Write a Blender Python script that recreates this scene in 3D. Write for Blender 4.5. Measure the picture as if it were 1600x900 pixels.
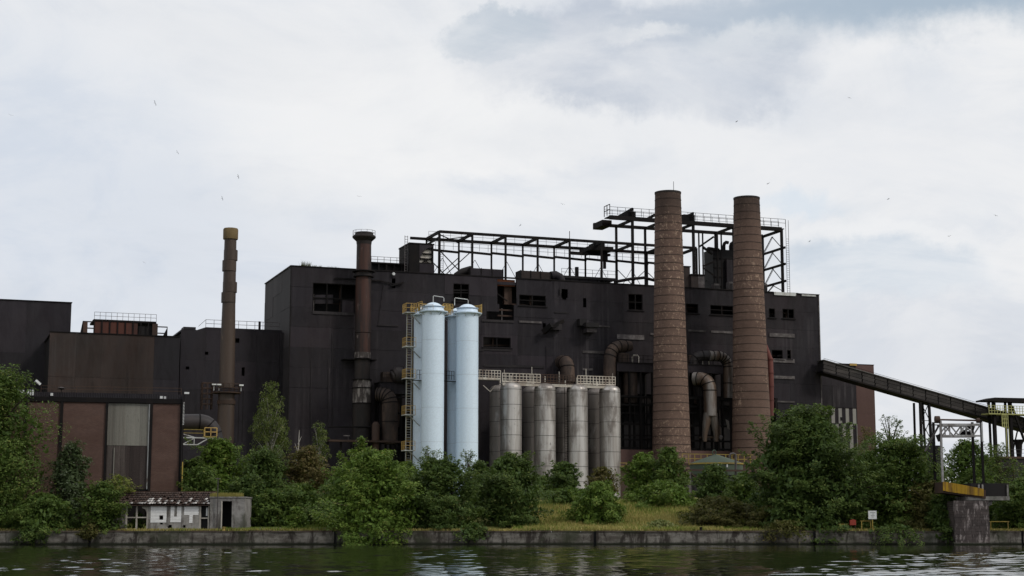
import bpy, math, random
import numpy as np

for _o in list(bpy.data.objects):
    bpy.data.objects.remove(_o)
scene = bpy.context.scene
COL = scene.collection
R = math.radians

# ------------------------------------------------------------------ camera
FPX = 2500.0            # focal length in pixels of a 1600 px wide frame
CAMH = 1.65             # eye height over the water
TILT = math.atan(368.0 / FPX)
cam_data = bpy.data.cameras.new('camera')
cam_data.sensor_width = 36.0
cam_data.lens = 36.0 * FPX / 1600.0
cam_data.clip_start = 0.5
cam_data.clip_end = 6000.0
cam = bpy.data.objects.new('camera', cam_data)
cam.location = (0, 0, CAMH)
cam.rotation_euler = (R(90) + TILT, 0, 0)
COL.objects.link(cam)
scene.camera = cam

# ------------------------------------------------------------------ sun, exposure
SUN_EL, SUN_AZ = R(40), R(118)      # azimuth clockwise from +Y: over the right shoulder
sun_data = bpy.data.lights.new('sun', 'SUN')
sun_data.energy = 1.5
sun_data.angle = R(10)
sun_data.color = (1.0, 0.95, 0.88)
sun = bpy.data.objects.new('sun', sun_data)
sun.rotation_euler = (R(90) - SUN_EL, 0, math.pi - SUN_AZ)
sun.location = (80, -60, 90)
COL.objects.link(sun)
scene.view_settings.view_transform = 'Standard'
scene.view_settings.look = 'None'
scene.view_settings.gamma = 1.0
scene.view_settings.exposure = 0.0
scene.view_settings.use_curve_mapping = False
try:
    scene.cycles.use_denoising = True
    scene.cycles.denoiser = 'OPENIMAGEDENOISE'
    scene.cycles.denoising_prefilter = 'ACCURATE'
    scene.cycles.max_bounces = 6
    scene.cycles.diffuse_bounces = 3
    scene.cycles.glossy_bounces = 3
    scene.cycles.transmission_bounces = 3
    scene.cycles.transparent_max_bounces = 4
    scene.cycles.caustics_reflective = False
    scene.cycles.caustics_refractive = False
except Exception:
    pass

# ------------------------------------------------------------------ world: clouded sky
def ray(px, py):
    a, b = (px - 800) / FPX, (450 - py) / FPX
    c, s = math.cos(TILT), math.sin(TILT)
    return (a, c - b * s, s + b * c)

world = bpy.data.worlds.new('World')
scene.world = world
world.use_nodes = True
wt = world.node_tree
wt.nodes.clear()

def wn(kind, **kw):
    n = wt.nodes.new(kind)
    for k, v in kw.items():
        setattr(n, k, v)
    return n

def wmath(op, a, b=None, clamp=False):
    n = wn('ShaderNodeMath', operation=op, use_clamp=clamp)
    for i, v in enumerate((a, b)):
        if v is None:
            continue
        if isinstance(v, (int, float)):
            n.inputs[i].default_value = v
        else:
            wt.links.new(v, n.inputs[i])
    return n.outputs[0]

def wvec(op, a, b):
    n = wn('ShaderNodeVectorMath', operation=op)
    for i, v in enumerate((a, b)):
        if v is None:
            continue
        if isinstance(v, (tuple, list)):
            n.inputs[i].default_value = v
        else:
            wt.links.new(v, n.inputs[i])
    return n

def wmix(fac, a, b):
    n = wn('ShaderNodeMix', data_type='RGBA')
    for sock, v in ((n.inputs[0], fac), (n.inputs[6], a), (n.inputs[7], b)):
        if isinstance(v, (int, float)):
            sock.default_value = v
        elif isinstance(v, tuple):
            sock.default_value = (*v, 1)
        else:
            wt.links.new(v, sock)
    return n.outputs[2]

wtc = wn('ShaderNodeTexCoord').outputs['Generated']
wnorm = wvec('NORMALIZE', wtc, None).outputs[0]
sep = wn('ShaderNodeSeparateXYZ')
wt.links.new(wnorm, sep.inputs[0])
den = wmath('ADD', wmath('ABSOLUTE', sep.outputs[2]), 0.16)
cmb = wn('ShaderNodeCombineXYZ')
wt.links.new(wmath('DIVIDE', sep.outputs[0], den), cmb.inputs[0])
wt.links.new(wmath('DIVIDE', sep.outputs[1], den), cmb.inputs[1])
plane = cmb.outputs[0]

def wnoise(vec, scale, detail, rough=0.55, dist=0.0):
    n = wn('ShaderNodeTexNoise')
    n.inputs['Scale'].default_value = scale
    n.inputs['Detail'].default_value = detail
    n.inputs['Roughness'].default_value = rough
    n.inputs['Distortion'].default_value = dist
    wt.links.new(vec, n.inputs['Vector'])
    return n

def wramp(val, lo, hi):
    n = wn('ShaderNodeMapRange', interpolation_type='SMOOTHSTEP')
    n.inputs['From Min'].default_value = lo
    n.inputs['From Max'].default_value = hi
    wt.links.new(val, n.inputs['Value'])
    return n.outputs[0]

warp = wvec('SUBTRACT', wnoise(wnorm, 9.0, 9, 0.62).outputs['Color'], (0.5, 0.5, 0.5)).outputs[0]
wsc = wn('ShaderNodeVectorMath', operation='SCALE')
wt.links.new(warp, wsc.inputs[0])
wsc.inputs['Scale'].default_value = 0.085
dwarp = wvec('ADD', wnorm, wsc.outputs[0]).outputs[0]
warp2 = wvec('SUBTRACT', wnoise(wnorm, 34.0, 7, 0.6).outputs['Color'], (0.5, 0.5, 0.5)).outputs[0]
wsc2 = wn('ShaderNodeVectorMath', operation='SCALE')
wt.links.new(warp2, wsc2.inputs[0])
wsc2.inputs['Scale'].default_value = 0.026
dwarp = wvec('ADD', dwarp, wsc2.outputs[0]).outputs[0]

def cloud_mask(px, py, hw, hh, soft=0.6):
    """soft uneven bank of cloud round the direction of (px, py)"""
    d = ray(px, py)
    L = math.sqrt(sum(c * c for c in d))
    d = tuple(c / L for c in d)
    v = wvec('SUBTRACT', dwarp, d).outputs[0]
    v = wvec('MULTIPLY', v, (FPX / hw, FPX / hw * 0.5, FPX / hh)).outputs[0]
    ln = wn('ShaderNodeVectorMath', operation='LENGTH')
    wt.links.new(v, ln.inputs[0])
    return wmath('SUBTRACT', 1.0, wramp(ln.outputs['Value'], 1.0 - soft, 1.0 + soft))

big = wnoise(plane, 0.55, 5, 0.55, 0.6).outputs[0]
fine = wnoise(plane, 1.9, 9, 0.62, 0.4).outputs[0]
wstr = wvec('MULTIPLY', wnorm, (7.0, 7.0, 17.0)).outputs[0]
wisps = wnoise(wstr, 1.0, 9, 0.62, 0.8).outputs[0]
white, pale, grey = (0.885, 0.888, 0.895), (0.665, 0.715, 0.79), (0.47, 0.53, 0.62)
nish = wn('ShaderNodeTexSky', sky_type='NISHITA')
nish.sun_disc = False
nish.sun_elevation = SUN_EL
nish.sun_rotation = SUN_AZ
nish.air_density = 1.3
nish.dust_density = 2.0
skyc = wn('ShaderNodeVectorMath', operation='SCALE')
wt.links.new(nish.outputs[0], skyc.inputs[0])
skyc.inputs['Scale'].default_value = 0.10

ragged = wmath('ADD', wmath('MULTIPLY', wramp(fine, 0.36, 0.60), 0.6), 0.4)
streaky = wmath('ADD', wmath('MULTIPLY', wramp(wisps, 0.36, 0.64), 0.7), 0.3)
base = wmix(wmath('MULTIPLY', wramp(big, 0.40, 0.70), 0.75), white, pale)
base = wmix(wmath('MULTIPLY', wramp(wisps, 0.42, 0.66), 0.50), base, pale)
base = wmix(wmath('MULTIPLY', cloud_mask(60, 330, 470, 270, 0.8), 0.85), base, (0.635, 0.695, 0.79))
base = wmix(wmath('MULTIPLY', cloud_mask(660, 180, 380, 130, 0.6), 0.8), base, (0.915, 0.915, 0.915))
base = wmix(wmath('MULTIPLY', cloud_mask(1330, 235, 330, 75, 0.7), 0.75), base, (0.83, 0.842, 0.865))
base = wmix(wmath('MULTIPLY', cloud_mask(430, 45, 260, 90, 0.9), 0.55), base, (0.84, 0.85, 0.87))
base = wmix(wmath('MULTIPLY', cloud_mask(1500, 560, 330, 110, 0.8), 0.65), base, (0.63, 0.67, 0.74))
base = wmix(wmath('MULTIPLY', cloud_mask(1010, 88, 275, 92, 0.22), wmath('MULTIPLY', ragged, 0.95)), base, (0.53, 0.58, 0.665))
base = wmix(wmath('MULTIPLY', cloud_mask(775, 48, 95, 42, 0.20), wmath('MULTIPLY', ragged, 0.9)), base, (0.535, 0.60, 0.675))
base = wmix(wmath('MULTIPLY', cloud_mask(1030, 52, 60, 13, 0.6), wmath('MULTIPLY', streaky, 0.85)), base, white)
base = wmix(wmath('MULTIPLY', cloud_mask(1215, 62, 90, 15, 0.6), wmath('MULTIPLY', streaky, 0.75)), base, white)
base = wmix(wmath('MULTIPLY', cloud_mask(850, 280, 210, 26, 0.6), wmath('MULTIPLY', streaky, 0.65)), base, pale)
base = wmix(wmath('MULTIPLY', cloud_mask(1240, 322, 70, 18, 0.8), 0.45), base, (0.60, 0.72, 0.84))
base = wmix(wmath('MULTIPLY', cloud_mask(1385, 400, 160, 62, 0.16), 0.85), base, (0.86, 0.872, 0.89))
base = wmix(wmath('MULTIPLY', cloud_mask(1385, 422, 150, 46, 0.30), wmath('MULTIPLY', ragged, 0.9)), base, (0.60, 0.675, 0.76))
base = wmix(wmath('MULTIPLY', wramp(fine, 0.44, 0.72), 0.24), base, grey)
base = wmix(wmath('MULTIPLY', wramp(wisps, 0.60, 0.40), 0.22), base, white)
clear = wmath('MULTIPLY', cloud_mask(1480, 8, 330, 48, 0.75), 0.9)
clear_sky = wmix(0.55, skyc.outputs[0], (0.50, 0.60, 0.70))
skymix = wmix(clear, base, clear_sky)
bg = wn('ShaderNodeBackground')
bg.inputs['Strength'].default_value = 1.0
wt.links.new(skymix, bg.inputs['Color'])
wout = wn('ShaderNodeOutputWorld')
wt.links.new(bg.outputs[0], wout.inputs['Surface'])

# ------------------------------------------------------------------ frames and mesh builder
class Frame:
    """local x along a facade, local y away from the viewer, z up"""
    def __init__(s, ox, oy, deg):
        s.ox, s.oy, s.rot = ox, oy, R(deg)
        s.c, s.s = math.cos(s.rot), math.sin(s.rot)
    def world(s, x, y, z=0):
        return (s.ox + x * s.c - y * s.s, s.oy + x * s.s + y * s.c, z)
    def local(s, X, Y, Z=0):
        dx, dy = X - s.ox, Y - s.oy
        return (dx * s.c + dy * s.s, -dx * s.s + dy * s.c, Z)
    def pix(s, px, py, o):
        """point of the plane local y = o seen at a photograph pixel -> (x, z)"""
        d = ray(px, py)
        n = (-s.s, s.c)
        num = (s.ox * n[0] + s.oy * n[1]) + o
        t = num / (d[0] * n[0] + d[1] * n[1])
        l = s.local(d[0] * t, d[1] * t)
        return l[0], CAMH + d[2] * t
    def P(s, px, py, o):
        a, z = s.pix(px, py, o)
        return (a, o, z)

W = Frame(0, 0, 0)

def V(a, b): return (b[0] - a[0], b[1] - a[1], b[2] - a[2])
def norm(v):
    l = math.sqrt(v[0] ** 2 + v[1] ** 2 + v[2] ** 2) or 1.0
    return (v[0] / l, v[1] / l, v[2] / l)
def cross(a, b): return (a[1] * b[2] - a[2] * b[1], a[2] * b[0] - a[0] * b[2], a[0] * b[1] - a[1] * b[0])

class MB:
    def __init__(s):
        s.v, s.f, s.smooth = [], [], False
    def box(s, x0, x1, y0, y1, z0, z1):
        n = len(s.v)
        s.v += [(x0, y0, z0), (x1, y0, z0), (x1, y1, z0), (x0, y1, z0), (x0, y0, z1), (x1, y0, z1), (x1, y1, z1), (x0, y1, z1)]
        for q in ((0, 3, 2, 1), (4, 5, 6, 7), (0, 1, 5, 4), (1, 2, 6, 5), (2, 3, 7, 6), (3, 0, 4, 7)):
            s.f.append(tuple(n + i for i in q))
        return s
    def bar(s, p, q, w, h=None):
        h = h or w
        d = norm(V(p, q))
        side = cross(d, (0, 0, 1))
        if abs(side[0]) + abs(side[1]) < 1e-4:
            side = (1, 0, 0)
        side = norm(side)
        up = cross(side, d)
        n = len(s.v)
        for e in (p, q):
            for a, b in ((-1, -1), (1, -1), (1, 1), (-1, 1)):
                s.v.append(tuple(e[i] + side[i] * a * w / 2 + up[i] * b * h / 2 for i in range(3)))
        for k in ((0, 1, 2, 3), (7, 6, 5, 4), (0, 4, 5, 1), (1, 5, 6, 2), (2, 6, 7, 3), (3, 7, 4, 0)):
            s.f.append(tuple(n + i for i in k))
        return s
    def tube(s, pts, r, n=10, cap=True):
        s.smooth = True
        rr = r if isinstance(r, (list, tuple)) else [r] * len(pts)
        base = len(s.v)
        prev = None
        for i, p in enumerate(pts):
            a = pts[max(i - 1, 0)]
            b = pts[min(i + 1, len(pts) - 1)]
            d = norm(V(a, b))
            ref = prev if prev else ((1, 0, 0) if abs(d[0]) < 0.9 else (0, 1, 0))
            side = norm(cross(cross(d, ref), d))
            prev = side
            up = cross(d, side)
            for k in range(n):
                t = 2 * math.pi * k / n
                s.v.append(tuple(p[j] + rr[i] * (side[j] * math.cos(t) + up[j] * math.sin(t)) for j in range(3)))
        for i in range(len(pts) - 1):
            for k in range(n):
                a, b = base + i * n + k, base + i * n + (k + 1) % n
                s.f.append((a, b, b + n, a + n))
        if cap:
            s.f.append(tuple(base + k for k in reversed(range(n))))
            e = base + (len(pts) - 1) * n
            s.f.append(tuple(e + k for k in range(n)))
        return s
    def lathe(s, prof, cx, cy, n=32):
        s.smooth = True
        base = len(s.v)
        for r, z in prof:
            for k in range(n):
                t = 2 * math.pi * k / n
                s.v.append((cx + r * math.cos(t), cy + r * math.sin(t), z))
        for i in range(len(prof) - 1):
            for k in range(n):
                a, b = base + i * n + k, base + i * n + (k + 1) % n
                s.f.append((a, b, b + n, a + n))
        s.f.append(tuple(base + k for k in reversed(range(n))))
        e = base + (len(prof) - 1) * n
        s.f.append(tuple(e + k for k in range(n)))
        return s
    def prism(s, poly, y0, y1):
        """outline in x, z given a thickness along y (outline counter-clockwise seen from -y)"""
        n = len(s.v)
        m = len(poly)
        s.v += [(x, y0, z) for x, z in poly] + [(x, y1, z) for x, z in poly]
        s.f.append(tuple(range(n, n + m)))
        s.f.append(tuple(range(n + 2 * m - 1, n + m - 1, -1)))
        for i in range(m):
            j = (i + 1) % m
            s.f.append((n + i, n + m + i, n + m + j, n + j))
        return s
    def rail(s, pts, h=1.1, gap=1.5, t=0.06, mids=1, toe=False):
        for a, b in zip(pts[:-1], pts[1:]):
            L = math.dist(a, b)
            k = max(1, int(round(L / gap)))
            for i in range(k + 1):
                p = tuple(a[j] + (b[j] - a[j]) * i / k for j in range(3))
                s.bar(p, (p[0], p[1], p[2] + h), t)
            for m in range(mids + 1):
                z = h * (m + 1) / (mids + 1)
                s.bar((a[0], a[1], a[2] + z), (b[0], b[1], b[2] + z), t)
            if toe:
                s.bar((a[0], a[1], a[2] + 0.08), (b[0], b[1], b[2] + 0.08), 0.03, 0.16)
        return s
    def mesh(s, name, off=(0, 0, 0), angle=38):
        me = bpy.data.meshes.new(name)
        me.from_pydata([(x - off[0], y - off[1], z - off[2]) for x, y, z in s.v], [], s.f)
        if s.smooth:
            me.polygons.foreach_set('use_smooth', [True] * len(me.polygons))
            me.set_sharp_from_angle(angle=R(angle))
        me.update()
        return me

def add(name, data, parent=None, loc=(0, 0, 0)):
    o = bpy.data.objects.new(name, data)
    o.location = loc
    o.parent = parent
    COL.objects.link(o)
    return o

def tag(o, label=None, cat=None, group=None, kind=None):
    if label: o['label'] = label
    if cat: o['category'] = cat
    if group: o['group'] = group
    if kind: o['kind'] = kind
    return o

class Thing:
    """an Empty at the base of a thing; parts are written in the coordinates of its frame"""
    def __init__(s, name, label, cat, fr, org, group=None):
        s.org, s.fr = org, fr
        s.o = bpy.data.objects.new(name, None)
        s.o.location = fr.world(*org)
        s.o.rotation_euler = (0, 0, fr.rot)
        COL.objects.link(s.o)
        tag(s.o, label, cat, group)
    def part(s, name, mb, mat, parent=None, label=None, kind=None):
        me = mb.mesh(name, s.org)
        me.materials.append(mat)
        o = add(name, me, parent or s.o)
        if label: o['label'] = label
        if kind: o['kind'] = kind
        return o

def solo(name, label, cat, fr, org, mb, mat, group=None, kind=None):
    me = mb.mesh(name, org)
    me.materials.append(mat)
    o = add(name, me)
    o.location = fr.world(*org)
    o.rotation_euler = (0, 0, fr.rot)
    return tag(o, label, cat, group, kind)

# ------------------------------------------------------------------ materials
def mat_new(name):
    m = bpy.data.materials.new(name)
    m.use_nodes = True
    m.node_tree.nodes.clear()
    return m, m.node_tree

class NT:
    def __init__(s, name, shift=False):
        s.shift = shift
        s.m, s.t = mat_new(name)
        s.out = s.n('ShaderNodeOutputMaterial')
    def n(s, kind, **kw):
        x = s.t.nodes.new(kind)
        for k, v in kw.items():
            setattr(x, k, v)
        return x
    def set(s, sock, v):
        if isinstance(v, (int, float)):
            sock.default_value = v
        elif isinstance(v, (tuple, list)):
            sock.default_value = (*v, 1) if (len(v) == 3 and sock.type == 'RGBA') else v
        else:
            s.t.links.new(v, sock)
    def math(s, op, a, b=0.0, clamp=False):
        x = s.n('ShaderNodeMath', operation=op, use_clamp=clamp)
        s.set(x.inputs[0], a); s.set(x.inputs[1], b)
        return x.outputs[0]
    def coords(s, kind='Object', scale=(1, 1, 1)):
        x = s.n('ShaderNodeMapping')
        s.t.links.new(s.n('ShaderNodeTexCoord').outputs[kind], x.inputs[0])
        if s.shift:         # every object takes its own piece of the pattern
            s.t.links.new(s.math('MULTIPLY', s.rand(), 90.0), x.inputs['Location'])
        x.inputs['Scale'].default_value = scale
        return x.outputs[0]
    def noise(s, scale, detail=4, rough=0.55, stretch=(1, 1, 1), dist=0.0, vec=None):
        x = s.n('ShaderNodeTexNoise')
        s.set(x.inputs['Vector'], vec or s.coords('Object', stretch))
        x.inputs['Scale'].default_value = scale
        x.inputs['Detail'].default_value = detail
        x.inputs['Roughness'].default_value = rough
        x.inputs['Distortion'].default_value = dist
        return x.outputs[0]
    def ramp(s, v, lo, hi, a=0.0, b=1.0):
        x = s.n('ShaderNodeMapRange', interpolation_type='SMOOTHSTEP')
        s.set(x.inputs['Value'], v)
        for k, q in (('From Min', lo), ('From Max', hi), ('To Min', a), ('To Max', b)):
            x.inputs[k].default_value = q
        return x.outputs[0]
    def mix(s, f, a, b, blend='MIX'):
        x = s.n('ShaderNodeMix', data_type='RGBA', blend_type=blend)
        s.set(x.inputs[0], f); s.set(x.inputs[6], a); s.set(x.inputs[7], b)
        return x.outputs[2]
    def bump(s, h, strength=0.3, dist=0.05):
        x = s.n('ShaderNodeBump')
        x.inputs['Strength'].default_value = strength
        x.inputs['Distance'].default_value = dist
        s.set(x.inputs['Height'], h)
        return x.outputs[0]
    def rand(s):
        return s.n('ShaderNodeObjectInfo').outputs['Random']
    def bsdf(s, col, rough=0.7, metal=0.0, spec=0.3, normal=None, **kw):
        x = s.n('ShaderNodeBsdfPrincipled')
        s.set(x.inputs['Base Color'], col)
        s.set(x.inputs['Roughness'], rough)
        s.set(x.inputs['Metallic'], metal)
        x.inputs['Specular IOR Level'].default_value = spec
        if normal is not None:
            s.t.links.new(normal, x.inputs['Normal'])
        for k, v in kw.items():
            s.set(x.inputs[k], v)
        s.t.links.new(x.outputs[0], s.out.inputs[0])
        return s.m

def weathered(name, c1, c2, c3=None, scale=0.5, stretch=(1, 1, 0.12), lo=0.42, hi=0.7, rough=0.75, metal=0.0, spec=0.25, rib=0.0, randk=0.18, c3lo=0.62, bumpy=0.0, shift=False):
    """two-tone base with vertical run marks, an optional third stain tone and cladding ribs"""
    t = NT(name, shift)
    col = t.mix(t.ramp(t.noise(scale, 6, 0.6, stretch), lo, hi), c1, c2)
    if c3:
        col = t.mix(t.ramp(t.noise(scale * 2.3, 7, 0.65, (1, 1, 0.3), 0.4), c3lo, c3lo + 0.14), col, c3)
    col = t.mix(t.ramp(t.noise(6.0, 5, 0.7), 0.3, 0.8, 0.0, 0.35), col, tuple(c * 0.55 for c in c1))
    k = t.math('ADD', t.math('MULTIPLY', t.rand(), 2 * randk), 1.0 - randk)
    g = t.n('ShaderNodeCombineColor')
    for i in range(3):
        t.set(g.inputs[i], k)
    col = t.mix(1.0, col, g.outputs[0], 'MULTIPLY')
    nm = None
    if rib:
        w = t.n('ShaderNodeTexWave', wave_type='BANDS', bands_direction='X')
        t.set(w.inputs['Vector'], t.coords('Object'))
        w.inputs['Scale'].default_value = rib
        nm = t.bump(w.outputs[1], 0.6, 0.05)
    elif bumpy:
        nm = t.bump(t.noise(3.0, 6, 0.65), bumpy, 0.08)
    return t.bsdf(col, rough, metal, spec, nm)

M = {}
M['clad'] = weathered('dark_cladding', (0.0195, 0.0155, 0.0172), (0.0142, 0.0118, 0.0135), (0.030, 0.0245, 0.0245), 0.22, (1, 1, 0.25), rib=3.0, randk=0.16, c3lo=0.6)
M['clad_streak'] = weathered('streaked_dark_cladding', (0.018, 0.0147, 0.0165), (0.027, 0.0225, 0.0235), (0.075, 0.067, 0.066), 1.1, (1, 1, 0.035), rib=3.0, randk=0.10, c3lo=0.62)
M['clad_side'] = weathered('soot_washed_cladding', (0.019, 0.016, 0.0175), (0.038, 0.033, 0.034), (0.085, 0.076, 0.077), 0.16, (1, 1, 0.3), 0.4, 0.66, rib=3.0, c3lo=0.6)
M['clad_brown'] = weathered('brown_cladding', (0.026, 0.0178, 0.0155), (0.037, 0.0225, 0.0185), (0.023, 0.0205, 0.021), 0.12, (1, 1, 0.4), rib=3.0, randk=0.12)
M['clad_left'] = weathered('blue_black_cladding', (0.0145, 0.0125, 0.0155), (0.018, 0.0147, 0.017), None, 0.15, (1, 1, 0.3), rib=3.0, randk=0.08)
def cladding(name, base, warm, streak, amount, patch=0.86):
    """sooty sheet cladding: warm and cool soot clouds, fine run marks, joint grime and a few swapped sheets"""
    t = NT(name)
    col = t.mix(t.ramp(t.noise(0.07, 5, 0.6, (1, 1, 0.8), 0.5), 0.38, 0.64), base, warm)
    runs = t.noise(1.6, 5, 0.6, (1, 1, 0.03))
    where = t.ramp(t.noise(0.11, 4, 0.6, (1, 1, 0.7), 0.6), 0.42, 0.66)
    col = t.mix(t.math('MULTIPLY', t.math('MULTIPLY', t.ramp(runs, 0.46, 0.72), where), amount), col, streak)
    blot = t.noise(0.5, 7, 0.7, (1, 1, 0.45), 0.6)
    col = t.mix(t.math('MULTIPLY', t.ramp(blot, 0.60, 0.74), amount * 0.8), col, tuple(c * 0.7 for c in streak))
    col = t.mix(t.ramp(t.noise(0.9, 6, 0.65, (1, 1, 0.12)), 0.30, 0.50, 0.6, 0.0), col, tuple(c * 0.45 for c in base))
    rnd_ = t.rand()
    col = t.mix(t.ramp(rnd_, patch, patch + 0.02, 0, 0.22), col, tuple(c * 1.75 for c in warm))
    k = t.math('ADD', t.math('MULTIPLY', rnd_, 0.42), 0.78)
    g = t.n('ShaderNodeCombineColor')
    for i in range(3):
        t.set(g.inputs[i], k)
    col = t.mix(1.0, col, g.outputs[0], 'MULTIPLY')
    w = t.n('ShaderNodeTexWave', wave_type='BANDS', bands_direction='X')
    t.set(w.inputs['Vector'], t.coords('Object'))
    w.inputs['Scale'].default_value = 2.2
    return t.bsdf(col, t.ramp(blot, 0.35, 0.7, 0.55, 0.85), 0.0, 0.3, t.bump(w.outputs[1], 0.6, 0.06))
M['clad'] = cladding('dark_cladding', (0.0128, 0.0100, 0.0138), (0.0168, 0.0118, 0.0142), (0.075, 0.064, 0.068), 0.45)
M['clad_streak'] = cladding('streaked_dark_cladding', (0.0138, 0.0108, 0.0145), (0.0178, 0.0130, 0.0150), (0.115, 0.102, 0.106), 0.85, 0.94)
M['clad_brown'] = cladding('brown_cladding', (0.0255, 0.0185, 0.0165), (0.040, 0.0235, 0.0185), (0.055, 0.046, 0.044), 0.45, 0.97)
M['clad_left'] = cladding('blue_black_cladding', (0.0120, 0.0100, 0.0140), (0.0150, 0.0115, 0.0145), (0.045, 0.038, 0.044), 0.3, 0.97)
M['lantern_rust'] = weathered('dark_red_rust', (0.070, 0.024, 0.016), (0.042, 0.019, 0.015), (0.025, 0.018, 0.016), 0.9)
M['gantry_white'] = weathered('peeling_white_gantry_paint', (0.31, 0.31, 0.305), (0.17, 0.16, 0.15), (0.06, 0.045, 0.04), 2.2, (1, 1, 0.4), 0.4, 0.6, c3lo=0.54)
M['dark_inside'] = weathered('dark_interior', (0.010, 0.009, 0.010), (0.016, 0.013, 0.012), randk=0.0)
M['flash'] = weathered('weathered_flashing', (0.060, 0.052, 0.052), (0.13, 0.118, 0.115), None, 1.4, (1, 1, 1), randk=0.45)
M['steel'] = weathered('sooty_steel', (0.0095, 0.0085, 0.0088), (0.015, 0.0118, 0.0108), (0.032, 0.020, 0.015), 0.8, (1, 1, 0.5), randk=0.2, spec=0.1)
M['steel_brown'] = weathered('brown_rusted_steel', (0.045, 0.028, 0.021), (0.066, 0.037, 0.025), (0.026, 0.02, 0.019), 0.6, (1, 1, 0.4))
M['rust'] = weathered('orange_rust', (0.15, 0.05, 0.022), (0.09, 0.035, 0.02), (0.05, 0.03, 0.025), 0.9)
M['stack_rust'] = weathered('rust_red_stack_steel', (0.050, 0.022, 0.016), (0.016, 0.0125, 0.012), (0.24, 0.19, 0.17), 0.75, (1, 1, 0.12), 0.40, 0.58, c3lo=0.63, bumpy=0.2, rough=0.6, spec=0.25)
M['stack_dark'] = weathered('black_stack_steel', (0.020, 0.017, 0.0165), (0.032, 0.024, 0.021), (0.18, 0.16, 0.15), 0.9, (1, 1, 0.3), c3lo=0.66, bumpy=0.2)
M['stack_pale'] = weathered('flaking_pale_stack_paint', (0.27, 0.24, 0.22), (0.04, 0.032, 0.03), (0.05, 0.035, 0.03), 1.3, (1, 1, 0.3), 0.42, 0.55, c3lo=0.58, bumpy=0.2)
M['ochre_stack'] = weathered('ochre_brown_stack_steel', rough=0.5, spec=0.3, c1=(0.060, 0.040, 0.029), c2=(0.036, 0.026, 0.022), c3=(0.13, 0.09, 0.055), scale=0.8, stretch=(1, 1, 0.08), bumpy=0.15)
M['ochre_cap'] = weathered('mustard_stack_steel', (0.15, 0.105, 0.045), (0.10, 0.07, 0.036), (0.06, 0.045, 0.03), 0.9, (1, 1, 0.2))
M['silo_white'] = weathered('pale_blue_silo_paint', (0.655, 0.77, 0.885), (0.60, 0.72, 0.845), (0.49, 0.56, 0.62), 0.9, (1, 1, 0.05), rough=0.45, spec=0.4, randk=0.03, c3lo=0.68, shift=True)
M['silo_seam'] = weathered('silo_weld_seam', (0.52, 0.60, 0.68), (0.55, 0.64, 0.72), None, 0.5, (1, 1, 0.08), rough=0.5, randk=0.03)
M['white_steel'] = weathered('off_white_steel', (0.50, 0.51, 0.50), (0.36, 0.35, 0.33), (0.14, 0.10, 0.075), 1.6, (1, 1, 0.5), c3lo=0.55)
M['cream_steel'] = weathered('rust_stained_cream_steel', (0.52, 0.48, 0.42), (0.34, 0.28, 0.23), (0.10, 0.06, 0.045), 0.9, (1, 1, 0.5), c3lo=0.56)
M['yellow'] = weathered('faded_yellow_paint', (0.50, 0.33, 0.10), (0.38, 0.25, 0.09), (0.22, 0.14, 0.07), 1.2)
M['yellow_cage'] = weathered('greyed_yellow_cage_paint', (0.30, 0.24, 0.12), (0.22, 0.18, 0.11), (0.12, 0.1, 0.07), 1.2)
M['yellow_dull'] = weathered('grimy_yellow_paint', (0.30, 0.22, 0.05), (0.20, 0.15, 0.06), (0.08, 0.06, 0.04), 1.0)
M['yellow_pale'] = weathered('pale_yellow_green_paint', (0.36, 0.36, 0.14), (0.26, 0.26, 0.12), (0.12, 0.1, 0.06), 1.0)
M['yellow_apron'] = weathered('rust_streaked_yellow_plate', (0.36, 0.215, 0.015), (0.16, 0.09, 0.018), (0.07, 0.03, 0.018), 2.6, (1, 1, 0.12), 0.45, 0.6, c3lo=0.6)
M['red_pipe'] = weathered('faded_red_pipe_paint', (0.135, 0.045, 0.037), (0.10, 0.038, 0.033), None, 0.7)
M['red_box'] = weathered('red_box_paint', (0.30, 0.045, 0.028), (0.22, 0.04, 0.026), None, 1.0)
M['duct_black'] = weathered('black_duct_steel', (0.025, 0.022, 0.024), (0.040, 0.032, 0.03), None, 0.5, (1, 1, 0.5), rough=0.55)
M['duct_brown'] = weathered('brown_flaking_duct', (0.034, 0.024, 0.020), (0.085, 0.056, 0.042), (0.020, 0.016, 0.015), 0.8, (1, 1, 0.5), bumpy=0.25, c3lo=0.54)
M['duct_silver'] = weathered('rust_run_silver_duct', (0.19, 0.175, 0.165), (0.085, 0.055, 0.038), (0.045, 0.028, 0.022), 0.7, (1, 1, 0.16), 0.42, 0.58, rough=0.5, metal=0.3, c3lo=0.58)
M['green_tank'] = weathered('moss_green_tank_paint', (0.055, 0.075, 0.052), (0.075, 0.095, 0.068), None, 0.6)
M['door_dark'] = weathered('black_doorway', (0.006, 0.006, 0.006), (0.010, 0.009, 0.009), randk=0)
M['white_lamp'] = weathered('white_lamp_housing', (0.62, 0.63, 0.63), (0.48, 0.48, 0.48), None, 2.0)
M['ridge_light'] = weathered('pale_translucent_sheet', (0.26, 0.25, 0.215), (0.17, 0.155, 0.13), (0.085, 0.065, 0.052), 1.6, (1, 1, 0.02), rough=0.4, c3lo=0.63, randk=0.2)
M['ridge_brown'] = weathered('brown_stained_translucent_sheet', (0.055, 0.040, 0.036), (0.15, 0.125, 0.11), (0.035, 0.026, 0.024), 1.6, (1, 1, 0.02), rough=0.5, c3lo=0.6, randk=0.25)
M['plaster_brown'] = weathered('red_brown_render', (0.085, 0.048, 0.042), (0.10, 0.058, 0.05), None, 0.3, (1, 1, 0.4))
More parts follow.
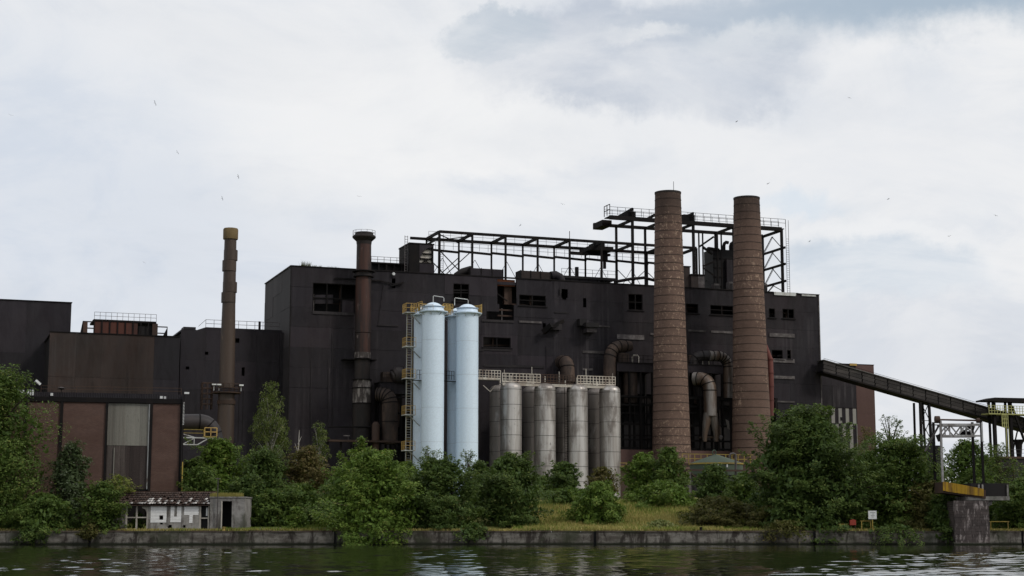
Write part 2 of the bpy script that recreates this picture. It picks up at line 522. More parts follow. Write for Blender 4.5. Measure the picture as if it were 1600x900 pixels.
M['strip_light'] = weathered('light_window_strip', (0.27, 0.26, 0.24), (0.20, 0.185, 0.17), None, 1.0, (1, 1, 0.1))
M['conveyor'] = weathered('grimy_conveyor_boards', (0.030, 0.026, 0.025), (0.055, 0.048, 0.044), (0.10, 0.092, 0.082), 0.7, (0.5, 1, 2.2), c3lo=0.6, randk=0.3)
M['conveyor_roof'] = weathered('grey_conveyor_roof', (0.11, 0.105, 0.10), (0.07, 0.066, 0.063), None, 0.8)
M['birdy'] = weathered('dark_plumage', (0.05, 0.05, 0.052), (0.09, 0.09, 0.092), None, 5.0)
M['sign_white'] = weathered('white_sign_face', (0.62, 0.63, 0.62), (0.52, 0.53, 0.52), None, 2.0)
M['sign_ink'] = weathered('grey_sign_print', (0.24, 0.24, 0.24), (0.2, 0.2, 0.2), None, 2.0)
M['bark'] = weathered('grey_brown_bark', (0.06, 0.045, 0.034), (0.09, 0.07, 0.055), None, 2.0, (1, 1, 0.3), bumpy=0.4)
M['birch_bark'] = weathered('pale_birch_bark', (0.34, 0.32, 0.29), (0.25, 0.23, 0.205), (0.05, 0.045, 0.04), 1.6, (1, 1, 1.6), c3lo=0.56)

def aluminium(name='dull_aluminium_silo', soot=0.0):  # soot widens the dark stain blots, a painted stand-in for shade
    t = NT(name, True)
    v = t.coords('Object')
    run = t.noise(1.5, 7, 0.65, (1, 1, 0.05))
    blot = t.noise(0.55, 5, 0.6, (1, 1, 0.35), 0.3)
    col = t.mix(t.ramp(run, 0.38, 0.66), (0.50, 0.475, 0.45), (0.31, 0.285, 0.265))
    col = t.mix(t.ramp(blot, 0.46 - soot, 0.64 - soot, 0, 0.85), col, (0.145, 0.122, 0.108))  # soot offset widens the stain blots, standing in for shade
    col = t.mix(t.ramp(t.noise(3.5, 6, 0.75, (1, 1, 0.4)), 0.60, 0.70, 0, 0.9), col, (0.04, 0.035, 0.033))
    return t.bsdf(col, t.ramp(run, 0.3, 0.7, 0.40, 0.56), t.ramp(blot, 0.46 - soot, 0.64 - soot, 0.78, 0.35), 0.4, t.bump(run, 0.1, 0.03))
M['alu'] = aluminium()
M['alu_shaded'] = aluminium('stained_and_shaded_aluminium_silo', 0.16)  # rear row: wider stains, with the shade between silos put into the colour

def chimney_brick():
    t = NT('spalled_chimney_brick', True)
    tc = t.n('ShaderNodeTexCoord').outputs['Object']
    sp = t.n('ShaderNodeSeparateXYZ')
    t.t.links.new(tc, sp.inputs[0])
    ang = t.math('MULTIPLY', t.math('ARCTAN2', sp.outputs[1], sp.outputs[0]), 2.3)
    cb = t.n('ShaderNodeCombineXYZ')
    t.set(cb.inputs[0], ang); t.set(cb.inputs[1], sp.outputs[2])
    bk = t.n('ShaderNodeTexBrick')
    t.set(bk.inputs['Vector'], cb.outputs[0])
    bk.inputs['Color1'].default_value = (0.172, 0.110, 0.086, 1)
    bk.inputs['Color2'].default_value = (0.135, 0.087, 0.069, 1)
    bk.inputs['Mortar'].default_value = (0.122, 0.088, 0.074, 1)
    bk.inputs['Scale'].default_value = 1.0
    bk.inputs['Mortar Size'].default_value = 0.016
    bk.inputs['Brick Width'].default_value = 0.34
    bk.inputs['Row Height'].default_value = 0.13
    col = t.mix(t.ramp(t.noise(0.28, 4, 0.5), 0.3, 0.75, 0, 0.6), bk.outputs[0], (0.088, 0.056, 0.045))
    spots = t.noise(2.4, 4, 0.75)
    where = t.ramp(t.noise(0.16, 3, 0.5, (1, 1, 1)), 0.44, 0.56)
    spall = t.math('MULTIPLY', t.ramp(spots, 0.54, 0.64), where)
    col = t.mix(t.math('MULTIPLY', spall, 0.8), col, (0.36, 0.255, 0.19))
    col = t.mix(t.ramp(t.noise(1.1, 5, 0.6, (1, 1, 0.1)), 0.55, 0.8, 0, 0.35), col, (0.062, 0.042, 0.037))
    soot = t.math('ADD', sp.outputs[2], t.math('MULTIPLY', t.noise(0.8, 5, 0.6, (1, 1, 0.2)), 5.0))
    col = t.mix(t.ramp(soot, 40.5, 45.5, 0, 0.65), col, (0.030, 0.024, 0.022))
    h = t.math('SUBTRACT', bk.outputs[1], t.math('MULTIPLY', spall, 1.0))
    return t.bsdf(col, 0.9, 0, 0.15, t.bump(t.math('MULTIPLY', h, -1.0), 0.5, 0.04))
M['chimney'] = chimney_brick()

def brick_wall(name, c1, c2, mortar, bw=0.24, bh=0.09):
    t = NT(name)
    sp = t.n('ShaderNodeSeparateXYZ')
    t.t.links.new(t.n('ShaderNodeTexCoord').outputs['Object'], sp.inputs[0])
    cb = t.n('ShaderNodeCombineXYZ')
    t.set(cb.inputs[0], t.math('ADD', sp.outputs[0], sp.outputs[1])); t.set(cb.inputs[1], sp.outputs[2])
    bk = t.n('ShaderNodeTexBrick')
    t.set(bk.inputs['Vector'], cb.outputs[0])
    for k, v in (('Color1', c1), ('Color2', c2), ('Mortar', mortar)):
        bk.inputs[k].default_value = (*v, 1)
    bk.inputs['Scale'].default_value = 1.0
    bk.inputs['Mortar Size'].default_value = 0.012
    bk.inputs['Brick Width'].default_value = bw
    bk.inputs['Row Height'].default_value = bh
    col = t.mix(t.ramp(t.noise(0.45, 6, 0.65, (0.5, 0.5, 1.6)), 0.38, 0.7, 0, 0.7), bk.outputs[0], tuple(c * 0.55 for c in c1))
    col = t.mix(t.ramp(t.noise(1.5, 6, 0.7, (0.4, 0.4, 3.0)), 0.6, 0.75, 0, 0.5), col, tuple(min(1, c * 1.6) for c in c2))
    return t.bsdf(col, 0.9, 0, 0.15, t.bump(t.math('MULTIPLY', bk.outputs[1], -1), 0.4, 0.03))
M['brick'] = brick_wall('purple_brown_brick', (0.125, 0.073, 0.058), (0.095, 0.057, 0.047), (0.078, 0.057, 0.050))
M['pier_brick'] = brick_wall('lime_stained_pier_brick', (0.075, 0.058, 0.052), (0.055, 0.045, 0.042), (0.13, 0.115, 0.108), 0.4, 0.16)

def concrete(name, c1, c2, dark, band=None):
    t = NT(name)
    col = t.mix(t.ramp(t.noise(0.7, 8, 0.75, (0.6, 1, 1.6)), 0.38, 0.62), c1, c2)
    col = t.mix(t.ramp(t.noise(1.3, 8, 0.72, (1, 1, 0.35), 0.5), 0.46, 0.60, 0, 0.9), col, dark)
    col = t.mix(t.ramp(t.noise(0.35, 5, 0.6), 0.5, 0.66, 0, 0.75), col, (0.045, 0.05, 0.032))
    if band:   # algae and wet line above the water
        sp = t.n('ShaderNodeSeparateXYZ')
        t.t.links.new(t.n('ShaderNodeTexCoord').outputs['Object'], sp.inputs[0])
        z = t.math('ADD', sp.outputs[2], t.math('MULTIPLY', t.noise(1.2, 4, 0.6), 0.16))
        col = t.mix(t.ramp(z, band[0], band[1], 1, 0), col, (0.022, 0.024, 0.017))
    return t.bsdf(col, 0.95, 0, 0.02, t.bump(t.noise(4, 7, 0.7), 0.5, 0.06))
M['quay'] = concrete('stained_quay_concrete', (0.21, 0.197, 0.175), (0.085, 0.076, 0.066), (0.030, 0.025, 0.022), (0.16, 0.36))
M['quay_cap'] = concrete('brown_quay_coping', (0.075, 0.057, 0.045), (0.10, 0.085, 0.07), (0.04, 0.032, 0.026))
M['shed_concrete'] = concrete('grey_shed_concrete', (0.27, 0.26, 0.245), (0.18, 0.17, 0.16), (0.10, 0.09, 0.082))
M['shed_render'] = concrete('pale_shed_render', (0.30, 0.285, 0.265), (0.21, 0.20, 0.185), (0.12, 0.108, 0.095))
M['shed_paint'] = weathered('flaking_white_paint', (0.85, 0.845, 0.83), (0.76, 0.75, 0.73), (0.30, 0.28, 0.26), 1.6, (1, 1, 6), c3lo=0.68, randk=0.05)
M['shed_wood'] = weathered('weathered_window_wood', (0.42, 0.39, 0.34), (0.28, 0.255, 0.22), None, 2.0)
M['pier_stone'] = weathered('lime_stained_pier_stone', (0.055, 0.044, 0.042), (0.085, 0.068, 0.064), (0.27, 0.235, 0.225), 1.3, (1, 1, 0.8), randk=0.25, c3lo=0.52)
M['tile'] = weathered('mossy_brown_roof_tile', (0.048, 0.029, 0.022), (0.035, 0.025, 0.019), (0.065, 0.055, 0.036), 1.1, (1, 1, 1), randk=0.45, c3lo=0.58)
M['tile_pale'] = weathered('pale_broken_tile', (0.42, 0.40, 0.38), (0.24, 0.22, 0.205), None, 4.0, randk=0.5)

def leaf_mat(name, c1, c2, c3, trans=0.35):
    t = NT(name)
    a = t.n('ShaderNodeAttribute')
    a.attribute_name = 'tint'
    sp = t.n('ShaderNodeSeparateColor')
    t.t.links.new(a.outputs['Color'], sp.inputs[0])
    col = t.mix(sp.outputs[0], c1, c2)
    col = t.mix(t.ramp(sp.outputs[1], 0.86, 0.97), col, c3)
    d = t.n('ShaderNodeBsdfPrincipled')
    t.set(d.inputs['Base Color'], col)
    d.inputs['Roughness'].default_value = 0.6
    d.inputs['Specular IOR Level'].default_value = 0.22
    tr = t.n('ShaderNodeBsdfTranslucent')
    t.set(tr.inputs[0], t.mix(0.5, col, (0.10, 0.15, 0.02)))
    mx = t.n('ShaderNodeMixShader')
    mx.inputs[0].default_value = trans
    t.t.links.new(d.outputs[0], mx.inputs[1])
    t.t.links.new(tr.outputs[0], mx.inputs[2])
    t.t.links.new(mx.outputs[0], t.out.inputs[0])
    return t.m
M['leaf_dark'] = leaf_mat('deep_green_leaves', (0.048, 0.086, 0.022), (0.104, 0.152, 0.034), (0.16, 0.19, 0.045))
M['leaf_mid'] = leaf_mat('mid_green_leaves', (0.056, 0.101, 0.021), (0.122, 0.174, 0.034), (0.19, 0.21, 0.05))
M['leaf_bright'] = leaf_mat('fresh_green_leaves', (0.080, 0.142, 0.023), (0.154, 0.222, 0.036), (0.24, 0.26, 0.06))
M['leaf_yellow'] = leaf_mat('yellow_green_leaves', (0.11, 0.135, 0.025), (0.17, 0.175, 0.035), (0.26, 0.23, 0.05))
M['leaf_brown'] = leaf_mat('brownish_autumn_leaves', (0.095, 0.085, 0.028), (0.14, 0.105, 0.036), (0.16, 0.085, 0.035))
M['leaf_bramble'] = leaf_mat('bramble_leaves', (0.066, 0.070, 0.020), (0.135, 0.122, 0.034), (0.19, 0.15, 0.05))
M['leaf_grey'] = leaf_mat('silvery_willow_leaves', (0.058, 0.085, 0.034), (0.095, 0.125, 0.06), (0.20, 0.22, 0.16))
M['leaf_birch'] = leaf_mat('birch_leaves', (0.065, 0.092, 0.022), (0.11, 0.135, 0.034), (0.16, 0.16, 0.05))
M['straw'] = leaf_mat('dry_grass_blades', (0.26, 0.225, 0.065), (0.42, 0.35, 0.12), (0.50, 0.43, 0.18), 0.3)
M['grass'] = leaf_mat('green_grass_blades', (0.12, 0.175, 0.030), (0.22, 0.26, 0.05), (0.32, 0.30, 0.08), 0.3)
M['flower'] = leaf_mat('white_flower_heads', (0.45, 0.47, 0.38), (0.55, 0.56, 0.46), (0.6, 0.6, 0.5), 0.3)

def ground_mat():
    t = NT('bank_earth')
    col = t.mix(t.ramp(t.noise(0.10, 6, 0.6), 0.35, 0.65), (0.19, 0.18, 0.055), (0.09, 0.11, 0.030))
    col = t.mix(t.ramp(t.noise(0.5, 6, 0.7), 0.5, 0.7), col, (0.15, 0.115, 0.06))
    return t.bsdf(col, 0.95, 0, 0.1, t.bump(t.noise(2.5, 6, 0.7), 0.7, 0.15))
M['ground'] = ground_mat()

def water_mat():
    t = NT('canal_water')
    n1 = t.noise(2.6, 4, 0.55, (1, 0.8, 1), 0.2)
    n2 = t.noise(9.0, 3, 0.5, (1, 0.7, 1))
    h = t.math('ADD', n1, t.math('MULTIPLY', n2, 0.22))
    return t.bsdf((0.011, 0.014, 0.006), 0.02, 0, 0.5, t.bump(h, 0.06, 0.10), IOR=1.33)
M['water'] = water_mat()

# ------------------------------------------------------------------ ground and water
def sstep(a, b, x):
    t = min(1.0, max(0.0, (x - a) / (b - a)))
    return t * t * (3 - 2 * t)
QY = 126.0          # face of the quay
QZ = 1.10           # top of the quay
def G(x, y):
    """terrain height"""
    left = 1 - sstep(-24, -14, x)
    start = 127.6 + 4.6 * left
    z = QZ - 0.03 + 2.9 * sstep(start, start + 21, y)
    z += 0.12 * math.sin(x * 0.35 + y * 0.21) * sstep(128, 135, y) + 0.08 * math.sin(x * 0.9 - y * 0.5) * sstep(128, 135, y)
    return z

def grid_mesh(name, xs, ys, zf):
    nx, ny = len(xs), len(ys)
    X, Y = np.meshgrid(xs, ys)
    Z = zf(X, Y)
    co = np.stack([X, Y, Z], -1).reshape(-1, 3).astype(np.float32)
    i = np.arange((ny - 1) * nx).reshape(ny - 1, nx)[:, :-1].ravel()
    q = np.stack([i, i + 1, i + 1 + nx, i + nx], -1).astype(np.int32)
    me = bpy.data.meshes.new(name)
    me.vertices.add(len(co)); me.vertices.foreach_set('co', co.ravel())
    me.loops.add(q.size); me.loops.foreach_set('vertex_index', q.ravel())
    me.polygons.add(len(q))
    me.polygons.foreach_set('loop_start', np.arange(0, q.size, 4, dtype=np.int32))
    me.polygons.foreach_set('use_smooth', np.ones(len(q), bool))
    me.update(calc_edges=True)
    me.validate()
    return me

gx = np.concatenate([np.linspace(-1500, -80, 24), np.linspace(-76, 76, 153), np.linspace(80, 1500, 24)])
gy = np.concatenate([np.linspace(QY + 0.2, 160, 68), np.linspace(163, 260, 30), np.linspace(280, 3000, 20)])
me = grid_mesh('ground', gx, gy, np.vectorize(G))
me.materials.append(M['ground'])
tag(add('ground', me), kind='structure')

rng = np.random.default_rng(7)
def waves(X, Y):
    Z = np.zeros_like(X)
    for k in range(46):
        lam = 0.55 * (4.5 ** rng.random())
        a = math.radians(rng.normal(-82, 42))
        kx, ky = 2 * math.pi / lam * math.cos(a), 2 * math.pi / lam * math.sin(a)
        ph = rng.random() * 6.28
        grp = 0.55 + 0.45 * np.sin(X * rng.normal(0, 0.18) + Y * rng.normal(0, 0.10) + rng.random() * 6.28)
        Z += 0.0034 * lam ** 0.95 * grp * np.sin(kx * X + ky * Y + ph)
    gust = 0.75 + 0.35 * np.sin(X * 0.09 + Y * 0.05 + 1.0) * np.sin(Y * 0.11 - X * 0.03)
    lee = 0.55 + 0.45 * np.clip((QY - 4 - Y) / 30.0, 0, 1)
    side = np.clip((70 - np.abs(X)) / 18, 0, 1) * np.clip((Y - 20) / 15, 0, 1)
    return Z * gust * lee * (0.15 + 0.85 * side)
wx = np.concatenate([np.linspace(-1500, -56, 16), np.arange(-55, 55.01, 0.15), np.linspace(56, 1500, 16)])
wy = np.concatenate([np.linspace(-400, 25, 14), np.linspace(26, 42, 40), np.arange(42.2, QY + 0.3, 0.14)])
me = grid_mesh('water', wx, wy, waves)
me.materials.append(M['water'])
tag(add('water', me), kind='structure')

# ------------------------------------------------------------------ quay wall
q = Thing('quay_wall', 'low stained concrete quay wall running the whole width above the water', 'quay wall', W, (0, QY, 0))
random.seed(3)
joints = [-150, -75] + [(p - 800) * QY / FPX for p in (-160, 148, 527, 928, 1267, 1588, 1800)] + [75, 150]
for a, b in zip(joints[:-1], joints[1:]):
    g = 0.10
    dy = random.uniform(-0.05, 0.05)
    m = MB()
    n = max(2, int((b - a) / 1.6))
    for i in range(n):      # a slightly uneven face
        x0, x1 = a + g + (b - a - 2 * g) * i / n, a + g + (b - a - 2 * g) * (i + 1) / n
        m.box(x0, x1 - 0.002, QY + dy + random.uniform(-0.012, 0.012), QY + 0.62, -0.6, QZ - 0.12 + random.uniform(0, 0.03))
    sec = q.part('wall_section', m, M['quay'])
    m = MB()
    i = 0
    x = a + g
    while x < b - g - 0.4:
        L = min(random.uniform(1.4, 2.6), b - g - x)
        if L > 0.05:
            m.box(x, x + L - random.uniform(0.01, 0.07), QY + dy - random.uniform(0.02, 0.07), QY + 0.72, QZ - 0.127, QZ + random.uniform(-0.025, 0.03))
        x += L
    q.part('coping', m, M['quay_cap'], sec)
    m = MB()
    m.box(b - g + 0.002, b + g - 0.002, QY + 0.10, QY + 0.6, -0.5, QZ - 0.035)
    q.part('joint_filler', m, M['door_dark'], sec)
    m = MB().box(a + g, b - g, QY - 0.16 + dy, QY - 0.055, -0.6, 0.10)
    q.part('footing', m, M['quay'], sec)

# ------------------------------------------------------------------ cladding helper
def clad(th, rect, bays, rows, holes, o0, mat, axis='x', thick=0.12, parent=None, seed=1, gap=0.014, matf=None, name='panel'):
    """a wall of cladding panels, one object each; holes are (x0, z0, x1, z1)"""
    rnd = random.Random(seed)
    x0, z0, x1, z1 = rect
    xs = bays if isinstance(bays, list) else [x0 + (x1 - x0) * i / bays for i in range(bays + 1)]
    zs = rows if isinstance(rows, list) else [z0 + (z1 - z0) * i / rows for i in range(rows + 1)]
    for i in range(len(xs) - 1):
        for j in range(len(zs) - 1):
            a, b, c, d = xs[i] + gap * .15, xs[i + 1] - gap * .15, zs[j] + gap / 2, zs[j + 1] - gap / 2
            hs = [h for h in holes if h[0] < b and h[2] > a and h[1] < d and h[3] > c]
            cx = sorted({a, b} | {min(max(v, a), b) for h in hs for v in (h[0], h[2])})
            cz = sorted({c, d} | {min(max(v, c), d) for h in hs for v in (h[1], h[3])})
            pr = rnd.uniform(-0.025, 0.025)
            cells = {(u, w) for u in range(len(cx) - 1) for w in range(len(cz) - 1)
                     if not any(h[0] < (cx[u] + cx[u + 1]) / 2 < h[2] and h[1] < (cz[w] + cz[w + 1]) / 2 < h[3] for h in hs)}
            while cells:            # every connected piece of sheet is its own panel
                todo, m = [cells.pop()], MB()
                while todo:
                    u, w = todo.pop()
                    if axis == 'x':
                        m.box(cx[u], cx[u + 1], o0 + pr, o0 + pr + thick, cz[w], cz[w + 1])
                    else:
                        m.box(o0 + pr, o0 + pr + thick, cx[u], cx[u + 1], cz[w], cz[w + 1])
                    for nb in ((u + 1, w), (u - 1, w), (u, w + 1), (u, w - 1)):
                        if nb in cells:
                            cells.remove(nb)
                            todo.append(nb)
                th.part(name, m, matf(i, j, 0, 0) if matf else mat, parent)

# ------------------------------------------------------------------ main hall
_x, _z = W.pix(455, 416, 205.0)
F = Frame(_x, 205.0, 20)
HM = _z                                  # parapet height
S_END = F.pix(1279, 461, 0)[0]
ZG = 3.2                                 # foot of the works buildings (below the terrain surface)
DEPTH = 17.0
hall = Thing('main_hall', 'huge sooty dark steelworks hall behind the silos and brick chimneys', 'factory hall', F, (0, 0, ZG))
m = MB().box(0.9, S_END - 0.9, 3.0, DEPTH - 0.6, ZG, HM - 1.0)
hall.part('core', m, M['dark_inside'])
m = MB().box(0.15, S_END - 0.15, 0.16, DEPTH, HM - 0.9, HM - 0.5)
hall.part('roof', m, M['clad'])
m = MB().box(0.2, S_END - 0.2, DEPTH - 0.5, DEPTH - 0.2, ZG, HM - 0.92)
hall.part('rear_wall', m, M['clad'])

def hole(x0, y0, x1, y1):
    a, za = F.pix(x0, y1, 0)
    b, zb = F.pix(x1, y0, 0)
    return (a, za, b, zb)
wins = [hole(*w) for w in (
    (488, 445, 556, 488), (708, 444, 733, 470), (811, 462, 853, 477), (755, 528, 798, 542), (982, 460, 1004, 484),
    (1072, 475, 1091, 489), (1110, 478, 1146, 491), (1201.6, 482, 1211, 496), (1223, 483, 1240.6, 497), (1206, 547, 1223, 561), (1230, 547, 1236, 561))]
gaps = [hole(*w) for w in ((612, 434, 618, 450), (777, 436, 807, 475), (780, 474, 803, 500), (760, 487, 780, 500), (877, 452, 887, 465), (878.5, 465, 885, 468),
    (911, 466, 916, 480), (848, 505, 853, 512), (950, 622, 1215, 730), (596, 640, 655, 730))]
bays = [S_END * i / 15 for i in range(16)]
rows = [ZG] + [HM - 2.62 * k for k in range(11, -1, -1)]
streak = lambda i, j, x, z: M['clad_streak'] if (i in (1, 2) and j < 9) or (i == 7 and j in (6, 7, 8, 9)) else M['clad']
clad(hall, (0, ZG, S_END, HM), bays, rows, wins + gaps, 0.0, M['clad'], matf=streak, seed=5)
clad(hall, (0, ZG, DEPTH, HM), 3, rows, [], 0.0, M['clad_side'], axis='y', seed=6, matf=lambda i, j, x, z: M['clad_side'], name='panel')
clad(hall, (0, ZG, DEPTH, HM), 3, rows, [], S_END - 0.12, M['clad'], axis='y', seed=8)
m = MB().box(-0.10, S_END + 0.10, -0.12, 0.22, HM + 0.02, HM + 0.14)
hall.part('coping', m, M['steel'])
m = MB().box(-0.12, 0.20, 0.225, DEPTH, HM + 0.02, HM + 0.14)
hall.part('coping', m, M['flash'])
m = MB().box(-0.07, 0.05, -0.065, 0.05, ZG, HM)
hall.part('corner_trim', m, M['steel'])
m = MB().box(S_END - 0.10, S_END + 0.07, -0.065, 0.10, ZG, HM)
hall.part('corner_trim', m, M['flash'])

def window_bars(h, nx, nz, sill=True):
    a, c, b, d = h
    m = MB()
    for i in range(1, nx):
        x = a + (b - a) * i / nx
        m.box(x - 0.07, x + 0.07, 0.05, 0.20, c, d)
    for i in range(1, nz):
        z = c + (d - c) * i / nz
        m.box(a, b, 0.07, 0.18, z - 0.06, z + 0.06)
    m.box(a + 0.002, a + 0.09, 0.03, 0.22, c, d); m.box(b - 0.09, b - 0.002, 0.03, 0.22, c, d)
    m.box(a + 0.1, b - 0.1, 0.03, 0.22, d - 0.09, d - 0.002); m.box(a + 0.1, b - 0.1, 0.03, 0.22, c + 0.002, c + 0.09)
    o = hall.part('window_frame', m, M['steel'])
    if sill:
        hall.part('sill', MB().box(a - 0.2, b + 0.2, -0.16, 0.02, c - 0.16, c - 0.04), M['steel'], o)
    return o
for i, h in enumerate(wins):
    o = window_bars(h, (3, 2, 2, 2, 2, 1, 2, 1, 2, 1, 1)[i], (2, 2, 2, 1, 2, 1, 2, 1, 1, 1, 1)[i], i not in (0,))
rnd = random.Random(41)
for i, (a, c, b, d) in enumerate(wins):      # bits of the gutted inside seen through the openings
    for k in range(2):
        z = c + (d - c) * rnd.uniform(.1, .95)
        hall.part('inner_beam', MB().bar((a - 1, rnd.uniform(.8, 2.2), z), (b + 1, rnd.uniform(.8, 2.2), z + rnd.uniform(-.5, .5)), rnd.uniform(.1, .3)), M[rnd.choice(['steel_brown', 'flash', 'steel'])])
    if rnd.random() < .7:
        x = a + (b - a) * rnd.uniform(.2, .8)
        hall.part('inner_post', MB().box(x - .12, x + .12, 1.4, 1.7, c - 1, d + 1), M['steel_brown'])
# hanging sheet in the torn left window, floors and posts seen in the torn bays
a, c, b, d = hole(493, 460, 521, 474)
hall.part('torn_sheet', MB().prism([(a, c), (b, c + .1), (b, d), (a, d - .15)], 0.24, 0.28), M['clad'])
a, c, b, d = hole(535, 467, 556, 489)
hall.part('torn_sheet', MB().prism([(a, c), (b, c), (b, d), (a, d)], 0.24, 0.28), M['clad'])
a, c, b, d = hole(490.5, 459, 491.8, 487)
hall.part('pale_post', MB().box(a, b, 0.30, 0.42, c, d), M['flash'])
a, c, b, d = hole(777.5, 437, 806, 445.5)
hall.part('rust_lintel', MB().box(a, b, 0.35, 0.9, c, d), M['rust'], label='orange rusted lintel over a torn bay')
a, c, b, d = hole(792, 446, 803.5, 474)
hall.part('rust_column', MB().box(a, b, 1.0, 1.7, c, d), M['steel_brown'])
a, c, b, d = hole(777.5, 458, 795, 459.6)
hall.part('bent_beam', MB().bar((a, .5, d), (b, .6, c - 0.8), 0.14), M['steel'])
for y in (483, 492):
    a, c, b, d = hole(780, y, 803, y + 1.2)
    hall.part('floor_edge', MB().box(a, b, 0.6, 1.0, c, d), M['steel_brown'])
a, c, b, d = hole(786, 474, 787.4, 500)
hall.part('pale_post', MB().box(a, b, 0.62, 0.78, c, d - 0.6), M['flash'])
# flashing strips, sills and pale drip edges of the facade
for x0, y0, x1, y1 in ((811, 502.5, 846, 504), (1016, 521.5, 1043, 523.5), (964, 524, 1006, 529.5), (928, 509.2, 952, 510.4), (910, 549, 944, 551.6), (910, 576, 926, 578.6),
                       (1075, 516, 1102, 518), (1111, 518, 1146, 519.8), (1202, 522, 1241, 526), (1207, 561.5, 1241, 566), (1207, 588, 1241, 591.5), (755, 546, 798, 547.4),
                       (590, 508, 622, 509), (488, 488.8, 553, 490.4), (866, 488, 887, 489), (706, 546, 755, 547), (755, 571, 800, 573), (800, 572, 850, 574), (1208, 627, 1241, 628.5), (752, 501, 803, 502.4)):
    a, c, b, d = hole(x0, y0, x1, y1)
    hall.part('flashing', MB().box(a, b, -0.10 - random.uniform(0, 0.03), -0.045, c, d), M['flash'] if y0 > 500 and x0 > 805 else M['clad_side'])
for x0, y0, x1, y1 in ((1209, 458.5, 1243, 461), (1252, 461.6, 1274, 462.6)):
    a, c, b, d = hole(x0, y0, x1, y1)
    hall.part('torn_coping', MB().box(a, b, -0.16, -0.125, c, d + .05), M['white_steel'])
# torn sheet edges round the octagonal hole, broken hoist arms, disc lamp
a, c, b, d = hole(873.5, 452, 876.5, 462)
hall.part('torn_sheet', MB().prism([(a, c), (b, c + .4), (b, d), (a, d + .2)], -0.25, -0.2), M['clad_side'])
p0, p1 = F.P(858, 513, -1.6), F.P(880, 501.5, -0.2)
hall.part('broken_arm', MB().bar(p0, p1, 0.35, 0.45).bar(F.P(849, 519, -0.6), F.P(862, 508, -1.8), 0.5, 0.7), M['steel'])
a, c, b, d = hole(858.5, 507.5, 874, 516)
hall.part('hoist_box', MB().box(a, b, -0.9, -0.1, c, d), M['clad_side'])
a, c, b, d = hole(899, 502, 927, 511)
hall.part('hoist_box', MB().box(a + .2, a + 1.2, -1.1, -0.1, c + .1, d + .15).box(a + .8, b, -2.0, -0.1, c - .15, c + .45), M['dark_inside'])
a, c, b, d = hole(910, 510, 925, 521)
hall.part('hoist_box', MB().box(a, b, -1.7, -0.1, c, d).box(a + .3, b - .3, -1.75, -1.7, c + .2, d - .2), M['clad_side'])
p = F.P(615, 428, -0.25)
hall.part('disc_lamp', MB().tube([(p[0], -0.06, p[2]), (p[0], -0.35, p[2])], 0.2, 12), M['white_lamp'])
# conduits down the facade
for x0, y0, x1, y1 in ((600, 440, 592, 505), (549, 515, 556, 560), (513, 560, 513, 680), (854, 540, 855, 600), (486, 560, 486, 690), (520, 520, 519, 690)):
    hall.part('conduit', MB().bar(F.P(x0, y0, -0.12), F.P(x1, y1, -0.12), 0.05), M['clad_side'])
# weeds on the roof edge
def tuft(n, x0, x1, o0, o1, z, h, rnd):
    m = MB()
    for i in range(n):
        x, y = rnd.uniform(x0, x1), rnd.uniform(o0, o1)
        hh = h * rnd.uniform(0.4, 1)
        k = len(m.v)
        dx, dy = rnd.uniform(-.3, .3) * hh, rnd.uniform(-.3, .3) * hh
        m.v += [(x - .03, y, z), (x + .03, y, z), (x + dx, y + dy, z + hh)]
        m.f.append((k, k + 1, k + 2))
    return m

# ------------------------------------------------------------------ roof structures
ZR = HM - 0.5
rt = Thing('roof_gallery', 'low black roof gallery with a thin railing left of the broken tower', 'roof gallery', F, (F.pix(580, 409, 5)[0], 5, ZR))
a, z1 = F.pix(580, 409, 5); b, _ = F.pix(640, 412, 5)
m = MB().box(a, b, 5.6, 9, ZR, z1 - 0.2)
rt.part('wall', m, M['dark_inside'])
rt.part('roof', MB().box(a - .2, b, 4.9, 9.2, z1 - 0.2, z1), M['steel'])
for k in range(6):
    x = a + (b - a) * k / 5.0
    rt.part('column', MB().box(x - .1, x + .1, 5.0, 5.25, ZR, z1 - 0.202), M['steel'])
rt.part('railing', MB().rail([(a, 5, z1), (b, 5, z1), ], 0.75, 0.9, 0.05), M['flash'])

tw = Thing('roof_tower', 'square dark rooftop tower with torn cladding showing a pale inside', 'tower', F, (F.pix(640, 420, 3)[0], 3, ZR))
a, z1 = F.pix(640, 379, 3.0); b, _ = F.pix(677.5, 383, 3.0)
D = 5.0
mid = a + (b - a) * 0.38
zt = z1 - 0.15
for x in (a + .12, mid, b - .12):
    for y in (3.12, 3 + D - .12):
        tw.part('column', MB().box(x - .12, x + .12, y - .12, y + .12, ZR, zt), M['steel'])
tw.part('roof', MB().box(a - .1, b + .1, 2.9, 3 + D + .1, zt, z1 + .02), M['steel'])
clad(tw, (a, ZR, mid, zt), 1, 2, [], 2.96, M['steel'], seed=2)
zlo = F.pix(660, 412, 3)[1]; zmid = F.pix(660, 395, 3)[1]
tw.part('panel', MB().box(mid + .13, b - .002, 2.97, 3.07, ZR, zlo), M['clad'])
tw.part('torn_panel', MB().prism([(mid + .1, zmid - .9), (mid + (b - mid) * .22, zmid - .2), (mid + (b - mid) * .30, zt - 1.0), (mid + (b - mid) * .62, zt - .45), (b, zt - .25), (b, zt), (mid + .1, zt)], 2.97, 3.05), M['clad'])
tw.part('pale_lining', MB().box(mid + .14, b - .02, 3.35, 3.42, zlo - .1, zt - .05), M['cream_steel'], label='pale torn inner sheet')
for y in (388, 396, 404, 411):
    z = F.pix(660, y, 3)[1]
    tw.part('beam', MB().box(mid + .13, b - .25, 3.1, 3.3, z - .09, z + .09), M['steel'])
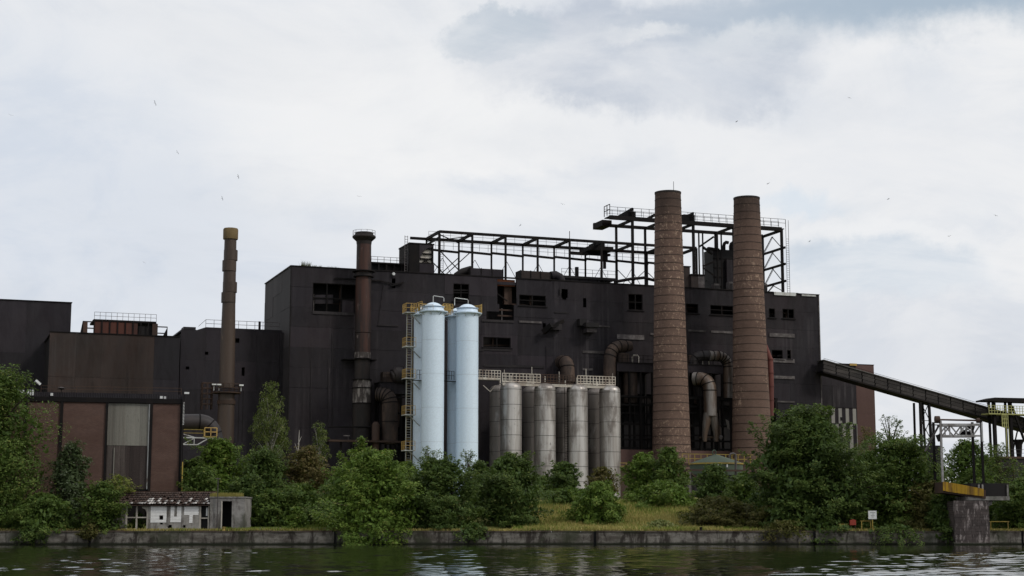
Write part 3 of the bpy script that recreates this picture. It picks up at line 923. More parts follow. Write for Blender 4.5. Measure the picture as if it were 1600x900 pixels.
tw.part('brace', MB().bar((mid + .2, 3.2, zlo), (b - .2, 3.2, zmid - .6), .1).bar((mid + .2, 3.25, zmid - .6), (b - .2, 3.25, zlo), .1), M['steel'])
clad(tw, (3, ZR, 3 + D, zt), 2, 2, [], a - .02, M['steel'], axis='y', seed=4)
tw.part('panel', MB().box(b + .02, b + .12, 3, 3 + D, ZR, zlo), M['clad'])
m = MB()
for dx in (-.55, -.15):
    m.bar((a + dx, 3.4, ZR), (a + dx, 3.4, z1 + 1.0), .06)
for k in range(16):
    z = ZR + .6 + k * (z1 + .6 - ZR) / 16
    m.bar((a - .55, 3.4, z), (a - .15, 3.4, z), .05)
tw.part('ladder', m, M['flash'])

def frame_beam(th, name, p, q, w=.28, h=.38, mat=None):
    return th.part(name, MB().bar(p, q, w, h), mat or M['steel'])

OF, OB = 5.0, 11.0
g1 = Thing('roof_crane_frame', 'long low open steel frame standing on the roof edge', 'steel frame', F, (F.pix(686, 425, OF)[0], OF, ZR))
ZT1 = F.pix(686.4, 362, OF)[1]
ss = [F.pix(p, y, OF)[0] for p, y in ((686.4, 362), (738, 366), (790, 369), (840, 372), (890, 375), (939.7, 378.5), (989, 381), (1038, 384), (1088, 387))]
for s_ in ss:
    g1.part('post', MB().bar((s_, OF, ZR), (s_, OF, ZT1), .26), M['steel'])
    g1.part('post', MB().bar((s_, OB, ZR), (s_, OB, ZT1 - .1), .22), M['steel'])
    frame_beam(g1, 'cross_beam', (s_, OF + .15, ZT1 - .02), (s_, OB - .2, ZT1 - .02))
for s0, s1 in zip(ss[:-1], ss[1:]):
    frame_beam(g1, 'beam', (s0, OF, ZT1 + .02), (s1 - .01, OF, ZT1 + .02), .3, .36)
    frame_beam(g1, 'beam', (s0, OB, ZT1 + .0), (s1 - .01, OB, ZT1 + .0), .35, .40)
    frame_beam(g1, 'rail_beam', (s0, OB - .4, ZT1 - 1.55), (s1 - .01, OB - .4, ZT1 - 1.75), .28, .30)
    g1.part('brace', MB().bar((s0, OB + .1, ZR + .6), ((s0 + s1) / 2, OB + .1, ZT1 - 2.6), .06).bar((s1, OB + .1, ZR + .6), ((s0 + s1) / 2, OB + .1, ZT1 - 2.6), .06), M['steel'])
frame_beam(g1, 'cross_beam', (ss[0], OF + .15, ZT1 - .8), (ss[0], OB - .2, ZT1 - .9), .2, .25)
frame_beam(g1, 'beam', (ss[0] - 2.4, OB, ZT1 - .02), (ss[0] - .02, OB, ZT1 - .02), .3, .36)
for (pa, pb) in (((ss[0], OF + .3, ZR + .4), (ss[1], OF + .3, ZT1 - 2.4)), ((ss[1], OF + .35, ZR + .4), (ss[0], OF + .35, ZT1 - 2.4)),
                 ((ss[0], OB, ZR + .4), (ss[1], OB, ZT1 - 2.4)), ((ss[1], OB + .05, ZR + .4), (ss[0], OB + .05, ZT1 - 2.4)),
                 ((ss[0], OF + .3, ZT1 - .3), (ss[1], OB - .3, ZT1 - .4)), ((ss[0], OB - .3, ZT1 - .4), (ss[1], OF + .3, ZT1 - .3))):
    g1.part('brace', MB().bar(pa, pb, .12), M['steel'])
g1.part('railing', MB().rail([(ss[0], OB - .1, ZT1 - 1.35), (ss[-1], OB - .1, ZT1 - 1.35)], 1.0, 1.3, .04), M['steel'])
g1.part('railing', MB().rail([(ss[0] + .4, OB + .3, ZT1 + .28), (ss[-1], OB + .3, ZT1 + .28)], .9, 1.6, .035), M['steel'])
m = MB()
for dx in (.35, .75):
    m.bar((ss[0] + dx, OF + .5, ZR), (ss[0] + dx, OF + .5, ZT1 - .2), .05)
for k in range(18):
    m.bar((ss[0] + .35, OF + .5, ZR + .3 + k * .3), (ss[0] + .75, OF + .5, ZR + .3 + k * .3), .04)
g1.part('ladder', m, M['steel'])
# crane trolley on the frame
tr = Thing('crane_trolley', 'black crane trolley hanging in the low roof frame', 'crane trolley', F, (ss[5] - .4, OB, ZT1))
x = ss[5] - 1.2
tr.part('body', MB().box(x, x + 3.6, OF + 1.2, OB - .6, ZT1 - .95, ZT1 - .35).box(x + .9, x + 2.6, OF + 2.0, OB - 2.0, ZT1 - .348, ZT1 + .25), M['steel'])
tr.part('girder', MB().box(x - 2.4, x + .1, OF + 2.2, OF + 2.7, ZT1 - 1.6, ZT1 - 1.2).box(x - 2.2, x + 4.0, OF + 3.2, OF + 3.7, ZT1 - 1.35, ZT1 - 1.0), M['steel'])
tr.part('hook_block', MB().bar((x + 2.7, OF + 2.4, ZT1 - .9), (x + 2.7, OF + 2.4, ZT1 - 3.4), .35).box(x + 2.3, x + 3.1, OF + 2.1, OF + 2.7, ZT1 - 2.2, ZT1 - 1.4), M['steel'])
solo('roof_mast', 'thin pole rising from the low roof frame', 'mast', F, (ss[4], OF, ZT1), MB().tube([(ss[4], OF, ZT1 + .2), (ss[4], OF, ZT1 + 1.3)], .05, 6), M['steel'])
solo('roof_chimney_pipe', 'short dark vent pipe on the roof below the steel frame', 'vent pipe', F, (ss[4] + .25, 3.0, ZR), MB().tube([(ss[4] + .25, 3, ZR), (ss[4] + .25, 3, ZR + 3.1)], .28, 10), M['steel'])

# ducts and plant along the roof edge
def roof_duct(name, label, x0, y0, x1, o0, o1, mat, round_=False, seed=0):
    a, z1 = F.pix(x0, y0, o0); b, _ = F.pix(x1, y0, o0)
    th = Thing(name, label, 'duct' if 'duct' in name else 'plant', F, (a, o0, ZR))
    if round_:
        r = (z1 - ZR) / 2 + .3
        th.part('body', MB().tube([(a, o0 + r, ZR + r * .6), (b, o0 + r, ZR + r * .6)], r, 16), mat)
        for k in range(4):
            x = a + (b - a) * (k + .5) / 4
            th.part('seam', MB().tube([(x - .06, o0 + r, ZR + r * .6), (x + .06, o0 + r, ZR + r * .6)], r + .05, 16), M['steel'])
    else:
        n = max(2, int((b - a) / 1.2))
        th.part('body', MB().box(a, b, o0, o1, ZR, z1), mat)
        for k in range(n + 1):
            x = a + (b - a) * k / n
            th.part('rib', MB().box(x - .05, x + .05, o0 - .07, o1 + .05, ZR, z1 + .06), M['steel'])
    return th
roof_duct('roof_duct', 'ribbed dark roof duct box below the left part of the steel frame', 735, 418.5, 786, 1.0, 3.0, M['clad'])
roof_duct('roof_duct', 'smaller brown ribbed roof duct box right of the orange lintel', 814, 422.5, 860, 1.0, 3.0, M['clad_brown'])
m = MB().tube([F.P(861, 431, 1.6), F.P(868, 430, 1.6), F.P(874, 433, 1.6), F.P(877, 440, 1.6)], .62, 12)
solo('roof_duct_elbow', 'curved dark duct end turning down at the roof edge', 'duct', F, F.P(868, 440, 1.6), m, M['clad'])
m = MB().tube([F.P(711, 430, 2.2), F.P(722, 425, 2.2), F.P(736, 422, 2.2)], [.3, .5, .6], 12)
solo('roof_duct_cone', 'tapering black duct at the left end of the ribbed roof duct', 'duct', F, F.P(720, 432, 2.2), m, M['dark_inside'])
pl = Thing('roof_platform', 'dark railed roof platform between the steel frame and the first chimney', 'platform', F, (F.pix(880, 430, 2)[0], 2, ZR))
a, z1 = F.pix(878, 430, 2); b, _ = F.pix(962, 433, 2)
pl.part('deck', MB().box(a, b, 2, 4.5, z1 - .35, z1), M['dark_inside'])
for k in range(7):
    x = a + (b - a) * k / 6
    pl.part('support', MB().box(x - .1, x + .1, 2.2, 2.5, ZR, z1 - .352), M['steel'])
pl.part('side_sheet', MB().box(a, a + (b - a) * .72, 2.25, 2.35, ZR, z1 - .36), M['clad'])
pl.part('railing', MB().rail([(a, 2.1, z1), (b, 2.1, z1)], 1.0, 1.1, .04), M['steel'])
solo('roof_hose', 'dark sagging roof pipe under the steel frame near the first chimney', 'pipe', F, F.P(975, 440, 3), MB().tube([F.P(963, 440, 3), F.P(985, 436, 3), F.P(1006, 434, 3), F.P(1022, 438, 3)], .22, 8), M['steel'])

# tall frame
g2 = Thing('tall_roof_frame', 'tall open steel frame with a railed top rising behind the brick chimneys', 'steel frame', F, (F.pix(988, 440, OF)[0], OF, ZR))
ZT2 = F.pix(988, 342.5, OF)[1]
OB2 = 10.8
sl = F.pix(952, 340, OF)[0]
tt = [F.pix(p, y, OF)[0] for p, y in ((988, 342), (1034, 346), (1083, 349), (1146, 354), (1221, 360))]
for i, s_ in enumerate(tt):
    g2.part('post', MB().bar((s_, OF, ZR), (s_, OF, ZT2), .34), M['steel'])
    g2.part('post', MB().bar((s_, OB2, ZR), (s_, OB2, ZT2), .30), M['steel'])
    frame_beam(g2, 'cross_beam', (s_, OF + .2, ZT2 - .1), (s_, OB2 - .2, ZT2 - .1))
    if i in (0, 1, 2):
        frame_beam(g2, 'hoist_beam', (s_, OF - .1, ZT2 + 1.5), (s_, OB2 - .3, ZT2 + 1.2), .25, .36)
        g2.part('stub', MB().bar((s_, OF, ZT2), (s_, OF, ZT2 + 1.4), .2), M['steel'])
for s0, s1 in zip([sl] + tt[:-1], tt):
    frame_beam(g2, 'beam', (s0, OF, ZT2 + .05), (s1 - .01, OF, ZT2 + .05), .4, .58)
    frame_beam(g2, 'beam', (s0, OB2, ZT2 + .02), (s1 - .01, OB2, ZT2 + .02), .3, .46)
for s0, s1 in zip(tt[:-1], tt[1:]):
    z = ZT2 - 7.0
    g2.part('brace', MB().bar((s0, OB2, ZR + .4), (s1, OB2, ZR + 4.6), .09).bar((s1, OB2 + .1, ZR + .4), (s0, OB2 + .1, ZR + 4.6), .09), M['steel'])
frame_beam(g2, 'walkway_slab', (sl, OF + 1.0, ZT2 + .2), (tt[-1] + .6, OF + 1.0, ZT2 + .2), 1.6, .12)
g2.part('railing', MB().rail([(sl, OF - .2, ZT2 + .42), (tt[-1] + .6, OF - .2, ZT2 + .42)], 1.15, 1.25, .05), M['steel'])
g2.part('railing', MB().rail([(sl, OF + 1.8, ZT2 + .42), (tt[-1] + .6, OF + 1.8, ZT2 + .42)], 1.15, 1.25, .04), M['steel'])
g2.part('railing', MB().rail([(sl, OF - .2, ZT2 + .42), (sl, OF + 1.8, ZT2 + .42)], 1.5, 1.0, .09), M['steel'])
x = F.pix(951, 352, OF)[0]
g2.part('crane_end', MB().box(x, x + 1.5, OB2 - 3.5, OB2, ZT2 - .75, ZT2 + .1), M['steel'])
x = F.pix(980, 338, OF)[0]
g2.part('motor_box', MB().box(x, x + 1.5, OF + .3, OF + 1.7, ZT2 + .45, ZT2 + 1.2), M['steel'])
x = F.pix(1070, 345, OF)[0]
g2.part('motor_box', MB().box(x, x + 1.8, OF + .3, OF + 1.7, ZT2 + .45, ZT2 + 1.35), M['steel'])
for k, y in enumerate((388, 413.5, 440)):
    z = F.pix(1221, y, OF)[1]
    frame_beam(g2, 'cross_beam', (tt[-1], OF - .9, z), (tt[-1], OB2 + .6, z), .25, .32)
for k, (y0, y1) in enumerate(((363, 388), (388, 413.5), (413.5, 440), (440, 456))):
    z0, z1 = F.pix(1221, y0, OF)[1], F.pix(1221, y1, OF)[1]
    mo = (OF + OB2) / 2
    g2.part('brace', MB().bar((tt[-1], mo, z0 - .2), (tt[-1], OF + .2, z1 + .2), .09).bar((tt[-1], mo, z0 - .2), (tt[-1], OB2 - .2, z1 + .2), .09).bar((tt[-1] + .08, mo - .2, z0 - .2), (tt[-1] + .08, OB2 - .4, z1 + .2), .05), M['steel'])
m = MB()
for dx in (.45, .9):
    m.bar((tt[-1] + dx, OF - .5, ZR), (tt[-1] + dx, OF - .5, ZT2 + 1.4), .05)
for k in range(28):
    z = ZR + .3 + k * .34
    m.bar((tt[-1] + .45, OF - .5, z), (tt[-1] + .9, OF - .5, z), .04)
g2.part('ladder', m, M['flash'])
for p in (1092, 1098, 1121, 1127):
    x = F.pix(p, 380, 8)[0]
    g2.part('hanger', MB().bar((x, 8, ZR), (x, 8, ZT2 - .4), .18), M['steel'])
g2.part('brace', MB().bar(F.P(1092, 386, 8), F.P(1115, 370, 8), .25).bar(F.P(1098, 386, 8), F.P(1113, 397, 8), .3).bar(F.P(1098, 416, 8), F.P(1116, 409, 8), .28).bar(F.P(1098, 418, 8), F.P(1115, 430, 8), .2), M['steel'])

bo = Thing('rooftop_furnace_plant', 'tall black rooftop furnace box with two bent exhaust pipes between the chimneys', 'plant', F, (F.pix(1125, 440, 8.5)[0], 8.5, ZR))
a, z1 = F.pix(1114, 389, 8.5); b, _ = F.pix(1147, 389, 8.5)
zz = F.pix(1128, 406, 8.5)[1]
bo.part('body', MB().box(a, b, 8.5, 11.5, ZR, z1), M['dark_inside'])
bo.part('side_box', MB().box(b - 1.6, b + 1.4, 7.9, 8.45, ZR, zz), M['clad'])
bo.part('hood', MB().prism([(a - .9, z1 - .1), (a + 1.0, z1 - .3), (a + 1.0, z1 + .1), (a - .8, z1 + .25)], 8.3, 8.9), M['steel'])
for p in (1131, 1141.5):
    x = F.pix(p, 385, 9.0)[0]
    bo.part('exhaust_pipe', MB().tube([(x, 9, z1 - .5), (x, 9, z1 + .7), (x + .12, 9, z1 + 1.05), (x + .4, 9, z1 + 1.25), (x + .75, 9, z1 + 1.2)], .26, 10), M['steel'])
for k in range(5):
    z = ZR + 1 + k * (z1 - ZR - 1) / 5
    bo.part('stiffener', MB().box(a - .08, b + .05, 8.42, 8.498, z - .08, z + .08), M['steel'])
c1 = Thing('roof_cabin', 'grey brown rooftop cabin right of the first chimney', 'cabin', F, (F.pix(1082, 445, 3)[0], 3, ZR))
a, z1 = F.pix(1080, 428, 3); b, _ = F.pix(1100, 428, 3)
c1.part('wall', MB().box(a, b, 3, 6, ZR, z1 - .15), M['clad_brown'])
c1.part('side_wall', MB().box(b - .95, b + .03, 2.95, 2.998, ZR, z1 - .16), M['flash'])
c1.part('roof', MB().box(a - .1, b + .15, 2.8, 6.1, z1 - .148, z1), M['steel'])
c2 = Thing('roof_duct_riser', 'dark square duct riser close behind the first chimney', 'duct', F, (F.pix(1075, 445, 3.4)[0], 3.4, ZR))
a, z1 = F.pix(1069, 417, 3.4); b, _ = F.pix(1078, 417, 3.4)
c2.part('body', MB().box(a, b, 3.4, 5, ZR, z1), M['clad_brown'])
c2.part('cap', MB().box(a - .1, b + .1, 3.3, 5.1, z1 + .002, z1 + .15), M['steel'])
for i, (p0, p1, y1, lab) in enumerate(((1116, 1124, 443, 'small pale box unit at the roof edge below the furnace plant'), (1139, 1145, 440, 'upright pale box unit at the roof edge beside the second chimney'),
                                      (1193, 1199, 443, 'upright grey ribbed box unit right of the second chimney'))):
    a, z1 = F.pix(p0, y1, 1.5); b, _ = F.pix(p1, y1, 1.5)
    u = Thing('roof_unit', lab, 'box unit', F, (a, 1.5, ZR), 'box units on the hall roof')
    u.part('housing', MB().box(a, b, 1.5, 2.4, ZR, z1), M['flash'])
    u.part('louvre', MB().box(a + .1, b - .1, 1.44, 1.498, ZR + .3, z1 - .25), M['dark_inside'])
for i, (p0, p1, lab) in enumerate(((1199, 1208, 'flat dark roof vent left of the frame corner'), (1230, 1247, 'flat dark roof vent nearest the right corner of the hall'))):
    a, z1 = F.pix(p0, 457, 1.5); b, _ = F.pix(p1, 457, 1.5)
    u = Thing('roof_vent', lab, 'roof vent', F, (a, 1.5, ZR), 'flat roof vents')
    u.part('curb', MB().box(a + .2, b - .2, 1.6, 3.0, ZR, HM + .2), M['steel'])
    u.part('hood', MB().box(a, b, 1.4, 3.2, HM + .202, HM + .42), M['steel'])
rnd = random.Random(4)
for p0, p1, h, lab in ((470, 484, 1.0, 'bare tall weeds on the left roof edge of the main hall'), (487, 502, .55, 'low weeds on the roof edge right of the tall bare ones'), (511, 528, .5, 'sparse weeds on the roof edge left of the rusty stack')):
    a, b = F.pix(p0, 417, .6)[0], F.pix(p1, 417, .6)[0]
    solo('roof_weeds', lab, 'weeds', F, (a, .6, HM), tuft(150, a, b, .3, 1.0, HM - .2, h + .2, rnd), M['leaf_bramble'], 'weeds on the hall roof')

# ------------------------------------------------------------------ left halls (same line, set back)
LO = 5.0
lh = Thing('middle_hall', 'dark hall section with railed roof between the brown hall and the main hall', 'factory hall', F, (F.pix(288, 511, LO)[0], LO, ZG))
a = F.pix(283, 520, LO)[0]; b = -0.03
zl = F.pix(310, 515.5, LO)[1]; zr = F.pix(335, 511.5, LO)[1]
x1 = F.pix(308, 516, LO)[0]; x2 = F.pix(322, 512, LO)[0]
hz = [F.pix(323, 552, LO), F.pix(293, 575, LO), F.pix(370, 532, LO), F.pix(380, 580, LO)]
hl = [(p[0] - .22, p[1] - .2, p[0] + .22, p[1] + .2) for p in hz[:2]] + [(hz[2][0] - .35, hz[2][1] - .3, hz[2][0] + .35, hz[2][1] + .3), (hz[3][0] - .2, hz[3][1] - .6, hz[3][0] + .2, hz[3][1] + .5)]
clad(lh, (a, ZG, b, zl), 4, 6, hl, LO, M['clad_left'], seed=11, matf=lambda i, j, x, z: M['clad_left'] if i < 2 else M['clad'])
lh.part('core', MB().box(a + .3, b - .3, LO + 1.2, LO + 22, ZG, zl - .25), M['dark_inside'])
lh.part('roof', MB().box(a, b, LO + .14, LO + 22.2, zl - .24, zl - .02), M['clad_left'])
lh.part('upper_storey', MB().prism([(x1, zl + .002), (b, zl + .002), (b, zr), (x2, zr)], LO + .1, LO + 9), M['clad_left'])
xq, zq = F.pix(288, 510.5, LO); xr = F.pix(306, 511, LO)[0]
lh.part('parapet_block', MB().box(a + .3, xr, LO - .03, LO + 2, zl + .002, zq), M['clad_left'])
lh.part('railing', MB().rail([(x2, LO + .3, zr), (b - .3, LO + .3, zr)], 1.0, 1.1, .05), M['flash'])
lh.part('railing', MB().bar((x1 + .2, LO + .3, zl + .5), (x2, LO + .3, zr + 1.0), .05), M['flash'])
x, z = F.pix(407, 508, LO)
lh.part('vent', MB().tube([(x, LO + .6, zr), (x, LO + .6, zr + 1.1)], .16, 8), M['steel'])
m = MB().box(F.pix(438, 530, LO - .6)[0], F.pix(449, 530, LO - .6)[0], LO - 1.2, LO - .05, ZG, F.pix(440, 519, LO)[1] - .2)
lh.part('corner_shaft', m, M['clad_left'])

bh = Thing('brown_hall', 'broad brown sheet-clad hall with a lower roof behind the brick building', 'factory hall', F, (F.pix(180, 522, LO - .4)[0], LO - .4, ZG))
a0, zb = F.pix(78, 519, LO - .4); b0 = F.pix(281.5, 527, LO - .4)[0]
clad(bh, (a0, ZG, b0, zb), 5, 4, [], LO - .4, M['clad_brown'], seed=12, gap=.02, matf=lambda i, j, x, z: M['clad_brown'] if i < 4 else M['clad_left'])
bh.part('core', MB().box(a0 + .2, b0 - .2, LO + .2, LO + 24, ZG, zb - .2), M['dark_inside'])
bh.part('roof', MB().box(a0, b0, LO - .26, LO + 24.2, zb - .19, zb - .01), M['clad_left'])
bh.part('coping', MB().box(a0 - .05, b0, LO - .5, LO - .20, zb + .012, zb + .13), M['steel'])
wh = Thing('blue_black_hall', 'tallest dark windowless hall at the left edge', 'factory hall', F, (a0 - 8, LO + 10, ZG))
b1, zw = F.pix(112, 473.5, LO + 10)
a1 = b1 - 34
clad(wh, (a1, ZG, b1, zw), 6, 4, [], LO + 10, M['clad_left'], seed=13, gap=.015)
wh.part('core', MB().box(a1 + .3, b1 - .1, LO + 10.6, LO + 40, ZG, zw - .1), M['clad_left'])
wh.part('coping', MB().box(a1, b1 + .08, LO + 9.9, LO + 10.5, zw + .003, zw + .12), M['steel'])
# open roof lantern on the brown hall
rl = Thing('roof_lantern', 'open rusty steel roof lantern with railing on the brown hall', 'roof lantern', F, (F.pix(190, 525, LO + 6)[0], LO + 6, zb - .1))
o = LO + 6
ls = {p: F.pix(p, 510, o)[0] for p in (124, 130, 147, 215, 244, 262)}
zt = F.pix(147, 501, o)[1]; zf = zb - .1
zt2 = F.pix(190, 505, o)[1]
rl.part('rust_sheet', MB().box(ls[147], ls[215], o, o + .12, zf, zt - .05), M['lantern_rust'], label='dark rust-red sheet')
rl.part('dark_sheet', MB().box(ls[215] + .02, ls[244] - .3, o + .3, o + .42, zf, zt - .4), M['dark_inside'])
rl.part('roof_beam', MB().box(ls[147] - .1, ls[244], o - .1, o + 5, zt - .04, zt + .2), M['steel'])
rl.part('end_sheet', MB().prism([(ls[124], zf), (ls[130] - .2, zf), (ls[130] + .3, zt - .2), (ls[130] - .1, zt - .2)], o, o + .1), M['steel'])
rl.part('end_sheet', MB().prism([(ls[244] + .5, zf), (ls[262], zf), (ls[262], zt - .4)], o, o + .1), M['steel'])
rl.part('hanging_panel', MB().box(ls[130], ls[130] + .55, o - .05, o + .05, zf + .5, zt - .2), M['steel_brown'])
rl.part('hanging_panel', MB().box(ls[244] - .5, ls[244] + .2, o - .15, o - .05, zf + .6, zt - .1), M['steel_brown'])
for z in (zt - .15, zt - 1.0, zf + .25):
    rl.part('rail_beam', MB().bar((ls[124] + .4, o + .1, z), (ls[147], o + .1, z), .14).bar((ls[244], o + .1, z - .3), (ls[262], o + .1, z - .3), .14), M['steel'])
for k in range(9):
    x = ls[147] + (ls[244] - ls[147]) * k / 8
    rl.part('post', MB().box(x - .08, x + .08, o - .12, o - .002, zf, zt - .042), M['steel'])
rl.part('railing', MB().rail([(ls[147], o, zt + .2), (ls[244], o, zt + .2)], .95, .75, .045), M['flash'])

# ------------------------------------------------------------------ stacks and chimneys
def ring_platform(th, cx, cy, z, r0, r1, mat, railmat=None, n=20, h=1.0, t=.06):
    m = MB().lathe([(r0, z), (r1, z), (r1, z + .12), (r0, z + .12)], cx, cy, n)
    p = th.part('ring_platform', m, mat)
    if railmat:
        m = MB()
        pts = [(cx + (r1 - .05) * math.cos(2 * math.pi * k / n), cy + (r1 - .05) * math.sin(2 * math.pi * k / n), z + .12) for k in range(n + 1)]
        m.rail(pts, h, 3.0, t)
        th.part('railing', m, railmat, p)
    return p

def fz(px, py, o): return F.pix(px, py, o)[1]
M['band'] = weathered('rusted_chimney_band', (0.038, 0.026, 0.022), (0.026, 0.019, 0.017), None, 1.5)
# rust red stack in front of the main hall
OS = -2.2
cx = F.pix(568.5, 400, OS)[0]
st = Thing('rusty_stack', 'tall rust-red steel stack with a flared black cap against the main hall', 'stack', F, (cx, OS, ZG))
k = (205 + 12 - 2) / FPX         # metres per pixel there
Z = lambda y: fz(566, y, OS)
st.part('shaft', MB().lathe([(1.02, Z(520)), (1.0, Z(440)), (.97, Z(424)), (.95, Z(376)), (.92, Z(366))], cx, OS, 28), M['stack_rust'])
st.part('collar', MB().lathe([(.99, Z(552)), (1.01, Z(521))], cx, OS, 28), M['stack_rust'])
st.part('pale_band', MB().lathe([(1.03, Z(560)), (1.03, Z(551))], cx, OS, 28), M['stack_pale'])
st.part('lower_shaft', MB().lathe([(.98, Z(594)), (1.0, Z(561))], cx, OS, 28), M['stack_dark'])
st.part('cone', MB().lathe([(1.18, Z(606)), (1.17, Z(601)), (1.0, Z(593))], cx, OS, 28), M['stack_pale'])
st.part('base_shaft', MB().lathe([(1.18, Z(630)), (1.18, Z(607))], cx, OS, 28), M['stack_pale'])
st.part('base_shaft', MB().lathe([(1.2, ZG), (1.19, Z(631))], cx, OS, 28), M['stack_dark'])
for y in (562, 593.5, 606.5, 630.5):
    st.part('flange', MB().lathe([(1.27, Z(y) - .06), (1.27, Z(y) + .06)], cx, OS, 28), M['steel'])
st.part('cap', MB().lathe([(.97, Z(382)), (1.02, Z(377)), (1.52, Z(371.5)), (1.54, Z(369.5)), (1.20, Z(366.5)), (1.18, Z(363.5)), (.95, Z(363.5)), (.93, Z(367))], cx, OS, 28), M['stack_dark'])
st.part('cap_railing', MB().rail([(cx + 1.5 * math.cos(t * .5236), OS + 1.5 * math.sin(t * .5236), Z(370)) for t in range(13)], .75, 3, .035), M['flash'])
ring_platform(st, cx, OS, Z(425), .96, 1.52, M['steel'], None)
ring_platform(st, cx, OS, Z(433), .97, 1.35, M['steel'], None)
st.part('collar', MB().lathe([(1.12, Z(432)), (1.12, Z(426.5))], cx, OS, 28), M['stack_dark'])
st.part('stay', MB().bar((cx - 3.3, OS + 2, Z(433)), (cx + 3.0, OS + 2, Z(433.5)), .16).bar((cx + 3.0, OS + 2, Z(434)), (cx + 5.6, OS + 2, Z(439)), .14).bar((cx + 4.2, OS + 1.9, Z(441)), (cx + 6.0, OS + 1.9, Z(434)), .2), M['steel'])
st.part('bracket', MB().box(cx - 2.3, cx + 2.0, OS + .3, OS + 2.1, Z(562), Z(560.5)), M['steel'])

# ochre stack on the left
OL = -7.0
cx2 = F.pix(359.5, 400, OL)[0]
ls_ = Thing('ochre_stack', 'slender ochre-brown stack with stepped collars behind the brick building', 'stack', F, (cx2, OL, ZG))
Z2 = lambda y: fz(358, y, OL)
ls_.part('shaft', MB().lathe([(.93, Z2(606)), (.90, Z2(540)), (.80, Z2(475)), (.74, Z2(372))], cx2, OL, 24), M['ochre_stack'])
for y0, y1 in ((391, 407), (407.5, 424), (441, 457), (457.5, 473)):
    r = .86 + (y0 - 391) * .0004
    m = MB()
    # collars are split plates: offset halves
    off = .07 if y0 in (391, 441) else -.07
    m.lathe([(r, Z2(y1)), (r, Z2(y0))], cx2 + off, OL - .02, 20)
    ls_.part('collar', m, M['ochre_stack'])
ls_.part('cap', MB().lathe([(.90, Z2(374)), (.92, Z2(372)), (.93, Z2(359)), (.84, Z2(357)), (.7, Z2(357)), (.7, Z2(362))], cx2, OL, 24), M['ochre_cap'])
ring_platform(ls_, cx2, OL, Z2(615), .9, 1.75, M['steel_brown'], M['steel_brown'], 16, 1.0, .07)
ls_.part('lower_shaft', MB().lathe([(1.06, ZG), (1.0, Z2(640)), (.98, Z2(616))], cx2, OL, 24), M['ochre_stack'])
ls_.part('collar', MB().lathe([(1.12, Z2(632)), (1.12, Z2(626))], cx2, OL, 24), M['steel_brown'])
ls_.part('ladder_cage', (lambda mm: mm)(MB().rail([(cx2 - 2.9, OL, Z2(640)), (cx2 - 1.7, OL, Z2(640)), (cx2 - 1.7, OL + 1.2, Z2(640)), (cx2 - 2.9, OL + 1.2, Z2(640)), (cx2 - 2.9, OL, Z2(640))], 3.2, .6, .09, 4)), M['steel_brown'])
ls_.part('ladder', MB().bar((cx2 + 1.6, OL + .3, Z2(690)), (cx2 + 1.6, OL + .3, Z2(610)), .07).bar((cx2 + 2.1, OL + .3, Z2(690)), (cx2 + 2.1, OL + .3, Z2(610)), .07), M['steel'])
for i, dx in enumerate((-1.75, -1.15, 1.55)):
    ls_.part('lamp', MB().bar((cx2 + dx, OL - 1.2, Z2(612)), (cx2 + dx, OL - 1.2, Z2(604)), .05).box(cx2 + dx - .25, cx2 + dx + .25, OL - 1.45, OL - 1.15, Z2(603.8), Z2(601.8)), M['white_lamp'])

def brick_chimney(label, pxt, yt, o, rt_, pxb, yb, rb, seed):
    cx, zt = F.pix(pxt, yt, o)
    zb = fz(pxb, yb, o)
    th = Thing('brick_chimney', label, 'chimney', F, (cx, o, ZG), 'tall banded brick chimneys')
    rr = lambda z: rb + (rt_ - rb) * max(0, (z - zb) / (zt - zb)) ** 0.9
    rnd = random.Random(seed)
    zs = [ZG + (zt - ZG) * i / 24 for i in range(25)]
    prof = [(rr(z), z) for z in zs] + [(rt_ - .45, zt), (rt_ - .5, zt - 1.5)]
    th.part('shaft', MB().lathe(prof, cx, o, 48), M['chimney'])
    th.part('crown', MB().lathe([(rt_ + .05, zt - .22), (rt_ + .06, zt + .02), (rt_ - .3, zt + .03), (rt_ - .3, zt - .1)], cx, o, 48), M['stack_dark'])
    n = 32
    for i in range(n):
        z = zb + .4 + (zt - zb - 1.5) * i / (n - 1)
        th.part('band', MB().lathe([(rr(z) + .03, z - .035), (rr(z) + .035, z + .035)], cx, o, 48), M['band'])
    a0 = -math.pi / 2 - .2
    if seed == 1:
        th.part('lightning_rod', MB().bar((cx, o - rt_ - .06, zt), (cx, o - rt_ - .06, zt + 1.2), .05), M['steel'])
    return th
brick_chimney('left brick chimney, the taller one, banded and patchy', 1043.5, 301, -6.5, 1.78, 1047, 713, 2.62, 1)
brick_chimney('right brick chimney beside the red pipe and the big green tree', 1166.5, 309.5, -6.5, 1.80, 1175, 705, 2.76, 2)

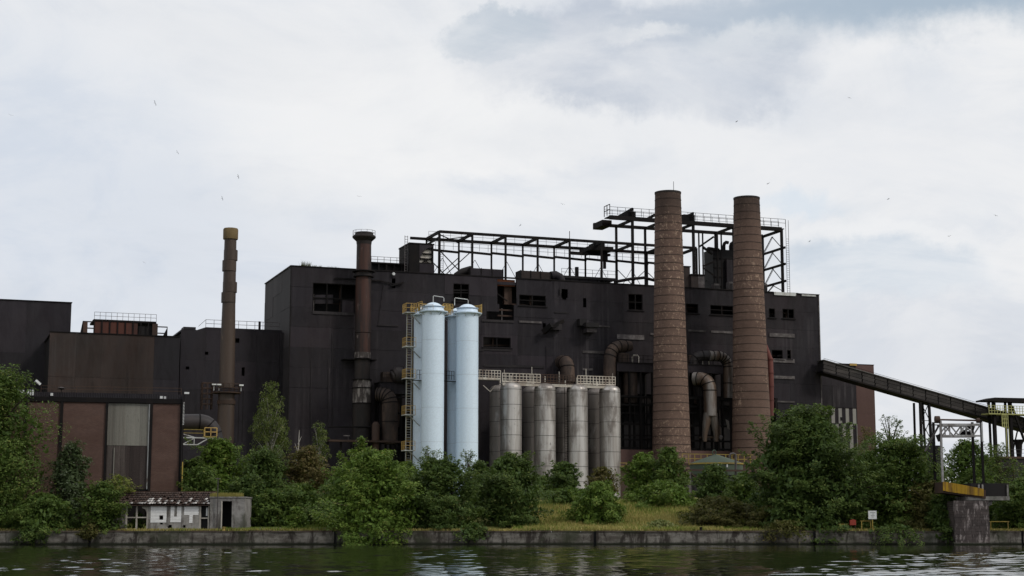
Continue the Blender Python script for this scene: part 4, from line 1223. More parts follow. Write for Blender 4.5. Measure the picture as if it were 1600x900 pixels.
# ------------------------------------------------------------------ pale blue silos
OW = -13.0
def silo_pos(px, y, o): return F.pix(px, y, o)[0]
wr = 1.40
ztop = fz(676, 488, OW)
s1, s2 = silo_pos(676.5, 560, OW), silo_pos(730, 560, OW)
def pale_silo(label, s_, o):
    th = Thing('pale_blue_silo', label, 'silo', F, (s_, o, ZG), 'pale blue silos')
    th.part('shell', MB().lathe([(wr, ZG), (wr, ztop)], s_, o, 40), M['silo_white'])
    prof = [(wr + .02, ztop + .002)] + [(wr * math.cos(t), ztop + 1.25 * math.sin(t)) for t in [i * math.pi / 2 / 8 for i in range(1, 8)]] + [(.12, ztop + 1.25)]
    th.part('dome', MB().lathe([(wr + .05, ztop - .05)] + prof, s_, o, 40), M['silo_white'])
    th.part('rim_platform', MB().lathe([(wr + .01, ztop - .05), (wr + .42, ztop - .03), (wr + .44, ztop + .08), (wr + .01, ztop + .08)], s_, o, 32), M['silo_white'])
    for z in [ZG + 4.2 * i for i in range(1, 7)]:
        th.part('weld_seam', MB().lathe([(wr + .012, z - .025), (wr + .012, z + .025)], s_, o, 40), M['silo_seam'])
    for i in range(8):
        t = i * math.pi / 4 + .3
        th.part('bracket', MB().bar((s_ + (wr + .02) * math.cos(t), o + (wr + .02) * math.sin(t), ztop - .42), (s_ + (wr + .4) * math.cos(t), o + (wr + .4) * math.sin(t), ztop - .08), .06), M['white_steel'])
    return th
pale_silo('front left pale blue silo beside the yellow ladder tower', s1, OW)
pale_silo('front right pale blue silo next to the cream walkway', s2, OW)
pale_silo('rear left pale blue silo half hidden behind the front left one', s1 + .05, OW + 3.7)
pale_silo('rear right pale blue silo half hidden between the front two', s2 + .05, OW + 3.7)
# top railings and bridge
sr = Thing('silo_top_walkway', 'yellow and white railings and platform on top of the pale blue silos', 'walkway', F, (s1, OW, ztop))
def arc(cx, cy, r, a, b, n, z): return [(cx + r * math.cos(a + (b - a) * i / n), cy + r * math.sin(a + (b - a) * i / n), z) for i in range(n + 1)]
zq = ztop + .12
R_ = wr + .40
m = MB().rail(arc(s1, OW + 3.7, R_, math.pi * .2, math.pi * 1.0, 8, zq), 1.1, .9, .07)
m.rail(arc(s2, OW + 3.7, R_, -.2, math.pi * .8, 8, zq), 1.1, .9, .07)
m.rail([(s1 - R_ , OW + 3.6, zq), (s1 - R_, OW + .5, zq)], 1.1, .8, .07)
m.rail([(s1 + R_ - .2, OW + 1.0, zq), (s2 - R_ + .2, OW + 1.0, zq)], 1.15, .45, .08, 2)
m.rail([(s1 + R_ - .4, OW + 2.4, zq), (s2 - R_ + .4, OW + 2.4, zq)], 1.15, .45, .08, 2)
m.rail([(s2 + R_, OW + .4, zq), (s2 + R_, OW + 3.4, zq)], 1.1, .7, .08, 2)
m.rail(arc(s1, OW, R_, math.pi * .55, math.pi * 1.12, 5, zq), 1.1, .7, .075)
m.rail(arc(s2, OW, R_, -.35, math.pi * .45, 5, zq), 1.1, .7, .075)
sr.part('yellow_railing', m, M['yellow'])
m = MB().box(s1 + wr + .55, s2 - wr - .55, OW + .9, OW + 2.6, zq - .16, zq - .02)
m.box(s1 - .6, s1 + .6, OW + wr + .53, OW + 3.7 - wr - .53, zq - .16, zq - .02)
sr.part('deck', m, M['white_steel'])
def hoop(x0, x1, o, z, h): return MB().tube([(x0, o, z), (x0, o, z + h - .1), (x0 + .1, o, z + h), (x1 - .1, o, z + h - .12), (x1, o, z + h - .25), (x1, o, z + .3)], .055, 8)
sr.part('white_hoop', hoop(s1 + .1, s1 + 1.5, OW + .4, ztop + 1.2, .95), M['white_steel'])
sr.part('white_hoop', hoop(s2 - 1.5, s2 + .3, OW + .6, ztop + 1.1, .95), M['white_steel'])
sr.part('white_hoop', MB().rail(arc(s1, OW, R_, math.pi * .85, math.pi * 1.4, 4, zq), .62, 5, .05, 0), M['white_steel'])
# ladder tower
xl = silo_pos(638, 600, OW + 2.5)
lt = Thing('silo_ladder_tower', 'yellow and white ladder tower up the left side of the pale blue silos', 'ladder tower', F, (xl, OW + 2.5, ZG))
OLt = OW + 2.0
ztops = ztop + .1
for dx in (-.42, .22):
    lt.part('stringer', MB().bar((xl + dx, OLt, ZG), (xl + dx, OLt, ztops), .07), M['white_steel'])
m = MB()
z = ZG + .4
while z < ztops:
    m.bar((xl - .40, OLt + .1, z), (xl + .20, OLt + .1, z), .035)
    z += .32
lt.part('rungs', m, M['white_steel'])
m = MB()
z = ZG + 2.4
while z < ztops:
    for k in range(5):
        t0, t1 = math.pi + k * math.pi / 5, math.pi + (k + 1) * math.pi / 5
        m.bar((xl - .05 + .42 * math.cos(t0), OLt + .05 + .45 * math.sin(t0), z), (xl - .05 + .42 * math.cos(t1), OLt + .05 + .5 * math.sin(t1), z), .035)
    z += 1.3
for k in (1, 4):
    t0 = math.pi + k * math.pi / 5
    m.bar((xl - .05 + .42 * math.cos(t0), OLt + .05 + .5 * math.sin(t0), ZG + 2.4), (xl - .05 + .42 * math.cos(t0), OLt + .05 + .5 * math.sin(t0), ztops), .03)
lt.part('safety_cage', m, M['yellow_cage'])
for y in (495, 541.5, 591, 648, 703.5):
    z = fz(640, y, OLt) if y > 500 else ztops
    p = lt.part('platform', MB().box(xl - .75, xl + .65, OLt - .7, OLt + .9, z - .1, z), M['white_steel'])
    lt.part('platform_railing', MB().rail([(xl + .6, OLt - .65, z), (xl - .7, OLt - .65, z), (xl - .7, OLt + .85, z)], 1.1, .55, .045, 1), M['yellow'], p)
    lt.part('strut', MB().bar((xl - .1, OLt - .4, z - .12), (s1 - .9, OW + 2.6, z - 1.3), .1), M['white_steel'], p)
z = fz(640, 592, OLt)
lt.part('mid_walkway', MB().box(xl - .9, s2 + 2.0, OW + 1.95, OW + 2.75, z - .14, z - .102), M['steel'])
lt.part('mid_railing', MB().rail([(xl + .8, OW + 1.5, z), (s1 - .9, OW + 1.5, z)], 1.1, .35, .05, 1), M['steel'])
lt.part('mid_railing', MB().rail([(s1 + 1.3, OW + 1.6, z), (s2 - 1.2, OW + 1.6, z)], 1.1, .35, .05, 1), M['steel'])
# thin rail down between the silos
lt.part('drain_pipe', MB().bar((s1 + 2.0, OW + 1.9, fz(702, 565, OW)), (s1 + 2.0, OW + 1.9, ztop), .05), M['white_steel'])

# ------------------------------------------------------------------ aluminium silos
OA, OAB = -9.0, -4.7
gr = 1.38
labels_f = ['first grey aluminium silo of the front row, nearest the pale blue silos', 'second grey aluminium silo of the front row from the pale blue silos',
            'third grey aluminium silo of the front row from the pale blue silos', 'last grey aluminium silo of the front row, nearest the brick chimney']
labels_b = ['rear grey silo hidden behind the first front silo', 'rear grey silo seen between the first and second front silos',
            'rear grey silo seen between the second and third front silos', 'rear grey silo seen between the third and last front silos']
zga = fz(798, 606, OA)
ga = []
def grey_silo(label, s_, o, alu):
    th = Thing('aluminium_silo', label, 'silo', F, (s_, o, ZG), 'grey aluminium silos')
    th.part('shell', MB().lathe([(gr, ZG), (gr, zga)], s_, o, 40), alu)
    prof = [(gr, zga + .002)] + [(gr * math.cos(t) ** .8, zga + .72 * math.sin(t)) for t in [i * math.pi / 2 / 7 for i in range(1, 7)]] + [(.15, zga + .74)]
    th.part('dome', MB().lathe(prof, s_, o, 40), alu)
    z = zga - .25
    k = 0
    while z > ZG:
        th.part('weld_seam', MB().lathe([(gr + .014, z - .022), (gr + .014, z + .022)], s_, o, 40), M['steel'])
        z -= 1.95
    th.part('vent_neck', MB().tube([(s_, o, zga + .6), (s_, o, zga + 1.6)], .12, 8), M['cream_steel'])
    return th
for i, p in enumerate((798.5, 851.5, 902, 953)):
    s_ = F.pix(p, 650, OA)[0]
    ga.append(s_)
    grey_silo(labels_f[i], s_, OA, M['alu'])
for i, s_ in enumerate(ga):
    grey_silo(labels_b[i], s_ + .02, OAB, M['alu_shaded'])
wk = Thing('silo_walkway', 'rust-stained cream railed walkway running over the grey silos', 'walkway', F, (ga[0], OA, zga))
zw_ = fz(800, 600, OA) + .1
xa, xb, xc = F.pix(741, 600, OA)[0], F.pix(783, 600, OA)[0], F.pix(959, 600, OA)[0]
wk.part('deck', MB().box(xb, xc, OA - .5, OA + .6, zw_ - .12, zw_), M['cream_steel'])
wk.part('deck', MB().box(xa, xb - .02, OA + .2, OA + 1.1, zw_ + .38, zw_ + .5), M['cream_steel'])
for k, (u0, u1) in enumerate(((0, .33), (.335, .62), (.66, 1.0))):
    x0, x1 = xb + (xc - xb) * u0, xb + (xc - xb) * u1
    wk.part('railing', MB().rail([(x0, OA - .48, zw_ + .1), (x1, OA - .48, zw_ + .1)], 1.12, .46, .075, 2, True), M['cream_steel'] if k != 1 else M['steel_brown'])
wk.part('railing', MB().rail([(xb, OA + .58, zw_), (xc, OA + .58, zw_)], 1.1, .9, .05, 1), M['steel_brown'])
wk.part('railing', MB().rail([(xa, OA + .22, zw_ + .5), (xb, OA + .22, zw_ + .5)], 1.1, .42, .07, 2, True), M['cream_steel'])
wk.part('edge_beam', MB().bar((xb, OA - .56, zw_ - .25), (xc - .3, OA - .56, zw_ - .25), .1, .2), M['cream_steel'])
for k in range(5):
    x = xb + .4 + (xc - xb - .6) * k / 4
    wk.part('mast', MB().bar((x, OA - .1, zw_), (x, OA - .1, zw_ + (2.2 if k in (1, 3) else 1.7)), .06), M['cream_steel'])
m = MB()
xl2 = F.pix(883, 620, OA)[0]
for dx in (-.2, .25):
    m.bar((xl2 + dx, OA - .3, ZG), (xl2 + dx, OA - .3, zw_ + 1.1), .06)
for k in range(38):
    m.bar((xl2 - .2, OA - .3, ZG + 1 + k * .32), (xl2 + .25, OA - .3, ZG + 1 + k * .32), .04)
wk.part('ladder', m, M['steel'])
wk.part('strut', MB().bar(F.P(755, 602, OA + .6), F.P(766, 612, OA + .6), .08).bar(F.P(766, 612, OA + .6), F.P(774, 602, OA + .6), .08), M['cream_steel'])

# ------------------------------------------------------------------ ducts, dust collectors at the foot of the hall
def duct(name, label, pts, r, mat, rings=0, cat='duct'):
    th = Thing(name, label, cat, F, (pts[0][0], pts[0][1], min(p[2] for p in pts)))
    th.part('pipe', MB().tube(pts, r, 18), mat)
    for k in range(rings):
        u = (k + .5) / rings * (len(pts) - 1)
        i = min(int(u), len(pts) - 2)
        f = u - i
        p = tuple(pts[i][j] + (pts[i + 1][j] - pts[i][j]) * f for j in range(3))
        d = norm(V(pts[i], pts[i + 1]))
        rad = r if not isinstance(r, list) else r[i] + (r[i + 1] - r[i]) * f
        th.part('hoop', MB().tube([tuple(p[j] - d[j] * .06 for j in range(3)), tuple(p[j] + d[j] * .06 for j in range(3))], rad + .05, 18), M['steel'])
    return th
def bend(p0, corner, p1, r, n=6):
    """rounded corner between two straight runs"""
    a, b = norm(V(corner, p0)), norm(V(corner, p1))
    s0 = tuple(corner[i] + a[i] * r for i in range(3)); s1 = tuple(corner[i] + b[i] * r for i in range(3))
    out = [p0]
    for k in range(n + 1):
        t = k / n
        out.append(tuple((1 - t) ** 2 * s0[i] + 2 * t * (1 - t) * corner[i] + t * t * s1[i] for i in range(3)))
    return out + [p1]
# big rusty elbow left of the first chimney
O1 = -1.9
p0, pc, p1 = F.P(952, 640, O1), F.P(953, 541, O1), F.P(985, 541, O1 + .6)
duct('elbow_duct', 'large brown elbow duct rising left of the taller brick chimney', bend(p0, pc, p1, 2.0), [.85] * 8 + [.7], M['duct_brown'], 6)
def collector(label, x0, x1, y0, y1, o, legs, seed):
    a, z1 = F.pix(x0, y0, o); b, z0 = F.pix(x1, y1, o)
    th = Thing('dust_collector', label, 'dust collector', F, (a, o, ZG), 'dust collectors')
    th.part('box', MB().box(a, b, o, o + 2.6, z0, z1), M['clad'])
    th.part('rim', MB().box(a - .1, b + .1, o - .1, o + 2.7, z1 + .002, z1 + .14), M['steel'])
    xm = (a + b) / 2
    th.part('hopper', MB().lathe([(.95, z0 - 4.2), (1.0, z0 - 2.4), (1.0, z0 - .002)], xm - .2, o + 1.3, 20), M['duct_brown'])
    th.part('railing', MB().rail([(a, o, z1 + .14), (b, o, z1 + .14)], 1.0, .8, .05), M['steel'])
    for k in range(legs):
        x = a + .15 + (b - a - .3) * k / (legs - 1)
        th.part('leg', MB().box(x - .12, x + .12, o + .05, o + .29, ZG, z0 - .002), M['steel'])
        th.part('leg', MB().box(x - .12, x + .12, o + 2.3, o + 2.54, ZG, z0 - .002), M['steel'])
    for y in (620, 645, 680):
        z = fz(x0, y, o)
        if z < z0 - .3:
            th.part('girt', MB().box(a, b, o - .06, o + .045, z - .1, z + .1), M['steel'])
    th.part('pump_box', MB().box(a + .6, a + 2.2, o + .8, o + 2, z1 + .15, z1 + 1.5), M['duct_brown'])
    th.part('bent_pipe', MB().tube([(a + 2.6, o + .6, z1 + .14), (a + 2.6, o + .6, z1 + 1.0), (a + 2.75, o + .6, z1 + 1.2), (a + 3.4, o + .6, z1 + 1.2), (a + 3.55, o + .6, z1 + 1.0), (a + 3.55, o + .6, z1 + .14)], .09, 8), M['cream_steel'])
    return th
collector('dark dust collector box left of the taller brick chimney', 964, 1021, 567, 582, -2.6, 4, 1)
collector('dark dust collector box between the two brick chimneys', 1075, 1130, 570, 584, -2.6, 4, 2)
collector('dark dust collector box left of the pale blue silos', 594, 645, 598, 616, -3.2, 4, 3)
# silver elbow between the chimneys
O2 = -4.4
p0, pc, p1 = F.P(1084, 592, O2 + 1.6), F.P(1109, 591, O2), F.P(1110, 650, O2)
duct('silver_elbow_duct', 'rust-streaked silver elbow duct hanging between the two brick chimneys', bend(p0, pc, p1, 1.7), .92, M['duct_silver'], 4)
for q0, q1, lab in ((1106, 1101, 'left tapering leg pipe under the silver elbow duct'), (1114, 1119, 'right tapering leg pipe under the silver elbow duct')):
    pts = [F.P(q0, 646, O2), F.P((q0 + q1) / 2, 662, O2), F.P(q1, 680, O2), F.P(q1, 690, O2)]
    solo('duct_leg', lab, 'duct', F, pts[-1], MB().tube(pts, [.62, .55, .36, .3], 14), M['duct_silver'], 'legs of the silver duct')
p0, pc, p1 = F.P(1108, 556, -2.4), F.P(1137, 556, -2.4), F.P(1138, 622, -2.4)
duct('hooped_elbow_duct', 'hooped grey elbow duct close to the left side of the right chimney', bend(p0, pc, p1, 1.8), [.7] * 8 + [.75], M['duct_silver'], 8)
p0, pc, p1 = F.P(1100, 640, -2.0), F.P(1080, 556, -1.6), F.P(1112, 556, -2.0)
duct('black_pipe_bundle', 'black sooty curved pipe behind the dust collector between the chimneys', bend(p0, pc, p1, 1.8), .75, M['duct_black'], 3)
solo('hanging_silver_flap', 'bent pale silver sheet hanging low beside the right chimney', 'sheet', F, F.P(1137, 672, O2), MB().prism([F.pix(1137, 670, O2), F.pix(1141, 671, O2), F.pix(1139, 658, O2), F.pix(1134, 655, O2)], O2, O2 + .08), M['duct_silver'])
# steel supports in the open bay
sb = Thing('open_bay_frame', 'dark steel columns and pipes in the open bay behind the brick chimneys', 'steel frame', F, (F.pix(1000, 700, -3)[0], -3, ZG))
for p, o in ((951, -1), (968, -3), (1001, -3.2), (1012, -1), (1081, -1), (1094, -3.5), (1121, -3.5), (1142, -5.0), (1212, -1)):
    x, z = F.pix(p, 622, o)
    sb.part('column', MB().box(x - .16, x + .16, o - .16, o + .16, ZG, z), M['steel'])
for y, o in ((621, -3.3), (634, -2.8), (664, -3.3), (688, -3.0), (701, -3.3)):
    z = fz(1050, y, o)
    x0, x1 = F.pix(951, y, o)[0], F.pix(1212, y, o)[0]
    sb.part('girder', MB().box(x0, x1, o + .17, o + .35, z - .13, z + .13), M['steel'])
sb.part('pipe', MB().tube([F.P(1092, 684, -3.9), F.P(1105, 683, -3.9), F.P(1124, 684, -3.9)], .14, 8).tube([F.P(1124, 640, -3.9), F.P(1125, 684, -3.9)], .12, 8), M['duct_brown'])
sb.part('valve', MB().lathe([(.25, fz(1126, 686, -3.9)), (.3, fz(1126, 684, -3.9)), (.3, fz(1126, 682, -3.9)), (.2, fz(1126, 680, -3.9))], F.pix(1126, 684, -3.9)[0], -3.9, 12), M['flash'])
x0, z0 = F.pix(960, 702, -3.8); x1, z1 = F.pix(1016, 694, -3.8)
sb.part('low_wall', MB().box(x0 - 1, F.pix(1215, 700, -3.8)[0], -3.9, -3.6, ZG, z0), M['plaster_brown'])
m = MB().box(F.pix(945, 600, .5)[0], F.pix(1220, 600, .5)[0], .6, .75, fz(1080, 632, .5), fz(1080, 622, .5))
sb.part('lintel', m, M['steel'])
# left foot plant
p0, pc, p1 = F.P(609, 694, -4.0), F.P(609, 617, -4.0), F.P(590, 616, -3.0)
duct('hooped_brown_duct', 'hooped brown elbow duct at the foot of the hall left of the ladder tower', bend(p0, pc, p1, 1.3), [1.02] * 6 + [.95, .9, .9], M['duct_brown'], 7)
duct('black_vessel', 'black horizontal vessel above the dust collector left of the pale blue silos', [F.P(612, 588, -3.4), F.P(618, 586, -3.4), F.P(640, 586, -3.4), F.P(645, 588, -3.4)], [.6, 1.05, 1.05, .6], M['duct_black'], 3, 'vessel')
solo('rusty_post_tank', 'narrow rust-brown upright tank beside the hooped brown duct', 'tank', F, F.P(587, 695, -4.2), MB().lathe([(.5, ZG), (.5, fz(587, 664, -4.2)), (.38, fz(587, 661, -4.2)), (.2, fz(587, 659, -4.2))], F.pix(587, 680, -4.2)[0], -4.2, 16), M['steel_brown'])
lf = Thing('low_pipe_rack', 'dark low pipe rack at the foot of the rusty stack', 'pipe rack', F, (F.pix(560, 690, -4.5)[0], -4.5, ZG))
x0, x1 = F.pix(512, 690, -4.5)[0], F.pix(655, 690, -4.5)[0]
for k in range(8):
    x = x0 + (x1 - x0) * k / 7
    lf.part('post', MB().box(x - .12, x + .12, -4.6, -4.36, ZG, fz(560, 691, -4.5)), M['steel'])
lf.part('deck', MB().box(x0, x1, -5.2, -3.8, fz(560, 691, -4.5) + .002, fz(560, 688, -4.5)), M['steel_brown'])
lf.part('pipe', MB().tube([F.P(512, 667, -3.4), F.P(545, 667, -3.4), F.P(600, 667, -3.4)], .1, 8), M['steel'])
lf.part('sheet', MB().box(F.pix(515, 690, -2)[0], F.pix(590, 690, -2)[0], -1.3, -1.2, ZG, fz(540, 668, -1.2)), M['clad'])
lf.part('lamp', MB().bar(F.P(544, 692, -5), F.P(544, 681, -5), .06).box(F.pix(537, 681, -5)[0], F.pix(546, 681, -5)[0], -5.1, -4.9, fz(540, 681.5, -5), fz(540, 680, -5)), M['flash'])
x, z = F.pix(884, 572, -2)
duct('rust_crowned_duct', 'black duct bend with an orange rusted crown above the grey silo walkway', bend(F.P(876, 566, .3), F.P(886, 566, -2.2), F.P(888, 598, -2.6), 1.0), .95, M['duct_brown'], 2)
# red pipe beside the second chimney
rp = Thing('red_pipe', 'faded red pipe climbing the right side of the right chimney', 'pipe', F, F.P(1204, 640, -5))
pts = [F.P(1196.5, 536, -4.4), F.P(1198, 545, -4.6), F.P(1203, 562, -5), F.P(1204, 600, -5), F.P(1204, 650, -5)]
rp.part('pipe', MB().tube(pts, [.1, .28, .44, .46, .46], 14), M['red_pipe'])
for y in (562, 583, 604, 625):
    x, z = F.pix(1203.5, y, -5)
    rp.part('flange', MB().lathe([(.54, z - .05), (.54, z + .05)], x, -5, 14), M['red_pipe'])

# ------------------------------------------------------------------ right hall, conveyor
rh = Thing('right_hall', 'smaller brown hall with striped windows right of the main hall', 'factory hall', F, (S_END + 5, 8, ZG))
OR = 8.0
zr_ = F.pix(1366, 571, OR)[1]
xe = F.pix(1366, 600, OR)[0]; xm = F.pix(1337.5, 600, OR)[0]; xs0 = S_END - 1.5
zwt, zwm = fz(1310, 638, OR), fz(1310, 662, OR)
clad(rh, (xs0, zwt + .1, xm, zr_), 3, 2, [], OR, M['clad'], seed=21, matf=lambda i, j, x, z: M['clad_streak'])
clad(rh, (xm, ZG, xe, zr_), 1, 3, [], OR, M['plaster_brown'], seed=22, gap=.01)
rh.part('core', MB().box(xs0, xe - .15, OR + .3, OR + 14, ZG, zr_ - .1), M['clad_brown'])
rh.part('coping', MB().box(xs0, xe + .06, OR - .05, OR + .3, zr_ + .005, zr_ + .12), M['steel'])
rh.part('patch', MB().box(F.pix(1327, 570, OR)[0], F.pix(1338, 570, OR)[0], OR - .16, OR - .06, fz(1332, 571.5, OR), fz(1332, 568, OR)), M['yellow'], label='small yellow patch at the roof edge')
px = 1282.5
k = 0
while px < 1338:
    a, b = F.pix(px, 650, OR)[0], F.pix(px + 5.55, 650, OR)[0]
    rh.part('window_strip', MB().box(a, b - .03, OR - .02 * (k % 2), OR + .1, zwm + .05, zwt), M['strip_light'] if k % 2 == 1 else M['clad'])
    rh.part('window_strip', MB().box(a, b - .03, OR - .02 * (k % 2), OR + .1, ZG, zwm - .02), M['strip_light'] if (k % 2 == 0 and k >= 4) else M['clad'])
    px += 5.55
    k += 1
x0, z0 = F.pix(1313, 657, OR)
rh.part('vent_hole', MB().box(x0, x0 + .35, OR - .08, OR - .03, z0, z0 + .5), M['door_dark'])

OC = -1.5
cv = Thing('conveyor_gallery', 'long inclined dark conveyor gallery descending to the right from the main hall', 'conveyor', F, (S_END, OC, fz(1281, 582, OC)))
A0, A1 = F.P(1281.5, 573, OC), F.P(1600, 664.5, OC)
dirv = V(A0, A1)
A1 = tuple(A0[i] + dirv[i] * 1.35 for i in range(3))
TH = F.pix(1281, 564, OC)[1] - F.pix(1281, 582, OC)[1]
n = 22
up = (0, 0, 1)
for k in range(n):
    t0, t1 = k / n, (k + 1) / n
    p = tuple(A0[i] + (A1[i] - A0[i]) * t0 for i in range(3)); q_ = tuple(A0[i] + (A1[i] - A0[i]) * (t1 - .004) for i in range(3))
    rows_ = 3
    for r_ in range(rows_):
        zc = -TH / 2 + TH * (r_ + .5) / rows_
        h = TH / rows_ - .03
        e = random.uniform(-.03, .03)
        cv.part('board', MB().bar((p[0], p[1] - .9 + e, p[2] + zc), (q_[0], q_[1] - .9 + e, q_[2] + zc), .08, h * .94), M['conveyor'])
def along(t, dz=0, do=0): return (A0[0] + (A1[0] - A0[0]) * t, A0[1] + do, A0[2] + (A1[2] - A0[2]) * t + dz)
cv.part('floor', MB().bar(along(0, -TH / 2 - .02), along(1, -TH / 2 - .02), 2.2, .22), M['steel'])
cv.part('core', MB().bar(along(0), along(1), 1.6, TH * .86), M['dark_inside'])
cv.part('roof_sheet', MB().bar(along(0, TH / 2 + .06), along(1, TH / 2 + .06), 2.2, .12), M['conveyor_roof'])
cv.part('rear_boards', MB().bar(along(0, 0, .9), along(1, 0, .9), .08, TH * .88), M['conveyor'])
cv.part('handrail', MB().bar(along(0, TH / 2 + .3, -1.0), along(1, TH / 2 + .3, -1.0), .04), M['steel'])
def zc_at(px):  # underside of the gallery over a pixel column
    x = F.pix(px, 640, OC)[0]
    t = (x - A0[0]) / (A1[0] - A0[0])
    return x, A0[2] + (A1[2] - A0[2]) * t - TH / 2 - .2
ts = Thing('conveyor_trestle', 'dark lattice trestle carrying the conveyor left of the white gantry', 'trestle', F, (F.pix(1440, 690, OC)[0], OC, ZG))
x, z = zc_at(1440)
for sx, b in ((-.75, -.85), (.75, 1.15)):
    ts.part('leg', MB().bar((x + b, OC - .8, ZG), (x + sx, OC - .8, z), .32), M['steel'])
    ts.part('leg', MB().bar((x + b, OC + .8, ZG), (x + sx, OC + .8, z), .25), M['steel'])
h = (z - ZG) / 6
for k in range(6):
    z0, z1 = ZG + k * h, ZG + (k + 1) * h
    ts.part('lacing', MB().bar((x - .7, OC - .8, z0), (x + .8, OC - .8, z1), .09).bar((x + .8, OC - .82, z0), (x - .7, OC - .82, z1), .09).bar((x - .75, OC - .8, z1), (x + .8, OC - .8, z1), .09), M['steel'])

pf = Thing('loading_platform', 'roofed steel loading platform with pale yellow railings at the right edge', 'platform', F, (F.pix(1555, 700, -5)[0], -5, ZG))
OP = -5.0
x0, zt = F.pix(1534, 624, OP); x1 = F.pix(1660, 624, OP)[0]
zf_ = fz(1560, 646.5, OP)
pf.part('roof', MB().prism([(x0 - .2, fz(1534, 627.5, OP)), (x1, fz(1534, 627.5, OP)), (x1, zt + .35), (x0 + 1.6, zt + .25), (x0 - .2, zt - .15)], OP - 1, OP + 1.2), M['steel'])
pf.part('deck', MB().box(x0 + .6, x1, OP - .8, OP + 1.1, zf_ - .16, zf_), M['yellow_pale'])
pf.part('railing', MB().rail([(x0 + .6, OP - .78, zf_), (x1, OP - .78, zf_)], 1.15, .5, .06, 2), M['yellow_pale'])
for p in (1552, 1577.5, 1620):
    x = F.pix(p, 650, OP)[0]
    pf.part('column', MB().box(x - .22, x + .22, OP - .4, OP + .04, ZG, fz(1560, 628, OP)), M['steel'])
    pf.part('column', MB().box(x - .15, x + .15, OP + .8, OP + 1.05, ZG, fz(1560, 628, OP)), M['steel'])
xk = F.pix(1539, 632, OP)[0]
pf.part('hanger', MB().bar((x0 + .3, OP - .7, fz(1534, 627, OP)), (x0 + .75, OP - .7, zf_), .07).bar((xk, OP - .7, fz(1534, 627, OP)), (xk, OP - .7, zf_), .06), M['flash'])
pf.part('brace', MB().bar(F.P(1581, 634, OP - .5), F.P(1601, 690, OP - .5), .28).bar(F.P(1590, 672, OP - .4), F.P(1583, 703, OP - .4), .16), M['steel'])
m = MB()
xa_, xb_ = F.pix(1566, 660, OP - .9)[0], F.pix(1575, 660, OP - .9)[0]
for k in range(4):
    x = xa_ + (xb_ - xa_) * k / 3
    m.bar((x, OP - .9, fz(1570, 668, OP)), (x, OP - .9, zf_), .09)
for k in range(4):
    z = fz(1570, 668, OP) + k * .6
    m.bar((xa_, OP - .9, z), (xb_, OP - .9, z), .07)
pf.part('stair_cage', m, M['yellow_pale'])
m = MB()
for x in (xb_ - .35, xb_ + .1):
    m.bar((x, OP - .85, ZG), (x, OP - .85, fz(1570, 668, OP)), .08)
for k in range(16):
    m.bar((xb_ - .35, OP - .85, ZG + .5 + k * .3), (xb_ + .1, OP - .85, ZG + .5 + k * .3), .05)
pf.part('ladder', m, M['yellow_pale'])
bk_ = Thing('steel_bunker', 'dark rust-topped steel bunker at the right edge behind the trees', 'bunker', F, (F.pix(1580, 720, -13)[0], -13, ZG))
x0, z1 = F.pix(1563, 713, -13); x1 = F.pix(1660, 713, -13)[0]
bk_.part('body', MB().box(x0, x1, -13, -7, ZG, z1 - .3), M['clad'])
bk_.part('rim', MB().box(x0 - .3, x1, -13.2, -6.8, z1 - .298, z1), M['steel_brown'])
for k in range(6):
    x = x0 + (x1 - x0) * k / 5
    bk_.part('rib', MB().box(x - .08, x + .08, -13.12, -13.002, ZG, z1 - .3), M['steel_brown'])
x, z = F.pix(1595, 690, -12)
bk_.part('chute', MB().lathe([(.35, z1), (.5, z - .4), (.9, z + .3)], x, -11.5, 12), M['steel'])
bk_.part('railing', MB().rail([(x0, -13, z1), (x1, -13, z1)], 1.0, 1.2, .05), M['flash'])

# ------------------------------------------------------------------ brick building on the left
_bx, _bz = W.pix(37, 627, 136.0)
B = Frame(_bx, 136.0, 14)
bb = Thing('brick_building', 'purple-brown brick building with a tall translucent sheet window by the canal', 'building', B, (0, 0, 1.0))
zb_top = _bz
bw = lambda px, y=700: B.pix(px, y, 0)[0]
xR = bw(283)
zg = 1.0
ztp = B.pix(160, 614, 0)[1]
bb.part('core', MB().box(-4.0, xR - .3, .6, 12, zg, ztp - .1), M['dark_inside'])
for p0, p1 in ((-40, 37), (40.5, 91.5), (96.5, 163), (237, 280)):
    bb.part('brick_panel', MB().box(bw(p0), bw(p1), 0, .3, zg, zb_top), M['brick'])
for p0, p1 in ((37, 40.5), (91.5, 96.5), (163, 166.5), (232.5, 237), (280, 283.5)):
    bb.part('steel_column', MB().box(bw(p0) + .005, bw(p1) - .005, -.12, .35, zg, zb_top + .02), M['steel'])
bb.part('fascia', MB().box(bw(-40), xR, -.14, .5, zb_top + .022, zb_top + .42), M['steel'])
bb.part('parapet', MB().box(bw(-40), xR, .06, .5, zb_top + .422, ztp), M['clad_left'])
bb.part('roof', MB().box(bw(-40), xR, .5, 12.1, ztp - .25, ztp - .05), M['steel'])
bb.part('end_wall', MB().box(xR - .3, xR - .02, .36, 12, zg, ztp - .26), M['brick'])
